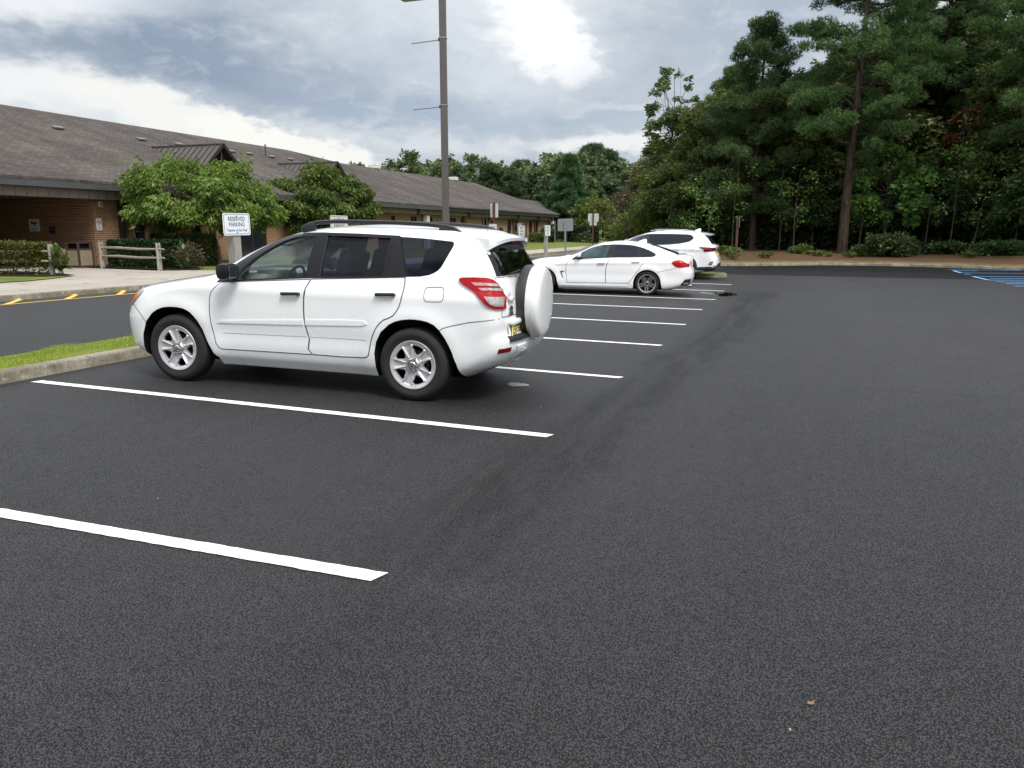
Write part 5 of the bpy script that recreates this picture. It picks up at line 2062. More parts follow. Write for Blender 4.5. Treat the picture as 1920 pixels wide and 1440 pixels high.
    ae.box((.30, .34, 1.640), (.09, .045, .022), bev=.009)
    ae.tube([(.30, .34, 1.645), (.385, .345, 1.800)], [.0055, .0035], 6)
    ae.build('aerial', CM['black'], root, auto=40)
    # cabin
    cb = MB()
    cb.box((-1.98, 0, 1.02), (.55, 1.46, .26), bev=.08)
    cb.box((-1.80, -.38, 1.14), (.26, .40, .10), bev=.045)
    cb.box((-1.80, .38, 1.10), (.26, .50, .08), bev=.035)
    cb.build('dashboard', CM['cabin_light'], root, auto=50)
    sw = MB()
    Mw = Matrix.Translation((-1.60, -.38, 1.05)) @ Matrix.Rotation(rad(-68), 4, 'Y')
    ring = [Mw @ Vector((.185 * math.cos(2 * PI * k / 28), .185 * math.sin(2 * PI * k / 28), 0)) for k in range(29)]
    sw.tube(ring, .015, 6, cap=False)
    sw.box((0, 0, 0), (.10, .34, .03), mat=Matrix(), bev=.0) if False else None
    sw.bar(Mw @ Vector((0, -.17, 0)), Mw @ Vector((0, .17, 0)), .05, .02)
    sw.bar(Mw @ Vector((0, 0, 0)), Mw @ Vector((-.05, 0, -.14)), .05, .04)
    sw.build('steering_wheel', CM['seat'], root, auto=50)
    MB().box((-1.93, .0, 1.455), (.03, .26, .075), bev=.015).build('rear_view_mirror', CM['seat'], root, auto=40)
    for y in (-.38, .38):
        seat(root, -1.22, y, .62, CM['seat_dark2'])
        seat(root, -.30, y, .66, CM['seat'])
    for sg in (-1, 1):
        for hx, hz in ((-2.705, .354), (-.022, .354)):
            w = make_wheel(root, hx, sg * (H - .004), hz, .355, .222, .232, 'five', CM, outward=sg, rot=(72 if hx > -1 else 66) if sg < 0 else 100)
    place_car(root, (-3.39, 6.49, .033), 3.9, 1.15, W)
    return root


CM['mirror'] = mat('mirror_glass', (.5, .55, .6), .03, metal=1.0)
CM['badge'] = mat('badge_metal', (.16, .16, .17), .25, metal=.9)
CM['seam_light'] = mat('shallow_gap', (.45, .46, .47), .6)
CM['seat_dark2'] = mat('grey_seat_fabric', (.13, .13, .13), .9, spec=.15)
build_suv()
# ------------------------------------------------------------------ white four-door coupe
def build_coupe():
    W = 1.78
    H = W / 2
    root = thing('parked_coupe', 'low white four-door coupe with grey double-spoke wheels, beyond the nearest SUV', 'car', group='white cars parked in the marked bays')

    def side(x, z):
        d = 0.0
        for hx in (-2.735, -.02):
            r = math.hypot(x - hx, z - .30)
            if z < .85:
                d += .016 * math.exp(-((r - .40) / .08) ** 2)
        d += .012 * math.exp(-((z - .80 - .03 * (x + 1.3)) / .035) ** 2)
        d -= .010 * math.exp(-((z - .50) / .12) ** 2)
        return d * (1 if z < .9 else max(0, 1 - (z - .9) / .08))
    T = [
        (.140, -3.30, .55, .78, .50, 3.0, .40, 3.0),
        (.175, -3.42, .80, .845, .60, 2.8, .50, 3.2),
        (.230, -3.46, .98, .868, .70, 2.6, .55, 3.2),
        (.300, -3.49, 1.08, .880, .75, 2.5, .55, 3.2),
        (.400, -3.51, 1.14, .884, .80, 2.5, .55, 3.2),
        (.500, -3.51, 1.165, .886, .80, 2.5, .52, 3.3),
        (.600, -3.48, 1.165, .886, .80, 2.5, .50, 3.4),
        (.670, -3.44, 1.145, .884, .85, 2.4, .48, 3.4),
        (.740, -3.36, 1.09, .882, .95, 2.3, .42, 3.5),
        (.800, -3.24, 1.075, .878, 1.05, 2.3, .42, 3.4),
        (.850, -3.08, 1.075, .868, 1.15, 2.3, .42, 3.2),
        (.885, -2.92, 1.085, .852, 1.15, 2.3, .45, 3.0),
        (.915, -2.68, 1.09, .835, 1.00, 2.3, .50, 2.9),
        (.940, -2.42, 1.095, .815, .80, 2.3, .55, 2.8),
        (.960, -2.30, 1.10, .800, .72, 2.3, .60, 2.8),
        (.990, -2.22, 1.10, .780, .70, 2.3, .65, 2.6),
        (1.020, -2.14, 1.08, .764, .68, 2.3, .75, 2.4),
        (1.034, -2.11, 1.04, .757, .68, 2.3, .80, 2.3),
        (1.045, -2.08, .82, .750, .66, 2.3, .60, 2.4),
        (1.080, -1.99, .73, .732, .62, 2.3, .52, 2.4),
        (1.140, -1.86, .56, .700, .58, 2.3, .48, 2.4),
        (1.200, -1.72, .39, .664, .55, 2.3, .45, 2.4),
        (1.250, -1.58, .22, .628, .52, 2.3, .42, 2.4),
        (1.290, -1.44, .06, .590, .50, 2.2, .42, 2.3),
        (1.320, -1.31, -.06, .545, .50, 2.2, .45, 2.2),
        (1.345, -1.16, -.20, .480, .50, 2.1, .45, 2.1),
        (1.362, -1.02, -.34, .400, .45, 2.0, .40, 2.0),
        (1.376, -.88, -.48, .270, .35, 2.0, .35, 2.0),
        (1.382, -.76, -.60, .120, .08, 2.0, .08, 2.0),
    ]
    sh = Shell(T, side, 84)
    arc = lambda cx, cz, r, a0, a1, n: [(cx + r * math.cos(rad(a)), cz + r * math.sin(rad(a))) for a in np.linspace(a0, a1, n)]
    rarc = [(-.375, .02), (-.372, .20)] + arc(-.02, .305, .352, 175, 10, 22) + [(.36, .20), (.40, .02)]
    farc = [(-3.10, .02), (-3.095, .20)] + arc(-2.735, .305, .352, 175, 5, 22) + [(-2.345, .20), (-2.335, .02)]
    body = cut_body(sh, 'body', arch_cutters([farc, rarc], H, .30), [CM['paint2'], CM['dark']], root, lambda c, n: 1)
    MB().box((-1.2, 0, .19), (3.6, 1.3, .10)).build('underbody', CM['dark'], root)
    dlo = [(-2.02, .876), (-1.95, .93), (-1.86, 1.005), (-1.75, 1.075), (-1.62, 1.145), (-1.50, 1.195), (-1.36, 1.238), (-1.19, 1.268), (-.94, 1.284), (-.70, 1.285), (-.54, 1.278), (-.40, 1.262), (-.28, 1.238), (-.12, 1.192), (.0, 1.145), (.10, 1.098), (.165, 1.062), (.17, 1.03), (.13, .995), (.08, .982), (-.06, .972), (-.54, .962), (-.90, .948), (-1.35, .920), (-1.80, .888)]
    fgl = [(-1.80, .915), (-1.78, 1.035), (-1.65, 1.115), (-1.50, 1.180), (-1.36, 1.222), (-1.20, 1.250), (-1.02, 1.262), (-1.10, .955)]
    rgl = [(-.87, 1.272), (-.60, 1.270), (-.43, 1.250), (-.32, 1.225), (-.27, .985), (-.93, .972)]
    qgl = [(-.26, 1.215), (-.10, 1.168), (.05, 1.105), (.13, 1.058), (.13, 1.028), (.08, 1.0), (-.20, .990)]
    for sd_ in ('L', 'R'):
        sg = -1 if sd_ == 'L' else 1
        sh.patch('window_trim', dlo, sd_, .003, CM['gloss'], root, res=.045, rim=.004)
        for nm, w_ in (('window', fgl), ('window', rgl), ('window', qgl)):
            sh.patch(nm, w_, sd_, .006, CM['glass_front'] if w_ is fgl else CM['glass_dark'], root, res=.05, rim=.002)
        fd = [(-2.036, .858), (-2.10, .80), (-2.135, .741), (-2.152, .66), (-2.151, .58), (-2.13, .45), (-2.12, .392), (-2.112, .275), (-1.092, .292), (-1.098, .45), (-1.106, .606), (-1.085, .736), (-1.04, .85), (-1.012, .915), (-1.35, .895), (-1.80, .868)]
        rd = [(-1.004, .92), (-1.032, .85), (-1.077, .736), (-1.098, .606), (-1.090, .45), (-1.084, .292), (-.50, .300), (-.40, .43), (-.323, .542), (-.25, .65), (-.19, .745), (-.14, .82), (-.119, .888), (-.13, .945), (-.54, .945)]
        sh.ribbon('door_gap', fd, .014, sd_, .0012, CM['seam'], root, True)
        sh.ribbon('door_gap', rd, .014, sd_, .0012, CM['seam'], root, True)
        fo = sh.patch('front_door', expand(fd, -.005), sd_, .003, CM['paint2'], root, res=.07, rim=.003)
        ro = sh.patch('rear_door', expand(rd, -.005), sd_, .003, CM['paint2'], root, res=.07, rim=.003)
        for hx, hz, dr in ((-1.22, .805, fo), (-.33, .855, ro)):
            y = sh.hit(sd_, hx, hz).y
            MB().box((hx, y + sg * .022, hz), (.21, .026, .026), bev=.010, mat=Matrix.Rotation(rad(-2), 4, 'Y')).build('door_handle', CM['paint2'], dr, auto=40)
            MB().box((hx, y + sg * .006, hz - .014), (.19, .014, .010)).build('handle_shadow_gap', CM['seam'], dr)
        sh.patch('side_skirt', [(-2.31, .17), (-2.25, .225), (-1.1, .232), (-.55, .238), (-.41, .18), (-1.1, .155)], sd_, .022, CM['paint2'], root, res=.12, rim=.02)
        sh.patch('fender_vent', [(-2.30, .570), (-2.185, .582), (-2.19, .566), (-2.258, .536), (-2.212, .40), (-2.235, .40), (-2.275, .50)], sd_, .004, CM['black'], root, res=.1, rim=.003)
        tl = [(.585, .845), (.60, .872), (.643, .896), (.70, .910), (.781, .913), (.851, .903), (.90, .868), (.96, .838), (1.02, .826), (1.02, .745), (.985, .742), (.88, .733), (.791, .730), (.73, .738), (.679, .756), (.62, .80)]
        to = sh.patch('tail_light', tl, sd_, .010, CM['red'], root, res=.05, rim=.015)
        sh.patch('lens_stripe', [(.85, .80), (.99, .80), (.99, .765), (.86, .760)], sd_, .0125, CM['reddark'], to, res=.06, rim=.002)
        bk = [(.816, .275), (.933, .435), (1.09, .44), (1.04, .275)]
        sh.patch('bumper_insert', bk, sd_, .006, CM['black'], root, res=.06, rim=.006)
        sh.ribbon('bumper_gap', [(.24, .60), (.40, .64), (.60, .685), (.70, .73)], .009, sd_, .001, CM['seam'], root)
        sh.ribbon('reflector', [(.94, .425), (1.07, .435)], .020, sd_, .010, CM['reddark'], root)
        hl = [(-3.30, .66), (-3.22, .72), (-3.05, .76), (-2.98, .75), (-3.02, .70), (-3.15, .65)]
        sh.patch('headlight', hl, sd_, .006, CM['head'], root, res=.05, rim=.008)
        y0 = sh.hit(sd_, -1.85, .95).y
        mb = MB()
        mb.box((-1.80, y0 + sg * .12, 1.000), (.13, .19, .115), bev=.045)
        mb.build('door_mirror', CM['paint2'], root, auto=50)
        mb = MB()
        mb.box((-1.79, y0 + sg * .04, .935), (.07, .10, .03), bev=.01)
        mb.box((-1.73, y0 + sg * .12, .995), (.01, .14, .08), bev=.003)
        mb.build('mirror_arm', CM['black'], root, auto=50)
    # windscreen and back window
    sh.patch('windscreen', [(-.60, .985), (.60, .985), (.56, 1.12), (.46, 1.29), (-.46, 1.29), (-.56, 1.12)], 'front', .004, CM['glass_dark'], root, res=.06, rim=.003)
    sh.patch('rear_window', [(.735, -.50), (.735, .50), (.40, .50), (.02, .40), (.02, -.40), (.40, -.50)], 'top', .004, CM['glass_dark'], root, res=.06, rim=.003)
    sh.patch('tailgate_lip', [(1.03, -.60), (1.085, -.35), (1.10, 0), (1.085, .35), (1.03, .60), (.98, .60), (1.02, 0), (.98, -.60)], 'top', .016, CM['paint2'], root, res=.1, rim=.014)
    fin = MB()
    v = [(-.36, -.035, 1.36), (-.36, .035, 1.36), (-.12, .03, 1.335), (-.12, -.03, 1.335), (-.19, -.006, 1.430), (-.19, .006, 1.430), (-.13, .004, 1.425), (-.13, -.004, 1.425)]
    fin.add(v, [(0, 1, 5, 4), (1, 2, 6, 5), (2, 3, 7, 6), (3, 0, 4, 7), (4, 5, 6, 7)])
    fin.build('roof_fin', CM['paint2'], root)
    rx = sh.hit('rear', 0, .72).x
    MB().box((rx + .006, 0, .73), (.006, .305, .155), bev=.002).build('number_plate', CM['plate'], root)
    MB().lathe([(0, .004), (.038, .003), (.042, 0)], 24, Matrix.Translation((sh.hit('rear', 0, .90).x + .003, 0, .90)) @ Matrix.Rotation(PI / 2, 4, 'Y')).build('emblem', CM['badge'], root)
    for sg in (-1, 1):
        MB().lathe([(.034, .0), (.040, .0), (.040, -.12), (.034, -.12)], 20, Matrix.Translation((1.10, sg * .50, .255)) @ Matrix.Rotation(PI / 2, 4, 'Y'), closed=True).build('exhaust_pipe', CM['chrome'], root, auto=40)
        MB().box((-1.35, sg * .36, .90), (.50, .46, .60), bev=.12).build('seat', CM['seat'], root, auto=50)
    for sg in (-1, 1):
        for hx in (-2.735, -.02):
            make_wheel(root, hx, sg * (H - .006), .306, .310, .205, .232, 'double', CM2, outward=sg, rot=18 if hx > -1 else 40)
    place_car(root, (-3.614, 19.991, .0185), 6.9, .75, W)
    return root


CM['glass_dark'] = mat('dark_window_glass', (.006, .009, .018), .04, spec=.32)
CM['glass_front'] = mat('grey_window_glass', (.040, .075, .085), .05, spec=.35, var=(1.6, 1.0, (.010, .015, .026)))
CM2 = dict(CM)
CM2['rim'] = CM['rim_dark']


# ------------------------------------------------------------------ tall white SUV at the far end
def build_far_suv():
    W = 1.86
    H = W / 2
    root = thing('parked_suv', 'tall white SUV with black lower cladding, behind the low white coupe', 'car', group='white cars parked in the marked bays')

    def side(x, z):
        d = 0.0
        for hx in (-2.765, 0):
            r = math.hypot(x - hx, z - .37)
            if z < 1.0:
                d += .02 * math.exp(-((r - .47) / .10) ** 2)
        d += .014 * math.exp(-((z - 1.02) / .04) ** 2)
        return d * (1 if z < 1.1 else max(0, 1 - (z - 1.1) / .08))
    T = [
        (.220, -3.45, .60, .80, .50, 3.0, .40, 3.0),
        (.280, -3.60, .92, .880, .60, 3.0, .45, 3.3),
        (.350, -3.68, 1.10, .900, .65, 3.0, .46, 3.4),
        (.450, -3.70, 1.19, .915, .65, 3.0, .46, 3.5),
        (.580, -3.70, 1.20, .920, .65, 3.0, .46, 3.5),
        (.700, -3.69, 1.185, .924, .65, 3.0, .44, 3.6),
        (.820, -3.66, 1.13, .926, .66, 2.9, .40, 3.8),
        (.940, -3.60, 1.07, .926, .70, 2.7, .38, 4.0),
        (1.020, -3.46, 1.06, .924, .80, 2.5, .37, 4.0),
        (1.070, -3.28, 1.09, .915, .95, 2.3, .38, 4.0),
        (1.110, -3.02, 1.11, .900, 1.00, 2.3, .38, 4.0),
        (1.140, -2.72, 1.105, .888, .90, 2.3, .38, 4.0),
        (1.170, -2.48, 1.08, .880, .75, 2.3, .36, 4.0),
        (1.200, -2.36, .98, .868, .68, 2.3, .30, 4.2),
        (1.280, -2.18, .91, .836, .62, 2.4, .28, 4.2),
        (1.370, -1.97, .84, .798, .58, 2.4, .27, 4.0),
        (1.450, -1.75, .77, .762, .55, 2.4, .27, 3.8),
        (1.520, -1.53, .70, .728, .52, 2.4, .28, 3.4),
        (1.570, -1.34, .64, .695, .52, 2.3, .32, 3.0),
        (1.610, -1.16, .52, .650, .55, 2.2, .38, 2.6),
        (1.640, -1.00, .34, .580, .60, 2.1, .44, 2.4),
        (1.662, -.84, .12, .460, .55, 2.0, .45, 2.2),
        (1.676, -.68, -.10, .290, .35, 2.0, .35, 2.0),
        (1.682, -.54, -.28, .120, .08, 2.0, .08, 2.0),
    ]
    sh = Shell(T, side, 80)
    arc = lambda cx, cz, r, a0, a1, n: [(cx + r * math.cos(rad(a)), cz + r * math.sin(rad(a))) for a in np.linspace(a0, a1, n)]
    rarc = [(-.43, .05)] + arc(0, .38, .42, 178, 2, 22) + [(.44, .05)]
    farc = [(-3.195, .05)] + arc(-2.765, .38, .42, 178, 2, 22) + [(-2.325, .05)]
    cut_body(sh, 'body', arch_cutters([farc, rarc], H, .32), [CM['paint2'], CM['dark']], root, lambda c, n: 1)
    MB().box((-1.3, 0, .28), (3.8, 1.3, .12)).build('underbody', CM['dark'], root)
    dlo = [(-2.12, 1.175), (-1.97, 1.275), (-1.75, 1.395), (-1.50, 1.475), (-1.298, 1.518), (-1.0, 1.532), (-.34, 1.533), (.05, 1.527), (.20, 1.515), (.27, 1.47), (.318, 1.405), (.25, 1.325), (.164, 1.277), (-.02, 1.235), (-.171, 1.206), (-.50, 1.175), (-.894, 1.155), (-1.5, 1.14)]
    g1 = [(-2.0, 1.19), (-1.90, 1.285), (-1.72, 1.385), (-1.50, 1.455), (-1.28, 1.50), (-1.22, 1.505), (-1.20, 1.165)]
    g2 = [(-1.06, 1.510), (-.32, 1.512), (-.21, 1.215), (-.6, 1.185), (-1.08, 1.172)]
    g3 = [(-.28, 1.510), (.18, 1.495), (.235, 1.46), (.29, 1.405), (.24, 1.345), (.15, 1.30), (-.17, 1.228)]
    for sd_ in ('L', 'R'):
        sg = -1 if sd_ == 'L' else 1
        sh.patch('window_trim', dlo, sd_, .003, CM['gloss'], root, res=.045, rim=.004)
        for g_ in (g1, g2, g3):
            sh.patch('window', g_, sd_, .005, CM['glass_front'] if g_ is g1 else CM['glass_dark'], root, res=.05, rim=.002)
        sh.ribbon('chrome_strip', [(-.9, 1.148), (-.5, 1.166), (-.171, 1.198), (-.02, 1.226), (.17, 1.268), (.26, 1.32), (.335, 1.408), (.28, 1.485), (.205, 1.524)], .010, sd_, .004, CM['chrome'], root)
        sh.ribbon('door_gap', [(-.16, 1.205), (-.18, 1.0), (-.24, .90), (-.34, .80), (-.47, .66), (-.50, .42)], .012, sd_, .0012, CM['seam'], root)
        sh.ribbon('door_gap', [(-1.10, 1.145), (-1.13, .9), (-1.14, .5)], .012, sd_, .0012, CM['seam'], root)
        for hx in (-.31, -1.32):
            y = sh.hit(sd_, hx, 1.013).y
            MB().box((hx, y + sg * .022, 1.013), (.23, .026, .030), bev=.010).build('door_handle', CM['paint2'], root, auto=40)
        fu = round_poly([(.051, 1.045), (.31, 1.045), (.31, .93), (.051, .93)], .03, 3)
        sh.ribbon('fuel_flap', fu, .008, sd_, .0012, CM['seam'], root, True)
        tl = [(.50, 1.078), (.54, 1.10), (.585, 1.106), (.80, 1.098), (1.03, 1.088), (1.06, 1.05), (1.05, .985), (.982, .964), (.80, .952), (.715, .949), (.69, .985), (.682, 1.015), (.60, 1.05)]
        sh.patch('tail_light', tl, sd_, .010, CM['reddark'], root, res=.05, rim=.012)
        # black cladding round the arches and the bumper
        a1 = arc(0, .38, .425, 178, -8, 24)
        a2 = arc(0, .38, .505, -5, 178, 24)
        sh.patch('arch_cladding', a1 + a2, sd_, .008, CM['clad'], root, res=.15, rim=.008)
        a1 = arc(-2.765, .38, .425, 178, 2, 24)
        a2 = arc(-2.765, .38, .505, 2, 178, 24)
        sh.patch('arch_cladding', a1 + a2, sd_, .008, CM['clad'], root, res=.15, rim=.008)
        sh.patch('sill_cladding', [(-2.28, .24), (-2.26, .42), (-.50, .42), (-.48, .24)], sd_, .008, CM['clad'], root, res=.2, rim=.008)
        sh.patch('bumper_cladding', [(.47, .25), (.52, .425), (.75, .44), (1.0, .455), (1.08, .50), (1.10, .30), (.9, .27)], sd_, .008, CM['clad'], root, res=.08, rim=.008)
        sh.patch('fog_light', [(.86, .50), (.915, .612), (1.03, .625), (.985, .505)], sd_, .008, CM['reddark'], root, res=.06, rim=.006)
        sh.patch('fog_lens', [(.895, .525), (.925, .58), (1.0, .585), (.975, .525)], sd_, .011, CM['clear'], root, res=.06, rim=.002)
        y0 = sh.hit(sd_, -1.95, 1.2).y
        MB().box((-1.98, y0 + sg * .15, 1.235), (.16, .20, .16), bev=.06).build('door_mirror', CM['paint2'], root, auto=50)
        MB().tube([(-1.2, sg * .60, 1.635), (-.9, sg * .61, 1.685), (-.2, sg * .61, 1.685), (.25, sg * .60, 1.64)], .014, 8).build('roof_rail', CM['grey'], root, auto=50)
    sh.patch('bumper_cladding', [(-.80, .30), (-.80, .44), (-.60, .56), (.60, .56), (.80, .44), (.80, .30)], 'rear', .010, CM['clad'], root, res=.12, rim=.010)
    sh.patch('skid_plate', [(-.60, .30), (-.52, .43), (.52, .43), (.60, .30)], 'rear', .018, CM['rim_dark'], root, res=.12, rim=.010)
    sh.patch('rear_window', round_poly([(-.70, 1.215), (.70, 1.215), (.60, 1.50), (-.60, 1.50)], .05), 'rear', .004, CM['glass_dark'], root, res=.06, rim=.003)
    sh.patch('windscreen', [(-.64, 1.21), (.64, 1.21), (.50, 1.52), (-.50, 1.52)], 'front', .004, CM['glass_dark'], root, res=.06, rim=.003)
    sh.patch('tailgate_garnish', [(-.70, .985), (-.70, 1.005), (.70, 1.005), (.70, .985)], 'rear', .006, CM['chrome'], root, res=.12, rim=.004)
    rx = sh.hit('rear', 0, .84).x
    MB().box((rx + .008, 0, .83), (.006, .305, .155), bev=.002).build('number_plate', CM['plate'], root)
    sp = MB()
    ys = np.linspace(-.64, .64, 15)
    vs, fs = [], []
    for y in ys:
        e = abs(y) / .64
        vs += [(.45, y * .97, 1.625 - .03 * e), (.70, y, 1.597 - .02 * e), (.95 - .07 * e ** 2, y, 1.550 - .03 * e ** 2), (.95 - .07 * e ** 2, y, 1.532 - .03 * e ** 2), (.62, y * .98, 1.52)]
    for i in range(len(ys) - 1):
        for j in range(5):
            j2 = (j + 1) % 5
            fs.append((5 * i + j, 5 * i + j2, 5 * (i + 1) + j2, 5 * (i + 1) + j))
    fs += [tuple(range(5)), tuple(range(5 * 14 + 4, 5 * 14 - 1, -1))]
    sp.add(vs, fs).build('spoiler', CM['paint2'], root, auto=45)
    fin = MB()
    v = [(.26, -.035, 1.66), (.26, .035, 1.66), (.48, .03, 1.63), (.48, -.03, 1.63), (.42, -.006, 1.735), (.42, .006, 1.735), (.47, .004, 1.725), (.47, -.004, 1.725)]
    fin.add(v, [(0, 1, 5, 4), (1, 2, 6, 5), (2, 3, 7, 6), (3, 0, 4, 7), (4, 5, 6, 7)])
    fin.build('roof_fin', CM['paint2'], root)
    for sg in (-1, 1):
        for hx in (-2.765, 0):
            make_wheel(root, hx, sg * (H - .006), .365, .365, .22, .235, 'multi', CM2, outward=sg, rot=10)
    place_car(root, (-3.75, 27.3, .0232), 1.5, .7, W)
    return root


CM['clad'] = mat('dark_blue_grey_cladding', (.022, .030, .040), .55)
build_coupe()
build_far_suv()
# ------------------------------------------------------------------ foliage
def leaf_mat(name, c1, c2, c3=None, trans=.35, scale=.6):
    m = bpy.data.materials.new(name)
    m.use_nodes = True
    t = NT(m.node_tree)
    t.n.clear()
    out = t.new('ShaderNodeOutputMaterial')
    at = t.new('ShaderNodeAttribute', {'attribute_name': 'rnd'}).outputs['Fac']
    oi = t.new('ShaderNodeObjectInfo').outputs['Random']
    co = t.new('ShaderNodeTexCoord').outputs['Object']
    n = t.noise(co, scale, 3, .6)
    k = t.math('ADD', t.math('MULTIPLY', at, .55), t.math('MULTIPLY', t.ramp(n, .35, .65), .45))
    c = t.mix(k, rgb(*c1), rgb(*c2))
    if c3:
        c = t.mix(t.ramp(at, .86, .97), c, rgb(*c3))
    hsv = t.new('ShaderNodeHueSaturation', Color=c, Value=t.math('ADD', .85, t.math('MULTIPLY', oi, .3)), Hue=t.math('ADD', .49, t.math('MULTIPLY', oi, .02)))
    d = t.new('ShaderNodeBsdfDiffuse', Color=hsv.outputs[0])
    tr = t.new('ShaderNodeBsdfTranslucent', Color=hsv.outputs[0])
    g = t.new('ShaderNodeBsdfGlossy', Roughness=.5, Color=rgb(.5, .5, .5))
    m1 = t.new('ShaderNodeMixShader', i0=trans)
    t.l.new(d.outputs[0], m1.inputs[1])
    t.l.new(tr.outputs[0], m1.inputs[2])
    m2 = t.new('ShaderNodeMixShader', i0=.05)
    t.l.new(m1.outputs[0], m2.inputs[1])
    t.l.new(g.outputs[0], m2.inputs[2])
    t.l.new(m2.outputs[0], out.inputs[0])
    return m


def bark_mat(name, c1, c2, sc=(9, 9, 1.6)):
    m = mat(name, c1, .95, spec=.1)
    t = NT(m.node_tree)
    p = t.n['Principled BSDF']
    co = t.new('ShaderNodeTexCoord').outputs['Object']
    mp = t.new('ShaderNodeMapping', Vector=co)
    mp.inputs['Scale'].default_value = sc
    n = t.noise(mp.outputs[0], 1.0, 6, .7, .5)
    t.l.new(t.mix(t.ramp(n, .35, .65), rgb(*c1), rgb(*c2)), p.inputs['Base Color'])
    b = t.new('ShaderNodeBump', Strength=.9, Distance=.04, Height=n)
    t.l.new(b.outputs[0], p.inputs['Normal'])
    return m


def quick_mesh(name, co, nper, material, rnd):
    """co: (n, nper, 3) polygons"""
    n = len(co)
    me = bpy.data.meshes.new(name)
    me.vertices.add(n * nper)
    me.vertices.foreach_set('co', np.ascontiguousarray(co, dtype=np.float32).ravel())
    me.loops.add(n * nper)
    me.loops.foreach_set('vertex_index', np.arange(n * nper, dtype=np.int32))
    me.polygons.add(n)
    me.polygons.foreach_set('loop_start', np.arange(0, n * nper, nper, dtype=np.int32))
    me.polygons.foreach_set('loop_total', np.full(n, nper, dtype=np.int32))
    a = me.attributes.new('rnd', 'FLOAT', 'POINT')
    a.data.foreach_set('value', np.repeat(rnd, nper).astype(np.float32))
    me.materials.append(material)
    me.update()
    return me


def unit(v):
    return v / np.maximum(np.linalg.norm(v, axis=-1, keepdims=True), 1e-6)


def leaves(rg, P, size, aspect=.5, droop=.3, jitter=.35, out=None):
    """diamond shaped leaves at the points P"""
    n = len(P)
    d = unit(rg.normal(size=(n, 3)) + (0 if out is None else out * 1.2))
    d[:, 2] = d[:, 2] * .6 - droop
    d = unit(d)
    r = unit(rg.normal(size=(n, 3)))
    s = unit(np.cross(d, r))
    nn = np.cross(d, s)
    L = size * (1 + jitter * rg.normal(size=(n, 1))).clip(.4, 1.8)
    Wd = L * aspect
    a = P
    b = P + d * L * .45 + s * Wd * .5 + nn * L * .06
    c_ = P + d * L - nn * L * .1
    e = P + d * L * .45 - s * Wd * .5 + nn * L * .06
    return np.stack([a, b, c_, e], 1)


def needles(rg, P, size, n_per=9, width=.10, up=.35, out=None):
    """tufts of thin triangles"""
    n = len(P)
    d = rg.normal(size=(n, n_per, 3))
    d[:, :, 2] += up
    if out is not None:
        d += out[:, None, :] * .9
    d = unit(d)
    r = unit(rg.normal(size=(n, n_per, 3)))
    s = unit(np.cross(d, r))
    L = size * (1 + .25 * rg.normal(size=(n, n_per, 1))).clip(.4, 1.7)
    base = P[:, None, :]
    a = base + s * L * width * .5
    b = base - s * L * width * .5
    c_ = base + d * L
    return np.stack([a, b, c_], 2).reshape(-1, 3, 3)


def limb_path(rg, a, b, n=5, wob=.08, sag=0.0):
    P = [a + (b - a) * t for t in np.linspace(0, 1, n)]
    L = np.linalg.norm(b - a)
    for i in range(1, n - 1):
        P[i] = P[i] + rg.normal(size=3) * wob * L * .35
        P[i][2] -= sag * L * math.sin(PI * i / (n - 1)) * .5
    P[-1][2] += 0
    return P


def wood(name, segs, material, parent, sides=7):
    mb = MB()
    for path, r0, r1 in segs:
        k = len(path)
        mb.tube([tuple(p) for p in path], [r0 + (r1 - r0) * (i / (k - 1)) ** .8 for i in range(k)], sides if r0 > .05 else 4, cap=False)
    return mb.build(name, material, parent, smooth=True)


def tree_root(name, label, loc, rz=0.0, group=None, cat='tree'):
    return thing(name, label, cat, loc, rz, group)


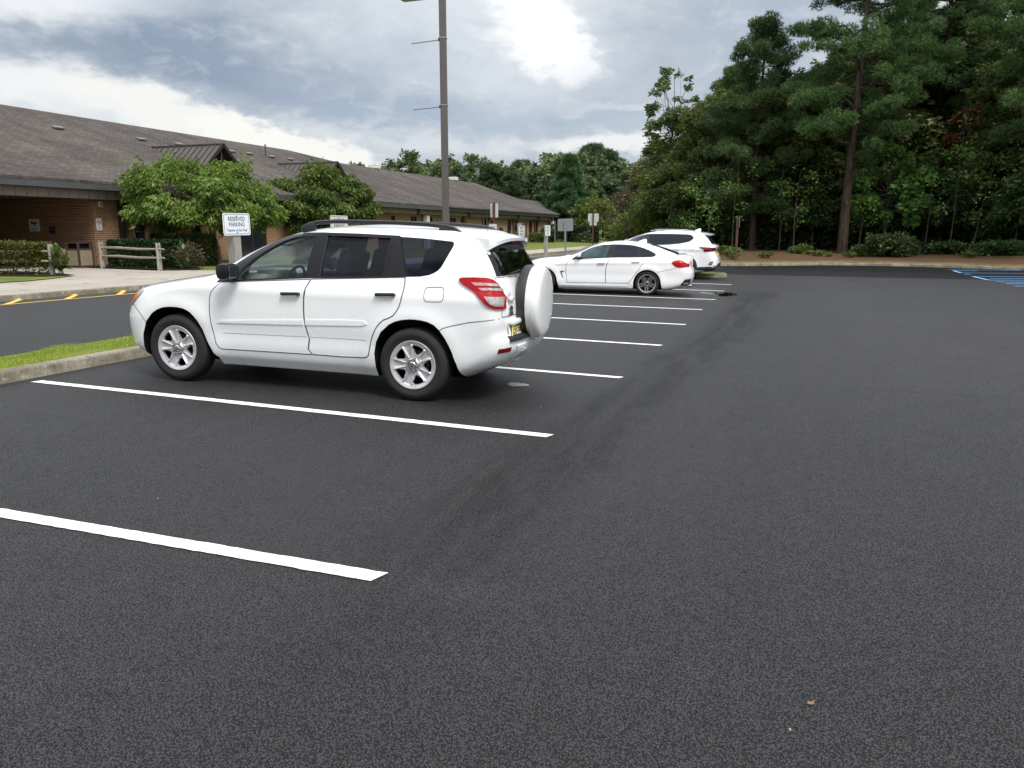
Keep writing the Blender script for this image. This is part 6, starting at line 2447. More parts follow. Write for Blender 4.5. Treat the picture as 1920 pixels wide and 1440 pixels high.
def pine(seed, H, crown0, R, mats, lean=(0, 0), trunk_r=.2, n_limb=34, tuft=.17, dens=1.0, top_taper=.35, name='pine_tree', label='', loc=(0, 0, 0), group=None, droop=.05, gaps=0.0, clear=None):
    """long limbed pine: limbs with flat plates of needle tufts"""
    rg = np.random.default_rng(seed)
    root = tree_root(name, label, loc, 0, group)
    bark, leaf = mats
    tr = []
    for i in range(9):
        t = i / 8
        tr.append(np.array([lean[0] * H * t ** 1.3 + .08 * math.sin(3 * t + seed), lean[1] * H * t + .08 * math.cos(4 * t + seed), H * .97 * t - .15]))
    tr[0][:2] -= 0
    segs = [(tr, trunk_r, trunk_r * .18)]

    def trunk_at(z):
        return np.array([np.interp(z, [p[2] for p in tr], [p[k] for p in tr]) for k in range(3)])
    tufts, outs = [], []
    for k in range(n_limb):
        t = (k + rg.random()) / n_limb
        z = crown0 + (H - crown0) * t ** .9
        if rg.random() < gaps:
            continue
        a = 2.4 * k + rg.normal() * .4
        if clear is not None and abs((a - clear[0] + PI) % (2 * PI) - PI) < clear[1] and rg.random() < .8:
            continue
        prof = (1 - t) ** top_taper * (.55 + .45 * math.sin(min(1, t * 4) * PI / 2))
        L = R * prof * rg.uniform(.65, 1.12)
        A = trunk_at(z)
        B = A + np.array([math.cos(a) * L, math.sin(a) * L, L * (rg.uniform(.0, .38) - droop)])
        P = limb_path(rg, A, B, 6, .16)
        segs.append((P, max(.018, trunk_r * .28 * (1 - t * .6)), .012))
        nc = max(2, int(L * 1.9))
        for j in range(nc):
            u = .30 + .72 * (j + rg.random()) / nc
            i0 = min(4, int(u * 5))
            q = P[i0] + (P[i0 + 1] - P[i0]) * (u * 5 - i0)
            side = rg.uniform(-1, 1)
            off = np.array([-math.sin(a), math.cos(a), 0]) * side * L * .30 * (1.15 - u) + np.array([0, 0, rg.uniform(-.25, .38)])
            c_ = q + off
            if abs(side) > .3:
                segs.append(([q - (P[i0 + 1] - P[i0]) * .4, (q + c_) / 2, c_], .014, .006))
            rr = rg.uniform(.34, .66)
            m = int(74 * dens * (rr / .5) ** 1.6)
            X = unit(rg.normal(size=(m, 3))) * (rg.random((m, 1)) ** .4) * np.array([rr, rr, rr * .62])
            tufts.append(c_ + X)
            outs.append(unit(X + np.array([0, 0, .15])))
    P = np.concatenate(tufts)
    O = np.concatenate(outs)
    co = needles(rg, P, tuft, 7, .17, .3, O)
    me = quick_mesh('crown', co, 3, leaf, np.repeat(rg.random(len(P)), 7))
    wood('trunk', segs, bark, root)
    o = bpy.data.objects.new('crown', me)
    C.objects.link(o)
    o.parent = root
    return root


def broadleaf(seed, H, crown0, R, mats, leaf=.16, n_leaf=26000, trunk_r=.12, stems=1, flat=1.0, name='broadleaf_tree', label='', loc=(0, 0, 0), group=None, aspect=.5, droop=.35, lumps=46, open_=.30, top=0.6, rz=0.0, cat='tree', lump_r=.34, offset=(0, 0), squash=(1, 1)):
    """crown = leafy clumps carried by forked limbs, with gaps between the clumps"""
    rg = np.random.default_rng(seed)
    root = tree_root(name, label, loc, rz, group, cat)
    bark, lm = mats
    Hc = H - crown0
    cz = crown0 + Hc * .45
    cent = np.array([offset[0], offset[1], cz])
    cl_c, cl_r, cl_o = [], [], []
    for i in range(lumps):
        v = unit(rg.normal(size=3))
        if v[2] < -.55:
            v[2] *= .3
            v = unit(v)
        rr = rg.uniform(.45, 1.0) ** .6
        p = v * np.array([R * squash[0], R * squash[1], Hc * (.55 if v[2] > 0 else .46)]) * rr
        k = 1 - .35 * top * max(0, v[2]) * abs(v[0])
        p[:2] *= k
        cl_c.append(cent + p)
        cl_r.append(R * rg.uniform(.6, 1.2) * lump_r)
        cl_o.append(v)
    cl_c, cl_r, cl_o = np.array(cl_c), np.array(cl_r), np.array(cl_o)
    w = cl_r ** 2
    idx = rg.choice(lumps, n_leaf, p=w / w.sum())
    v = unit(rg.normal(size=(n_leaf, 3)))
    r = rg.random((n_leaf, 1)) ** .45
    X = v * r * cl_r[idx][:, None] * np.array([1, 1, .62 * flat])
    P = cl_c[idx] + X
    # thin sprays that break the outline: leaves strung along short twigs
    m = int(n_leaf * .10)
    nt = max(8, m // 16)
    tj = rg.choice(lumps, nt)
    td = unit(cl_o[tj] + rg.normal(size=(nt, 3)) * .7)
    q = rg.integers(0, nt, m)
    P[:m] = cl_c[tj[q]] + td[q] * cl_r[tj[q]][:, None] * rg.uniform(.5, 1.22, (m, 1)) + rg.normal(size=(m, 3)) * R * .018
    keep = rg.random(n_leaf) > open_ * (np.sin(P[:, 0] * 3.1 / R * 2 + seed) * np.sin(P[:, 2] * 3.7 / R * 2) > .35)
    P = P[keep]
    P = P[P[:, 2] > .05]
    O = unit(P - cent)
    co = leaves(rg, P, leaf, aspect, droop, out=O * .8)
    me = quick_mesh('crown', co, 4, lm, rg.random(len(P)))
    segs = []
    base = []
    for s in range(stems):
        a = 2 * PI * s / max(1, stems) + rg.random()
        sp = .0 if stems == 1 else .12
        b0 = np.array([sp * math.cos(a), sp * math.sin(a), -.1])
        fork = np.array([offset[0] * .5 + (R * .16 * math.cos(a) if stems > 1 else 0), offset[1] * .5 + (R * .16 * math.sin(a) if stems > 1 else 0), crown0 + Hc * .12])
        segs.append((limb_path(rg, b0, fork, 5, .05), trunk_r / math.sqrt(stems), trunk_r * .7 / math.sqrt(stems)))
        base.append(fork)
    top_p = cent + np.array([0, 0, Hc * .42])
    segs.append((limb_path(rg, base[0], top_p, 5, .08), trunk_r * .55, .012))
    for i in range(0, lumps, 1 if lumps < 60 else 2):
        f = base[i % stems]
        st = f + (top_p - f) * rg.uniform(.0, .5)
        segs.append((limb_path(rg, st, cl_c[i], 5, .12), trunk_r * rg.uniform(.16, .32), .008))
    wood('trunk', segs, bark, root)
    o = bpy.data.objects.new('crown', me)
    C.objects.link(o)
    o.parent = root
    return root


BARK_P = bark_mat('pine_bark', (.085, .060, .048), (.030, .024, .021))
BARK_G = bark_mat('grey_bark', (.19, .165, .125), (.085, .072, .055))
BARK_S = bark_mat('sapling_bark', (.085, .075, .058), (.045, .040, .032))
BARK_D = bark_mat('dark_bark', (.030, .025, .021), (.016, .014, .012))
L_PINE = leaf_mat('pine_needles', (.052, .108, .036), (.125, .200, .064), None, .25)
L_PINE2 = leaf_mat('bright_pine_needles', (.058, .128, .036), (.130, .225, .064), None, .28)
L_OAK = leaf_mat('oak_leaves', (.062, .108, .022), (.135, .190, .042), (.22, .21, .05))
L_YEL = leaf_mat('yellow_green_leaves', (.075, .115, .018), (.150, .190, .036), (.26, .23, .06))
L_MAP = leaf_mat('maple_leaves', (.070, .155, .026), (.150, .250, .048), None, .4)
L_DARK = leaf_mat('shade_leaves', (.036, .070, .018), (.080, .125, .034), None, .3)
L_RUST = leaf_mat('rust_leaves', (.10, .030, .012), (.20, .065, .025), (.05, .08, .02))
L_CHERRY = leaf_mat('cherry_leaves', (.070, .135, .018), (.165, .235, .034), (.26, .25, .06), .4)
L_CHERRY2 = leaf_mat('darker_cherry_leaves', (.055, .118, .020), (.135, .210, .036), (.22, .23, .05), .4)
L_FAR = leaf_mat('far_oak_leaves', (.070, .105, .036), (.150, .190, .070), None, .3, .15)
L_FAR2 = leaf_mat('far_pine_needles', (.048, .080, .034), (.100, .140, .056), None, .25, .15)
L_OLIVE = leaf_mat('olive_brown_leaves', (.070, .070, .030), (.125, .105, .045), None, .35)
L_HEDGE = leaf_mat('hedge_leaves', (.010, .030, .010), (.030, .062, .020), None, .2)
L_HEDGEY = leaf_mat('yellow_hedge_leaves', (.070, .090, .018), (.150, .150, .030), (.10, .05, .02), .3)
L_PALE = leaf_mat('pale_oak_leaves', (.085, .13, .045), (.17, .22, .085), (.22, .24, .11), .35)
L_WHITE = leaf_mat('white_pine_needles', (.040, .095, .032), (.090, .160, .055), None, .3, .3)


# --- two ornamental trees before the school
broadleaf(11, 4.3, 1.15, 3.25, (BARK_G, L_CHERRY), leaf=.17, n_leaf=50000, trunk_r=.17, name='cherry_tree', label='round yellow green cherry tree with one pale trunk before the school', loc=(-23.46, 27.22, G(-23.46, 27.22)), aspect=.36, droop=.75, lumps=96, offset=(-.30, -.4), lump_r=.205)
broadleaf(12, 4.85, 1.2, 3.0, (BARK_G, L_CHERRY2), leaf=.19, n_leaf=50000, trunk_r=.20, stems=3, name='cherry_tree', label='darker green cherry tree forking low, behind the roof rail of the nearest SUV', loc=(-25.9, 38.2, G(-25.9, 38.2)), aspect=.36, droop=.7, lumps=90, offset=(.2, .1), lump_r=.215)

# --- the big pines of the woodland edge
pine(21, 21.0, 4.9, 4.4, (BARK_P, L_PINE2), lean=(.035, .0), trunk_r=.29, n_limb=92, clear=(rad(-93), rad(38)), label='tall leaning pine with a bare red brown trunk on the pine straw', loc=(2.18, 47.26, G(2.18, 47.26)), dens=1.3, gaps=.06, top_taper=.2)
pine(22, 13.6, 1.9, 4.7, (BARK_P, L_PINE), lean=(.008, 0), trunk_r=.22, n_limb=84, clear=(rad(-87), rad(22)), label='dense blue green pine with a pointed top above the far white SUV', loc=(-2.74, 50.9, G(-2.74, 50.9)), dens=1.4, top_taper=.62)
pine(23, 22.0, 6.5, 5.0, (BARK_D, L_PINE), lean=(.012, .01), trunk_r=.33, n_limb=66, clear=(rad(-98), rad(35)), label='thick dark pine whose trunk stands in the shrubs behind the blue markings', loc=(7.62, 56.9, G(7.62, 56.9)), dens=1.3, gaps=.05)
pine(24, 21.5, 3.2, 5.8, (BARK_D, L_PINE2), lean=(-.01, 0), trunk_r=.30, n_limb=80, label='wide pine spreading over the right end of the forest kerb', loc=(13.2, 44.6, G(13.2, 44.6)), dens=1.4)
pine(25, 16.2, 8.2, 3.0, (BARK_D, L_PINE), lean=(.055, .0), trunk_r=.20, n_limb=22, label='crooked dark pine leaning right behind the tall pine', loc=(4.7, 53.4, G(4.7, 53.4)), dens=1.1, gaps=.25)

# --- broadleaf trees of the edge
def bl(seed, x, y, H, c0, R, m, label, **k):
    a = dict(leaf=.19, n_leaf=24000, trunk_r=.12, lumps=52, lump_r=.30)
    a.update(k)
    return broadleaf(seed, H, c0, R, m, loc=(x, y, G(x, y)), label=label, **a)


bl(31, -9.0, 57.4, 13.0, 6.6, 1.75, (BARK_G, L_PALE), 'slender pale oak whose sprig stands alone against the sky', n_leaf=5600, lumps=44, lump_r=.21, leaf=.21, open_=.5, squash=(1.15, .8))
bl(32, -7.9, 57.4, 9.6, .6, 3.1, (BARK_D, L_OAK), 'bushy oak at the left end of the woodland edge', n_leaf=26000)
bl(33, -5.4, 54.2, 10.0, .8, 3.0, (BARK_D, L_OAK), 'mid green oak left of the pointed pine', n_leaf=26000)
bl(34, -.5, 51.6, 10.6, 4.2, 2.1, (BARK_D, L_YEL), 'yellow green oak between the pointed pine and the leaning pine', n_leaf=26000)
bl(35, 1.6, 60.5, 11.0, 1.5, 3.0, (BARK_D, L_YEL), 'yellowish tree right behind the leaning pine trunk', n_leaf=22000)
bl(36, 4.5, 48.9, 6.0, .9, 2.0, (BARK_G, L_MAP), 'small bright green maple right of the leaning pine', n_leaf=17000, leaf=.22, lumps=34, droop=.2, aspect=.8)
bl(37, 8.5, 51.2, 8.4, 5.2, 1.1, (BARK_G, L_RUST), 'thin sapling with rust red leaves high among the green', n_leaf=2600, lumps=16, trunk_r=.055, leaf=.22)
bl(38, 10.9, 50.6, 11.5, .9, 3.2, (BARK_D, L_OAK), 'tall oak at the right side behind the low shrubs', n_leaf=26000)
bl(39, 11.6, 46.3, 5.6, .4, 2.4, (BARK_D, L_DARK), 'dark low tree right of the rust leaved sapling', n_leaf=20000)
bl(40, -11.5, 66.5, 7.6, .4, 2.8, (BARK_D, L_OLIVE), 'brownish olive thicket tree beyond the far SUV', n_leaf=15000, leaf=.2)
bl(41, -9.9, 60.8, 6.4, .2, 2.3, (BARK_D, L_YEL), 'low yellow green tree left of the woodland edge', n_leaf=15000)
bl(42, .9, 52.0, 5.2, .3, 2.2, (BARK_D, L_DARK), 'dark undergrowth tree left of the leaning pine trunk', n_leaf=14000)
bl(43, 6.6, 50.0, 5.0, .3, 2.1, (BARK_D, L_DARK), 'dark undergrowth tree before the thick dark pine', n_leaf=14000)

# --- saplings
rg_ = np.random.default_rng(8)
SAP = [(-4.9, 46.2, 4.8, -.06), (-1.15, 48.8, 5.4, .01), (-.35, 47.2, 4.6, .03), (.75, 50.2, 5.0, -.01), (3.15, 47.6, 5.0, .05), (4.2, 48.9, 3.6, .01), (6.3, 47.0, 4.2, .03), (7.4, 46.6, 7.4, .03), (8.35, 46.1, 5.0, .14), (-3.7, 47.6, 5.2, .02), (10.3, 46.0, 4.4, .02), (-5.9, 47.8, 4.2, -.02)]
SAPL = ['leaning bare sapling beside the brown trail post', 'straight thin sapling between the two big pine trunks', 'thin sapling nearest the left of the leaning pine', 'pale thin stem just behind the leaning pine', 'slender sapling hugging the right of the leaning pine', 'short sapling under the bright green maple', 'bare thin stem right of the maple', 'tall pale slender stem below the rust leaves', 'pale sapling leaning sharply to the right', 'thin sapling left of the pointed pine trunk', 'thin stem by the dark right hand shrubs', 'short thin sapling at the left of the wood']
for i, (x, y, h, ln) in enumerate(SAP):
    o = tree_root('sapling', SAPL[i], (x, y, G(x, y) - .05), group='saplings on the woodland edge')
    p = [np.array([ln * h * t + .05 * math.sin(5 * t + i), .04 * math.sin(4 * t + i), h * t]) for t in np.linspace(0, 1, 7)]
    sg = [(p, .042, .008)]
    lv = []
    for k in range(10):
        t = rg_.uniform(.35, 1)
        q = p[min(6, int(t * 6))]
        a = rg_.uniform(0, 6.28)
        e = q + np.array([math.cos(a), math.sin(a), .5]) * rg_.uniform(.3, .8)
        sg.append(([q, (q + e) / 2 + np.array([0, 0, .05]), e], .010, .004))
        lv.append(e + rg_.normal(size=(26, 3)) * .2)
    P = np.concatenate(lv)
    wood('trunk', sg, BARK_S, o, 6)
    me = quick_mesh('crown', leaves(rg_, P, .15, .6, .3), 4, L_MAP, rg_.random(len(P)))
    c_ = bpy.data.objects.new('crown', me)
    C.objects.link(c_)
    c_.parent = o


# --- shrubs
def shrub(seed, x, y, w, d, h, m, label, n=9000, leaf=.11, name='shrub', box=.0, group=None, rz=0.0, woody=True, skirt=0.0, aspect=.55):
    rg = np.random.default_rng(seed)
    o = thing(name, label, name.replace('_', ' '), (x, y, G(x, y)), rz, group)
    if box:
        u = rg.uniform(-1, 1, (n, 3))
        f = rg.integers(0, 5, n)
        s = np.where(rg.random(n) < .5, -1, 1)
        edge = 1 - np.abs(rg.normal(size=n)) * .07
        u[:, 0] = np.where(f < 2, s * edge, u[:, 0])
        u[:, 1] = np.where((f >= 2) & (f < 4), s * edge, u[:, 1])
        u[:, 2] = np.where(f == 4, edge, u[:, 2])
        # soften the corners
        rr = np.abs(u[:, :2]) ** 5
        u[:, :2] *= (1 / np.maximum(1, rr.sum(1) ** .2))[:, None]
        P = u * np.array([w / 2, d / 2, h / 2]) + np.array([0, 0, h / 2])
        P[:, 2] *= (1 + .03 * np.sin(P[:, 0] * 5))
        P += rg.normal(size=P.shape) * .025
        if skirt:
            P = P[(P[:, 2] > h * skirt) | (rg.random(len(P)) < .16)]
    else:
        k = max(8, int(w * 9))
        c_ = rg.uniform(-1, 1, (k, 3)) * np.array([w * .38, d * .34, h * .30]) + np.array([0, 0, h * .48])
        idx = rg.integers(0, k, n)
        P = c_[idx] + unit(rg.normal(size=(n, 3))) * (rg.random((n, 1)) ** .7) * np.array([w * .5 / math.sqrt(k) * 1.8, d * .30, h * .34]) * (1 + .5 * rg.random((n, 1)) ** 6)
    P = P[P[:, 2] > .01]
    O = unit(P - np.array([0, 0, h * .3]))
    me = quick_mesh('foliage', leaves(rg, P, leaf, aspect, 0.05, out=O), 4, m, rg.random(len(P)))
    f = bpy.data.objects.new('foliage', me)
    C.objects.link(f)
    f.parent = o
    if name == 'weed_tuft':
        return o
    sg = []
    for k in range(14 if woody else 6):
        b = np.array([rg.uniform(-.35, .35) * w, rg.uniform(-.3, .3) * d, -.05])
        e = b * 1.3 + np.array([0, 0, h * rg.uniform(.6, .92)])
        sg.append((limb_path(rg, b, e, 5, .16), .018, .006))
    wood('stems', sg, BARK_G if box else BARK_D, o, 5)
    return o


shrub(51, -23.9, 17.8, 2.6, 1.15, 1.0, L_HEDGEY, 'clipped yellow green hedge with bare lower stems at the left', n=15000, leaf=.075, name='hedge', box=1, rz=rad(25), skirt=.42)
shrub(52, -23.9, 23.6, 3.1, 1.2, 1.02, L_HEDGE, 'long dark green hedge behind the middle rail fence', n=22000, leaf=.07, name='hedge', box=1, rz=rad(-6), skirt=.06)
shrub(53, -22.0, 23.5, 1.3, 1.1, .92, L_OLIVE, 'thin brownish bush at the end of the dark hedge', n=2600, leaf=.07, woody=True)
shrub(54, -24.2, 26.0, 2.6, 1.2, 1.25, L_DARK, 'darker rounded hedge close to the brick wall', n=12000, leaf=.075, name='hedge', box=1)
shrub(61, 4.6, 45.6, 2.4, 1.6, 1.05, L_DARK, 'dense dark shrub at the kerb right of the leaning pine', n=16000, leaf=.14)
shrub(62, 9.5, 45.2, 3.0, 1.8, .6, L_DARK, 'leafy shrub behind the blue markings', n=14000, leaf=.14)
shrub(63, 13.2, 43.2, 2.8, 1.5, .65, L_DARK, 'dark shrub at the far right of the forest kerb', n=12000, leaf=.14)
shrub(64, 7.2, 46.2, 1.8, 1.0, .6, L_DARK, 'low shrub between the two dark shrubs', n=5000, leaf=.13)
shrub(65, -3.9, 43.4, 1.8, .8, .38, L_OAK, 'low green weeds by the brown trail post', n=3000, leaf=.12, woody=False)
shrub(66, .1, 46.0, 1.1, .6, .5, L_OAK, 'small yellowish bush on the straw left of the leaning pine', n=1800, leaf=.12, woody=False)
shrub(67, 3.2, 45.6, 1.1, .7, .6, L_OAK, 'tiny bush at the foot of the leaning pine', n=1200, leaf=.11, woody=False)
shrub(68, -6.6, 44.2, 2.2, 1.4, .9, L_OAK, 'green shrub behind the tail of the far SUV', n=8000, leaf=.13)
shrub(71, -26.0, 84.4, 3.2, 2.0, 1.75, L_HEDGE, 'dark clipped hedge beside the end of the school', n=9000, leaf=.13, name='hedge', box=1)
shrub(72, -22.6, 84.9, 2.9, 2.0, 1.65, L_HEDGE, 'dark clipped hedge right of the far rail fence', n=9000, leaf=.13, name='hedge', box=1)
shrub(73, -25.6, 70.5, 2.2, 1.2, 1.15, L_OAK, 'low green bush under the school windows behind the aerial', n=4000, leaf=.12)
shrub(74, -25.6, 77.6, 1.9, 1.2, .95, L_OAK, 'rounded bush at the last school windows', n=4000, leaf=.12)
shrub(75, -25.4, 80.6, 1.6, 1.2, 1.35, L_HEDGE, 'dark bush against the corner of the school', n=4000, leaf=.12)


# --- broad leaved bedding plants
def canna(x, y, h, label, cols, n=26, seed=1):
    rg = np.random.default_rng(seed)
    o = thing('canna_plant', label, 'plant', (x, y, G(x, y) + .03))
    ms = [leaf_mat('canna_leaf', *c_) for c_ in cols]
    for k in range(n):
        a = k * 2.4 + rg.normal() * .2
        z = h * rg.uniform(.05, .62)
        L = h * rg.uniform(.38, .62)
        el = rg.uniform(.25, 1.25) if k < n * .7 else rg.uniform(.9, 1.4)
        d = Vector((math.cos(a) * math.cos(el), math.sin(a) * math.cos(el), math.sin(el)))
        s = Vector((-math.sin(a), math.cos(a), 0))
        b = Vector((rg.normal() * .07, rg.normal() * .07, z))
        vs, fs = [], []
        m = 7
        for i in range(m + 1):
            t = i / m
            c_ = b + d * L * t + Vector((0, 0, -.5 * L * t * t * (1.1 - math.sin(el))))
            w = L * .19 * math.sin(PI * min(1, t * .93 + .07)) ** .8
            vs += [c_ - s * w + Vector((0, 0, w * .35)), c_, c_ + s * w + Vector((0, 0, w * .35))]
        for i in range(m):
            for q in (0, 1):
                fs.append((3 * i + q, 3 * i + q + 1, 3 * i + q + 4, 3 * i + q + 3))
        me = mesh_obj('leaf', vs, fs, ms[k % len(ms)], o, smooth=True)
        at = me.data.attributes.new('rnd', 'FLOAT', 'POINT')
        at.data.foreach_set('value', [float(rg.random())] * len(vs))
    mb = MB()
    for k in range(6):
        mb.tube([(rg.normal() * .05, rg.normal() * .05, -.03), (rg.normal() * .06, rg.normal() * .06, h * .6)], .012, 5)
    mb.build('stems', L_MAP, o)
    return o


canna(-21.95, 18.2, .95, 'leafy canna with green and bronze leaves beside the left hedge', [((.05, .11, .02), (.10, .18, .04)), ((.06, .09, .02), (.12, .12, .03)), ((.05, .10, .02), (.11, .17, .04)), ((.08, .06, .03), (.12, .09, .04))], 34, 3)
canna(-21.5, 22.9, 1.0, 'canna with pinkish tips at the right end of the middle fence', [((.05, .10, .03), (.10, .16, .05)), ((.06, .11, .03), (.11, .17, .05)), ((.10, .065, .045), (.14, .09, .06))], 30, 4)

# --- woodland depth behind the edge: copies of a few trees
BG = 'trees standing in the shade of the woodland'
LB = 'dark leafy tree deep in the woodland behind the kerb'
p1 = broadleaf(81, 12.5, .8, 3.4, (BARK_D, L_OAK), leaf=.30, n_leaf=14000, trunk_r=.14, lumps=50, loc=(-4.5, 64, G(-4.5, 64)), label=LB, group=BG, name='woodland_tree')
p2 = broadleaf(82, 10.0, .2, 3.2, (BARK_D, L_DARK), leaf=.30, n_leaf=14000, trunk_r=.12, lumps=50, loc=(3.5, 60, G(3.5, 60)), label=LB, group=BG, name='woodland_tree')
p3 = pine(83, 15.5, 3.0, 3.8, (BARK_D, L_PINE), trunk_r=.22, n_limb=44, tuft=.36, dens=.75, loc=(9.5, 62, G(9.5, 62)), label='dark pine deep in the woodland behind the kerb', group='pines standing in the shade of the woodland', name='woodland_pine')
rg_ = np.random.default_rng(77)
PL = []
for row, (yy, step) in enumerate(((58, 3.6), (64, 4.0), (71, 4.4), (80, 5.2))):
    x = -8.0 - row * .9
    while x < 26 + row * 5:
        PL.append((x + rg_.uniform(-1, 1), yy + rg_.uniform(-2, 2) - max(0, x - 8) * .45, row))
        x += step
for k in range(7):
    PL.append((14.5 + k * 2.6 + rg_.uniform(-.5, .5), 47.5 - k * 1.1 + rg_.uniform(-.5, .5), 0))
for i, (x, y, row) in enumerate(PL):
    q = rg_.random()
    src = p1 if q < .42 else (p2 if q < .72 else p3)
    hgt = rg_.uniform(.72, 1.0) + .05 * row
    if 5.0 < x * 57 / y < 9.5 and row > 0:
        hgt *= .82
    azt = math.degrees(math.atan2(x, y))
    lim = 1.65 + (434 - float(np.interp(azt, [-13, -9.5, -7.5, -5.5, -4, -2, 1], [400, 345, 260, 205, 130, 110, 40]))) / 1442 * y
    if x > 5.5:
        hgt *= 1.35
    elif x > 1:
        hgt *= 1.12
    hgt = min(hgt, lim / {p1: 12.9, p2: 10.4, p3: 15.6}[src])
    dup(src, (x, y, G(x, y)), rg_.uniform(0, 6.28), scale=(hgt * rg_.uniform(.9, 1.15), hgt * rg_.uniform(.9, 1.15), hgt))
# undergrowth that closes the view under the crowns
u = shrub(91, -6.5, 55.5, 3.6, 2.2, 2.1, L_DARK, 'dark undergrowth bush in the shade under the trees', n=7000, leaf=.24, name='undergrowth_bush', group='undergrowth bushes in the shade')
for k in range(34):
    r = k // 17
    x = -7.5 + (k % 17) * 1.75 + rg_.uniform(-.5, .5)
    y = 53.5 + r * 5 - max(0, x - 5) * .55 + rg_.uniform(-.6, .6)
    s = rg_.uniform(.8, 1.3)
    dup(u, (x, y, G(x, y)), rg_.uniform(0, 6.28), scale=(s, s, s * rg_.uniform(.7, 1.25)))

# --- the distant wood behind the school
FG = 'trees of the distant wood beyond the school'
FL = 'leafy tree in the distant wood beyond the school'
f1 = broadleaf(101, 15.0, 1.5, 5.6, (BARK_D, L_FAR), leaf=.62, n_leaf=9000, trunk_r=.25, lumps=60, lump_r=.26, name='distant_tree', label=FL, group=FG, loc=(-60, 118, G(-60, 118)))
f2 = broadleaf(102, 13.0, 1.0, 5.0, (BARK_D, L_FAR2), leaf=.60, n_leaf=9000, trunk_r=.25, lumps=54, lump_r=.28, name='distant_tree', label=FL, group=FG, loc=(-45, 128, G(-45, 128)))
f3 = pine(103, 16.0, 4.5, 4.2, (BARK_D, L_FAR2), trunk_r=.28, n_limb=44, tuft=.75, dens=.5, name='distant_pine', label='pine in the distant wood beyond the school', group='pines of the distant wood', loc=(-38, 122, G(-38, 122)))
rg_ = np.random.default_rng(55)
for f_ in (f1, f2, f3):
    f_.scale = (.62, .62, .62)
for row, (dist, step, hs) in enumerate(((112, 4.2, .74), (124, 4.8, .86), (140, 5.6, 1.0), (160, 7.0, 1.12))):
    az = -52.0
    while az < -4.5:
        a = rad(az)
        d = dist + rg_.uniform(-4, 4)
        x, y = d * math.sin(a), d * math.cos(a)
        az += math.degrees(step / dist)
        if x > -10.5 or (x > -18.5 and row < 1):
            continue
        q = rg_.random()
        src = f1 if q < .45 else (f2 if q < .78 else f3)
        ty = float(np.interp(az, [-52, -36, -33.5, -30, -25.5, -24, -18.5, -13, -9], [300, 302, 292, 309, 304, 291, 292, 279, 286]))
        top = 1.65 + (434 - ty) / 1442 * d * 1.04 - G(x, y)
        s = top / {f1: 15.3, f2: 13.3, f3: 16.0}[src] * rg_.uniform(.80, 1.02) * (.86, .93, 1.0, 1.0)[row]
        dup(src, (x + rg_.uniform(-1, 1), y, G(x, y) - .2), rg_.uniform(0, 6.28), scale=(s * rg_.uniform(.85, 1.1), s * rg_.uniform(.85, 1.1), s))
# single trees on the far lawn
pine(111, 10.2, .7, 4.7, (BARK_D, L_WHITE), trunk_r=.22, n_limb=70, tuft=.50, dens=1.0, top_taper=.95, name='white_pine', label='bright blue green conical pine right of the school end', loc=(-28.25, 98.0, G(-28.25, 98)), droop=.1)
broadleaf(112, 4.9, .8, 3.4, (BARK_G, L_YEL), leaf=.30, n_leaf=8000, stems=2, name='small_tree', label='small yellow green tree behind the wide white sign back', loc=(-24.2, 96.2, G(-24.2, 96.2)), lumps=40)
broadleaf(113, 4.6, 1.2, 3.8, (BARK_G, L_YEL), leaf=.30, n_leaf=8000, stems=2, name='small_tree', label='low spreading yellowish tree left of the distant narrow sign', loc=(-23.6, 110.4, G(-23.6, 110.4)), lumps=40)
broadleaf(114, 7.4, .8, 3.2, (BARK_G, L_OLIVE), leaf=.26, n_leaf=11000, name='small_tree', label='brown tinged thin tree beside the road beyond the coupe', loc=(-15.6, 82.0, G(-15.6, 82)), lumps=44)
broadleaf(115, 4.2, .1, 3.0, (BARK_D, L_YEL), leaf=.22, n_leaf=10000, name='small_tree', label='low yellow green bushy tree just above the far SUV roof', loc=(-12.8, 70.5, .2), lumps=40)
shrub(116, -19.5, 87.5, 2.6, 2.2, 2.2, L_DARK, 'dark bush at the foot of the small yellow green tree', n=5000, leaf=.16)


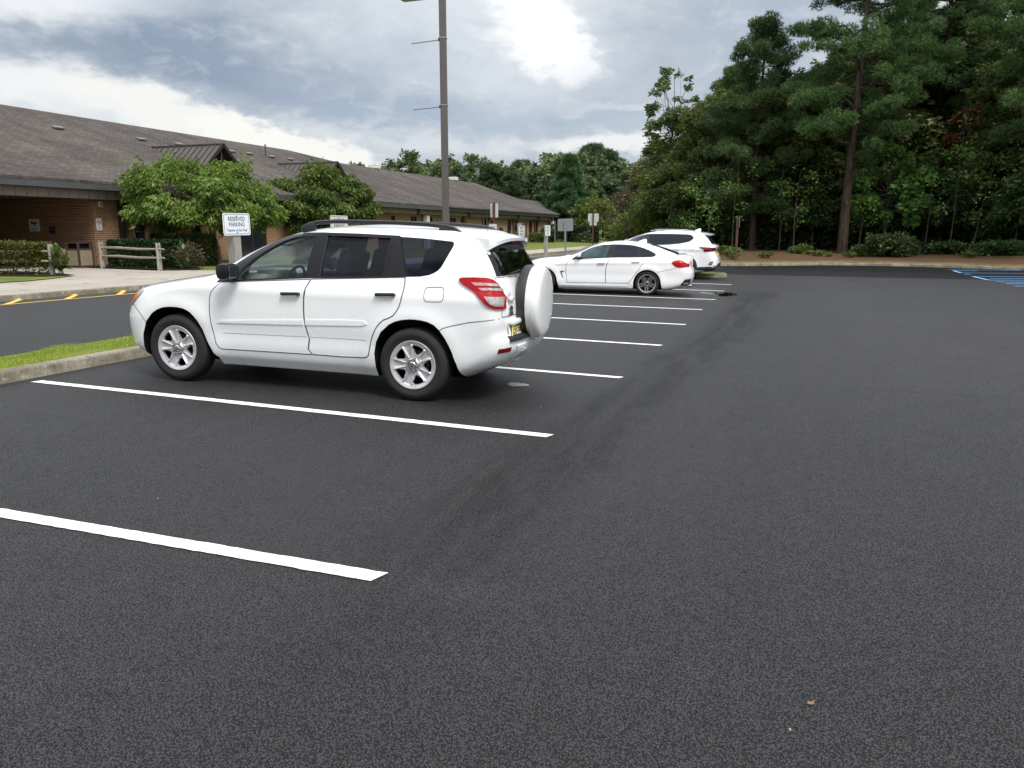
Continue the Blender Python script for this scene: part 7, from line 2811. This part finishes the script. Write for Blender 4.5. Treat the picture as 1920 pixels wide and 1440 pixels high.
# --- grass blades
def grass(name, area, n, h, m, zoff=.0, seed=1, label=None):
    rg = np.random.default_rng(seed)
    x0, x1, y0, y1 = area
    X = rg.uniform(x0, x1, n)
    Y = y0 + (y1 - y0) * rg.random(n) ** 1.5
    Z = np.array([G(a, b) for a, b in zip(X, Y)]) + zoff
    if x0 < -9:
        Z = Z - np.where(Y < 28, .125 * np.clip((-7.75 - X) / 1.5, 0, 1), 0)
    P = np.stack([X, Y, Z], 1)
    a = rg.uniform(0, 2 * PI, n)
    s = np.stack([np.cos(a), np.sin(a), np.zeros(n)], 1)
    H = h * rg.uniform(.45, 1.25, n) * (1 + (Y - y0)[:] * .015) * (.75 + .5 * np.sin(X * 5.1 + 2 * np.sin(Y * 1.7)) * np.sin(Y * 2.3 + 1.3))
    w = .0035 + .0010 * (Y - y0)
    tip = P + rg.normal(size=(n, 3)) * np.array([.4, .4, 0]) * H[:, None]
    tip[:, 2] += H
    co = np.stack([P - s * w[:, None], P + s * w[:, None], tip], 1)
    me = quick_mesh(name, co, 3, m, rg.random(n))
    o = bpy.data.objects.new(name, me)
    C.objects.link(o)
    o['kind'] = 'stuff'
    return o


L_GRASS = leaf_mat('grass_blades', (.17, .27, .026), (.35, .40, .060), (.46, .40, .15), .3, 1.2)
grass('grass', (-9.40, -7.68, 4.2, 13), 80000, .042, L_GRASS, .105)
grass('grass', (-9.38, -7.70, 13, 30), 18000, .05, L_GRASS, .105, 2)
grass('grass', (-7.5, -2.6, 28.7, 30.1), 7000, .07, L_GRASS, .105, 3)
grass('grass', (-24.0, -20.7, 14.5, 18.6), 9000, .06, L_GRASS, .03, 4)

# unseen tree row added behind the viewer to darken the car's reflections
for i in range(13):
    x = -34 + i * 4.6
    s = rg_.uniform(.8, 1.05)
    dup((p1, p2, p3)[i % 3], (x, -24 - rg_.uniform(0, 4), -.1), rg_.uniform(0, 6.28), scale=s, label='unseen tree added behind the viewer to darken reflections in the nearest SUV')['group'] = 'unseen trees added for the reflections'
# weeds and litter on the straw
rgw = np.random.default_rng(9)
wd = shrub(121, -1.6, 42.6, .8, .5, .28, L_OAK, 'small weed tuft growing on the pine straw by the forest kerb', n=260, leaf=.11, name='weed_tuft', group='weed tufts on the pine straw', woody=False)
for i in range(12):
    x = rgw.uniform(-3.5, 12.5)
    y = kerb_y(x) + rgw.uniform(.5, 4.5)
    sc_ = rgw.uniform(.4, 1.1)
    dup(wd, (x, y, G(x, y)), rgw.uniform(0, 6.28), scale=sc_)
grass('grass', (-9.40, -7.68, -3, 4.2), 26000, .042, L_GRASS, .105, 5)
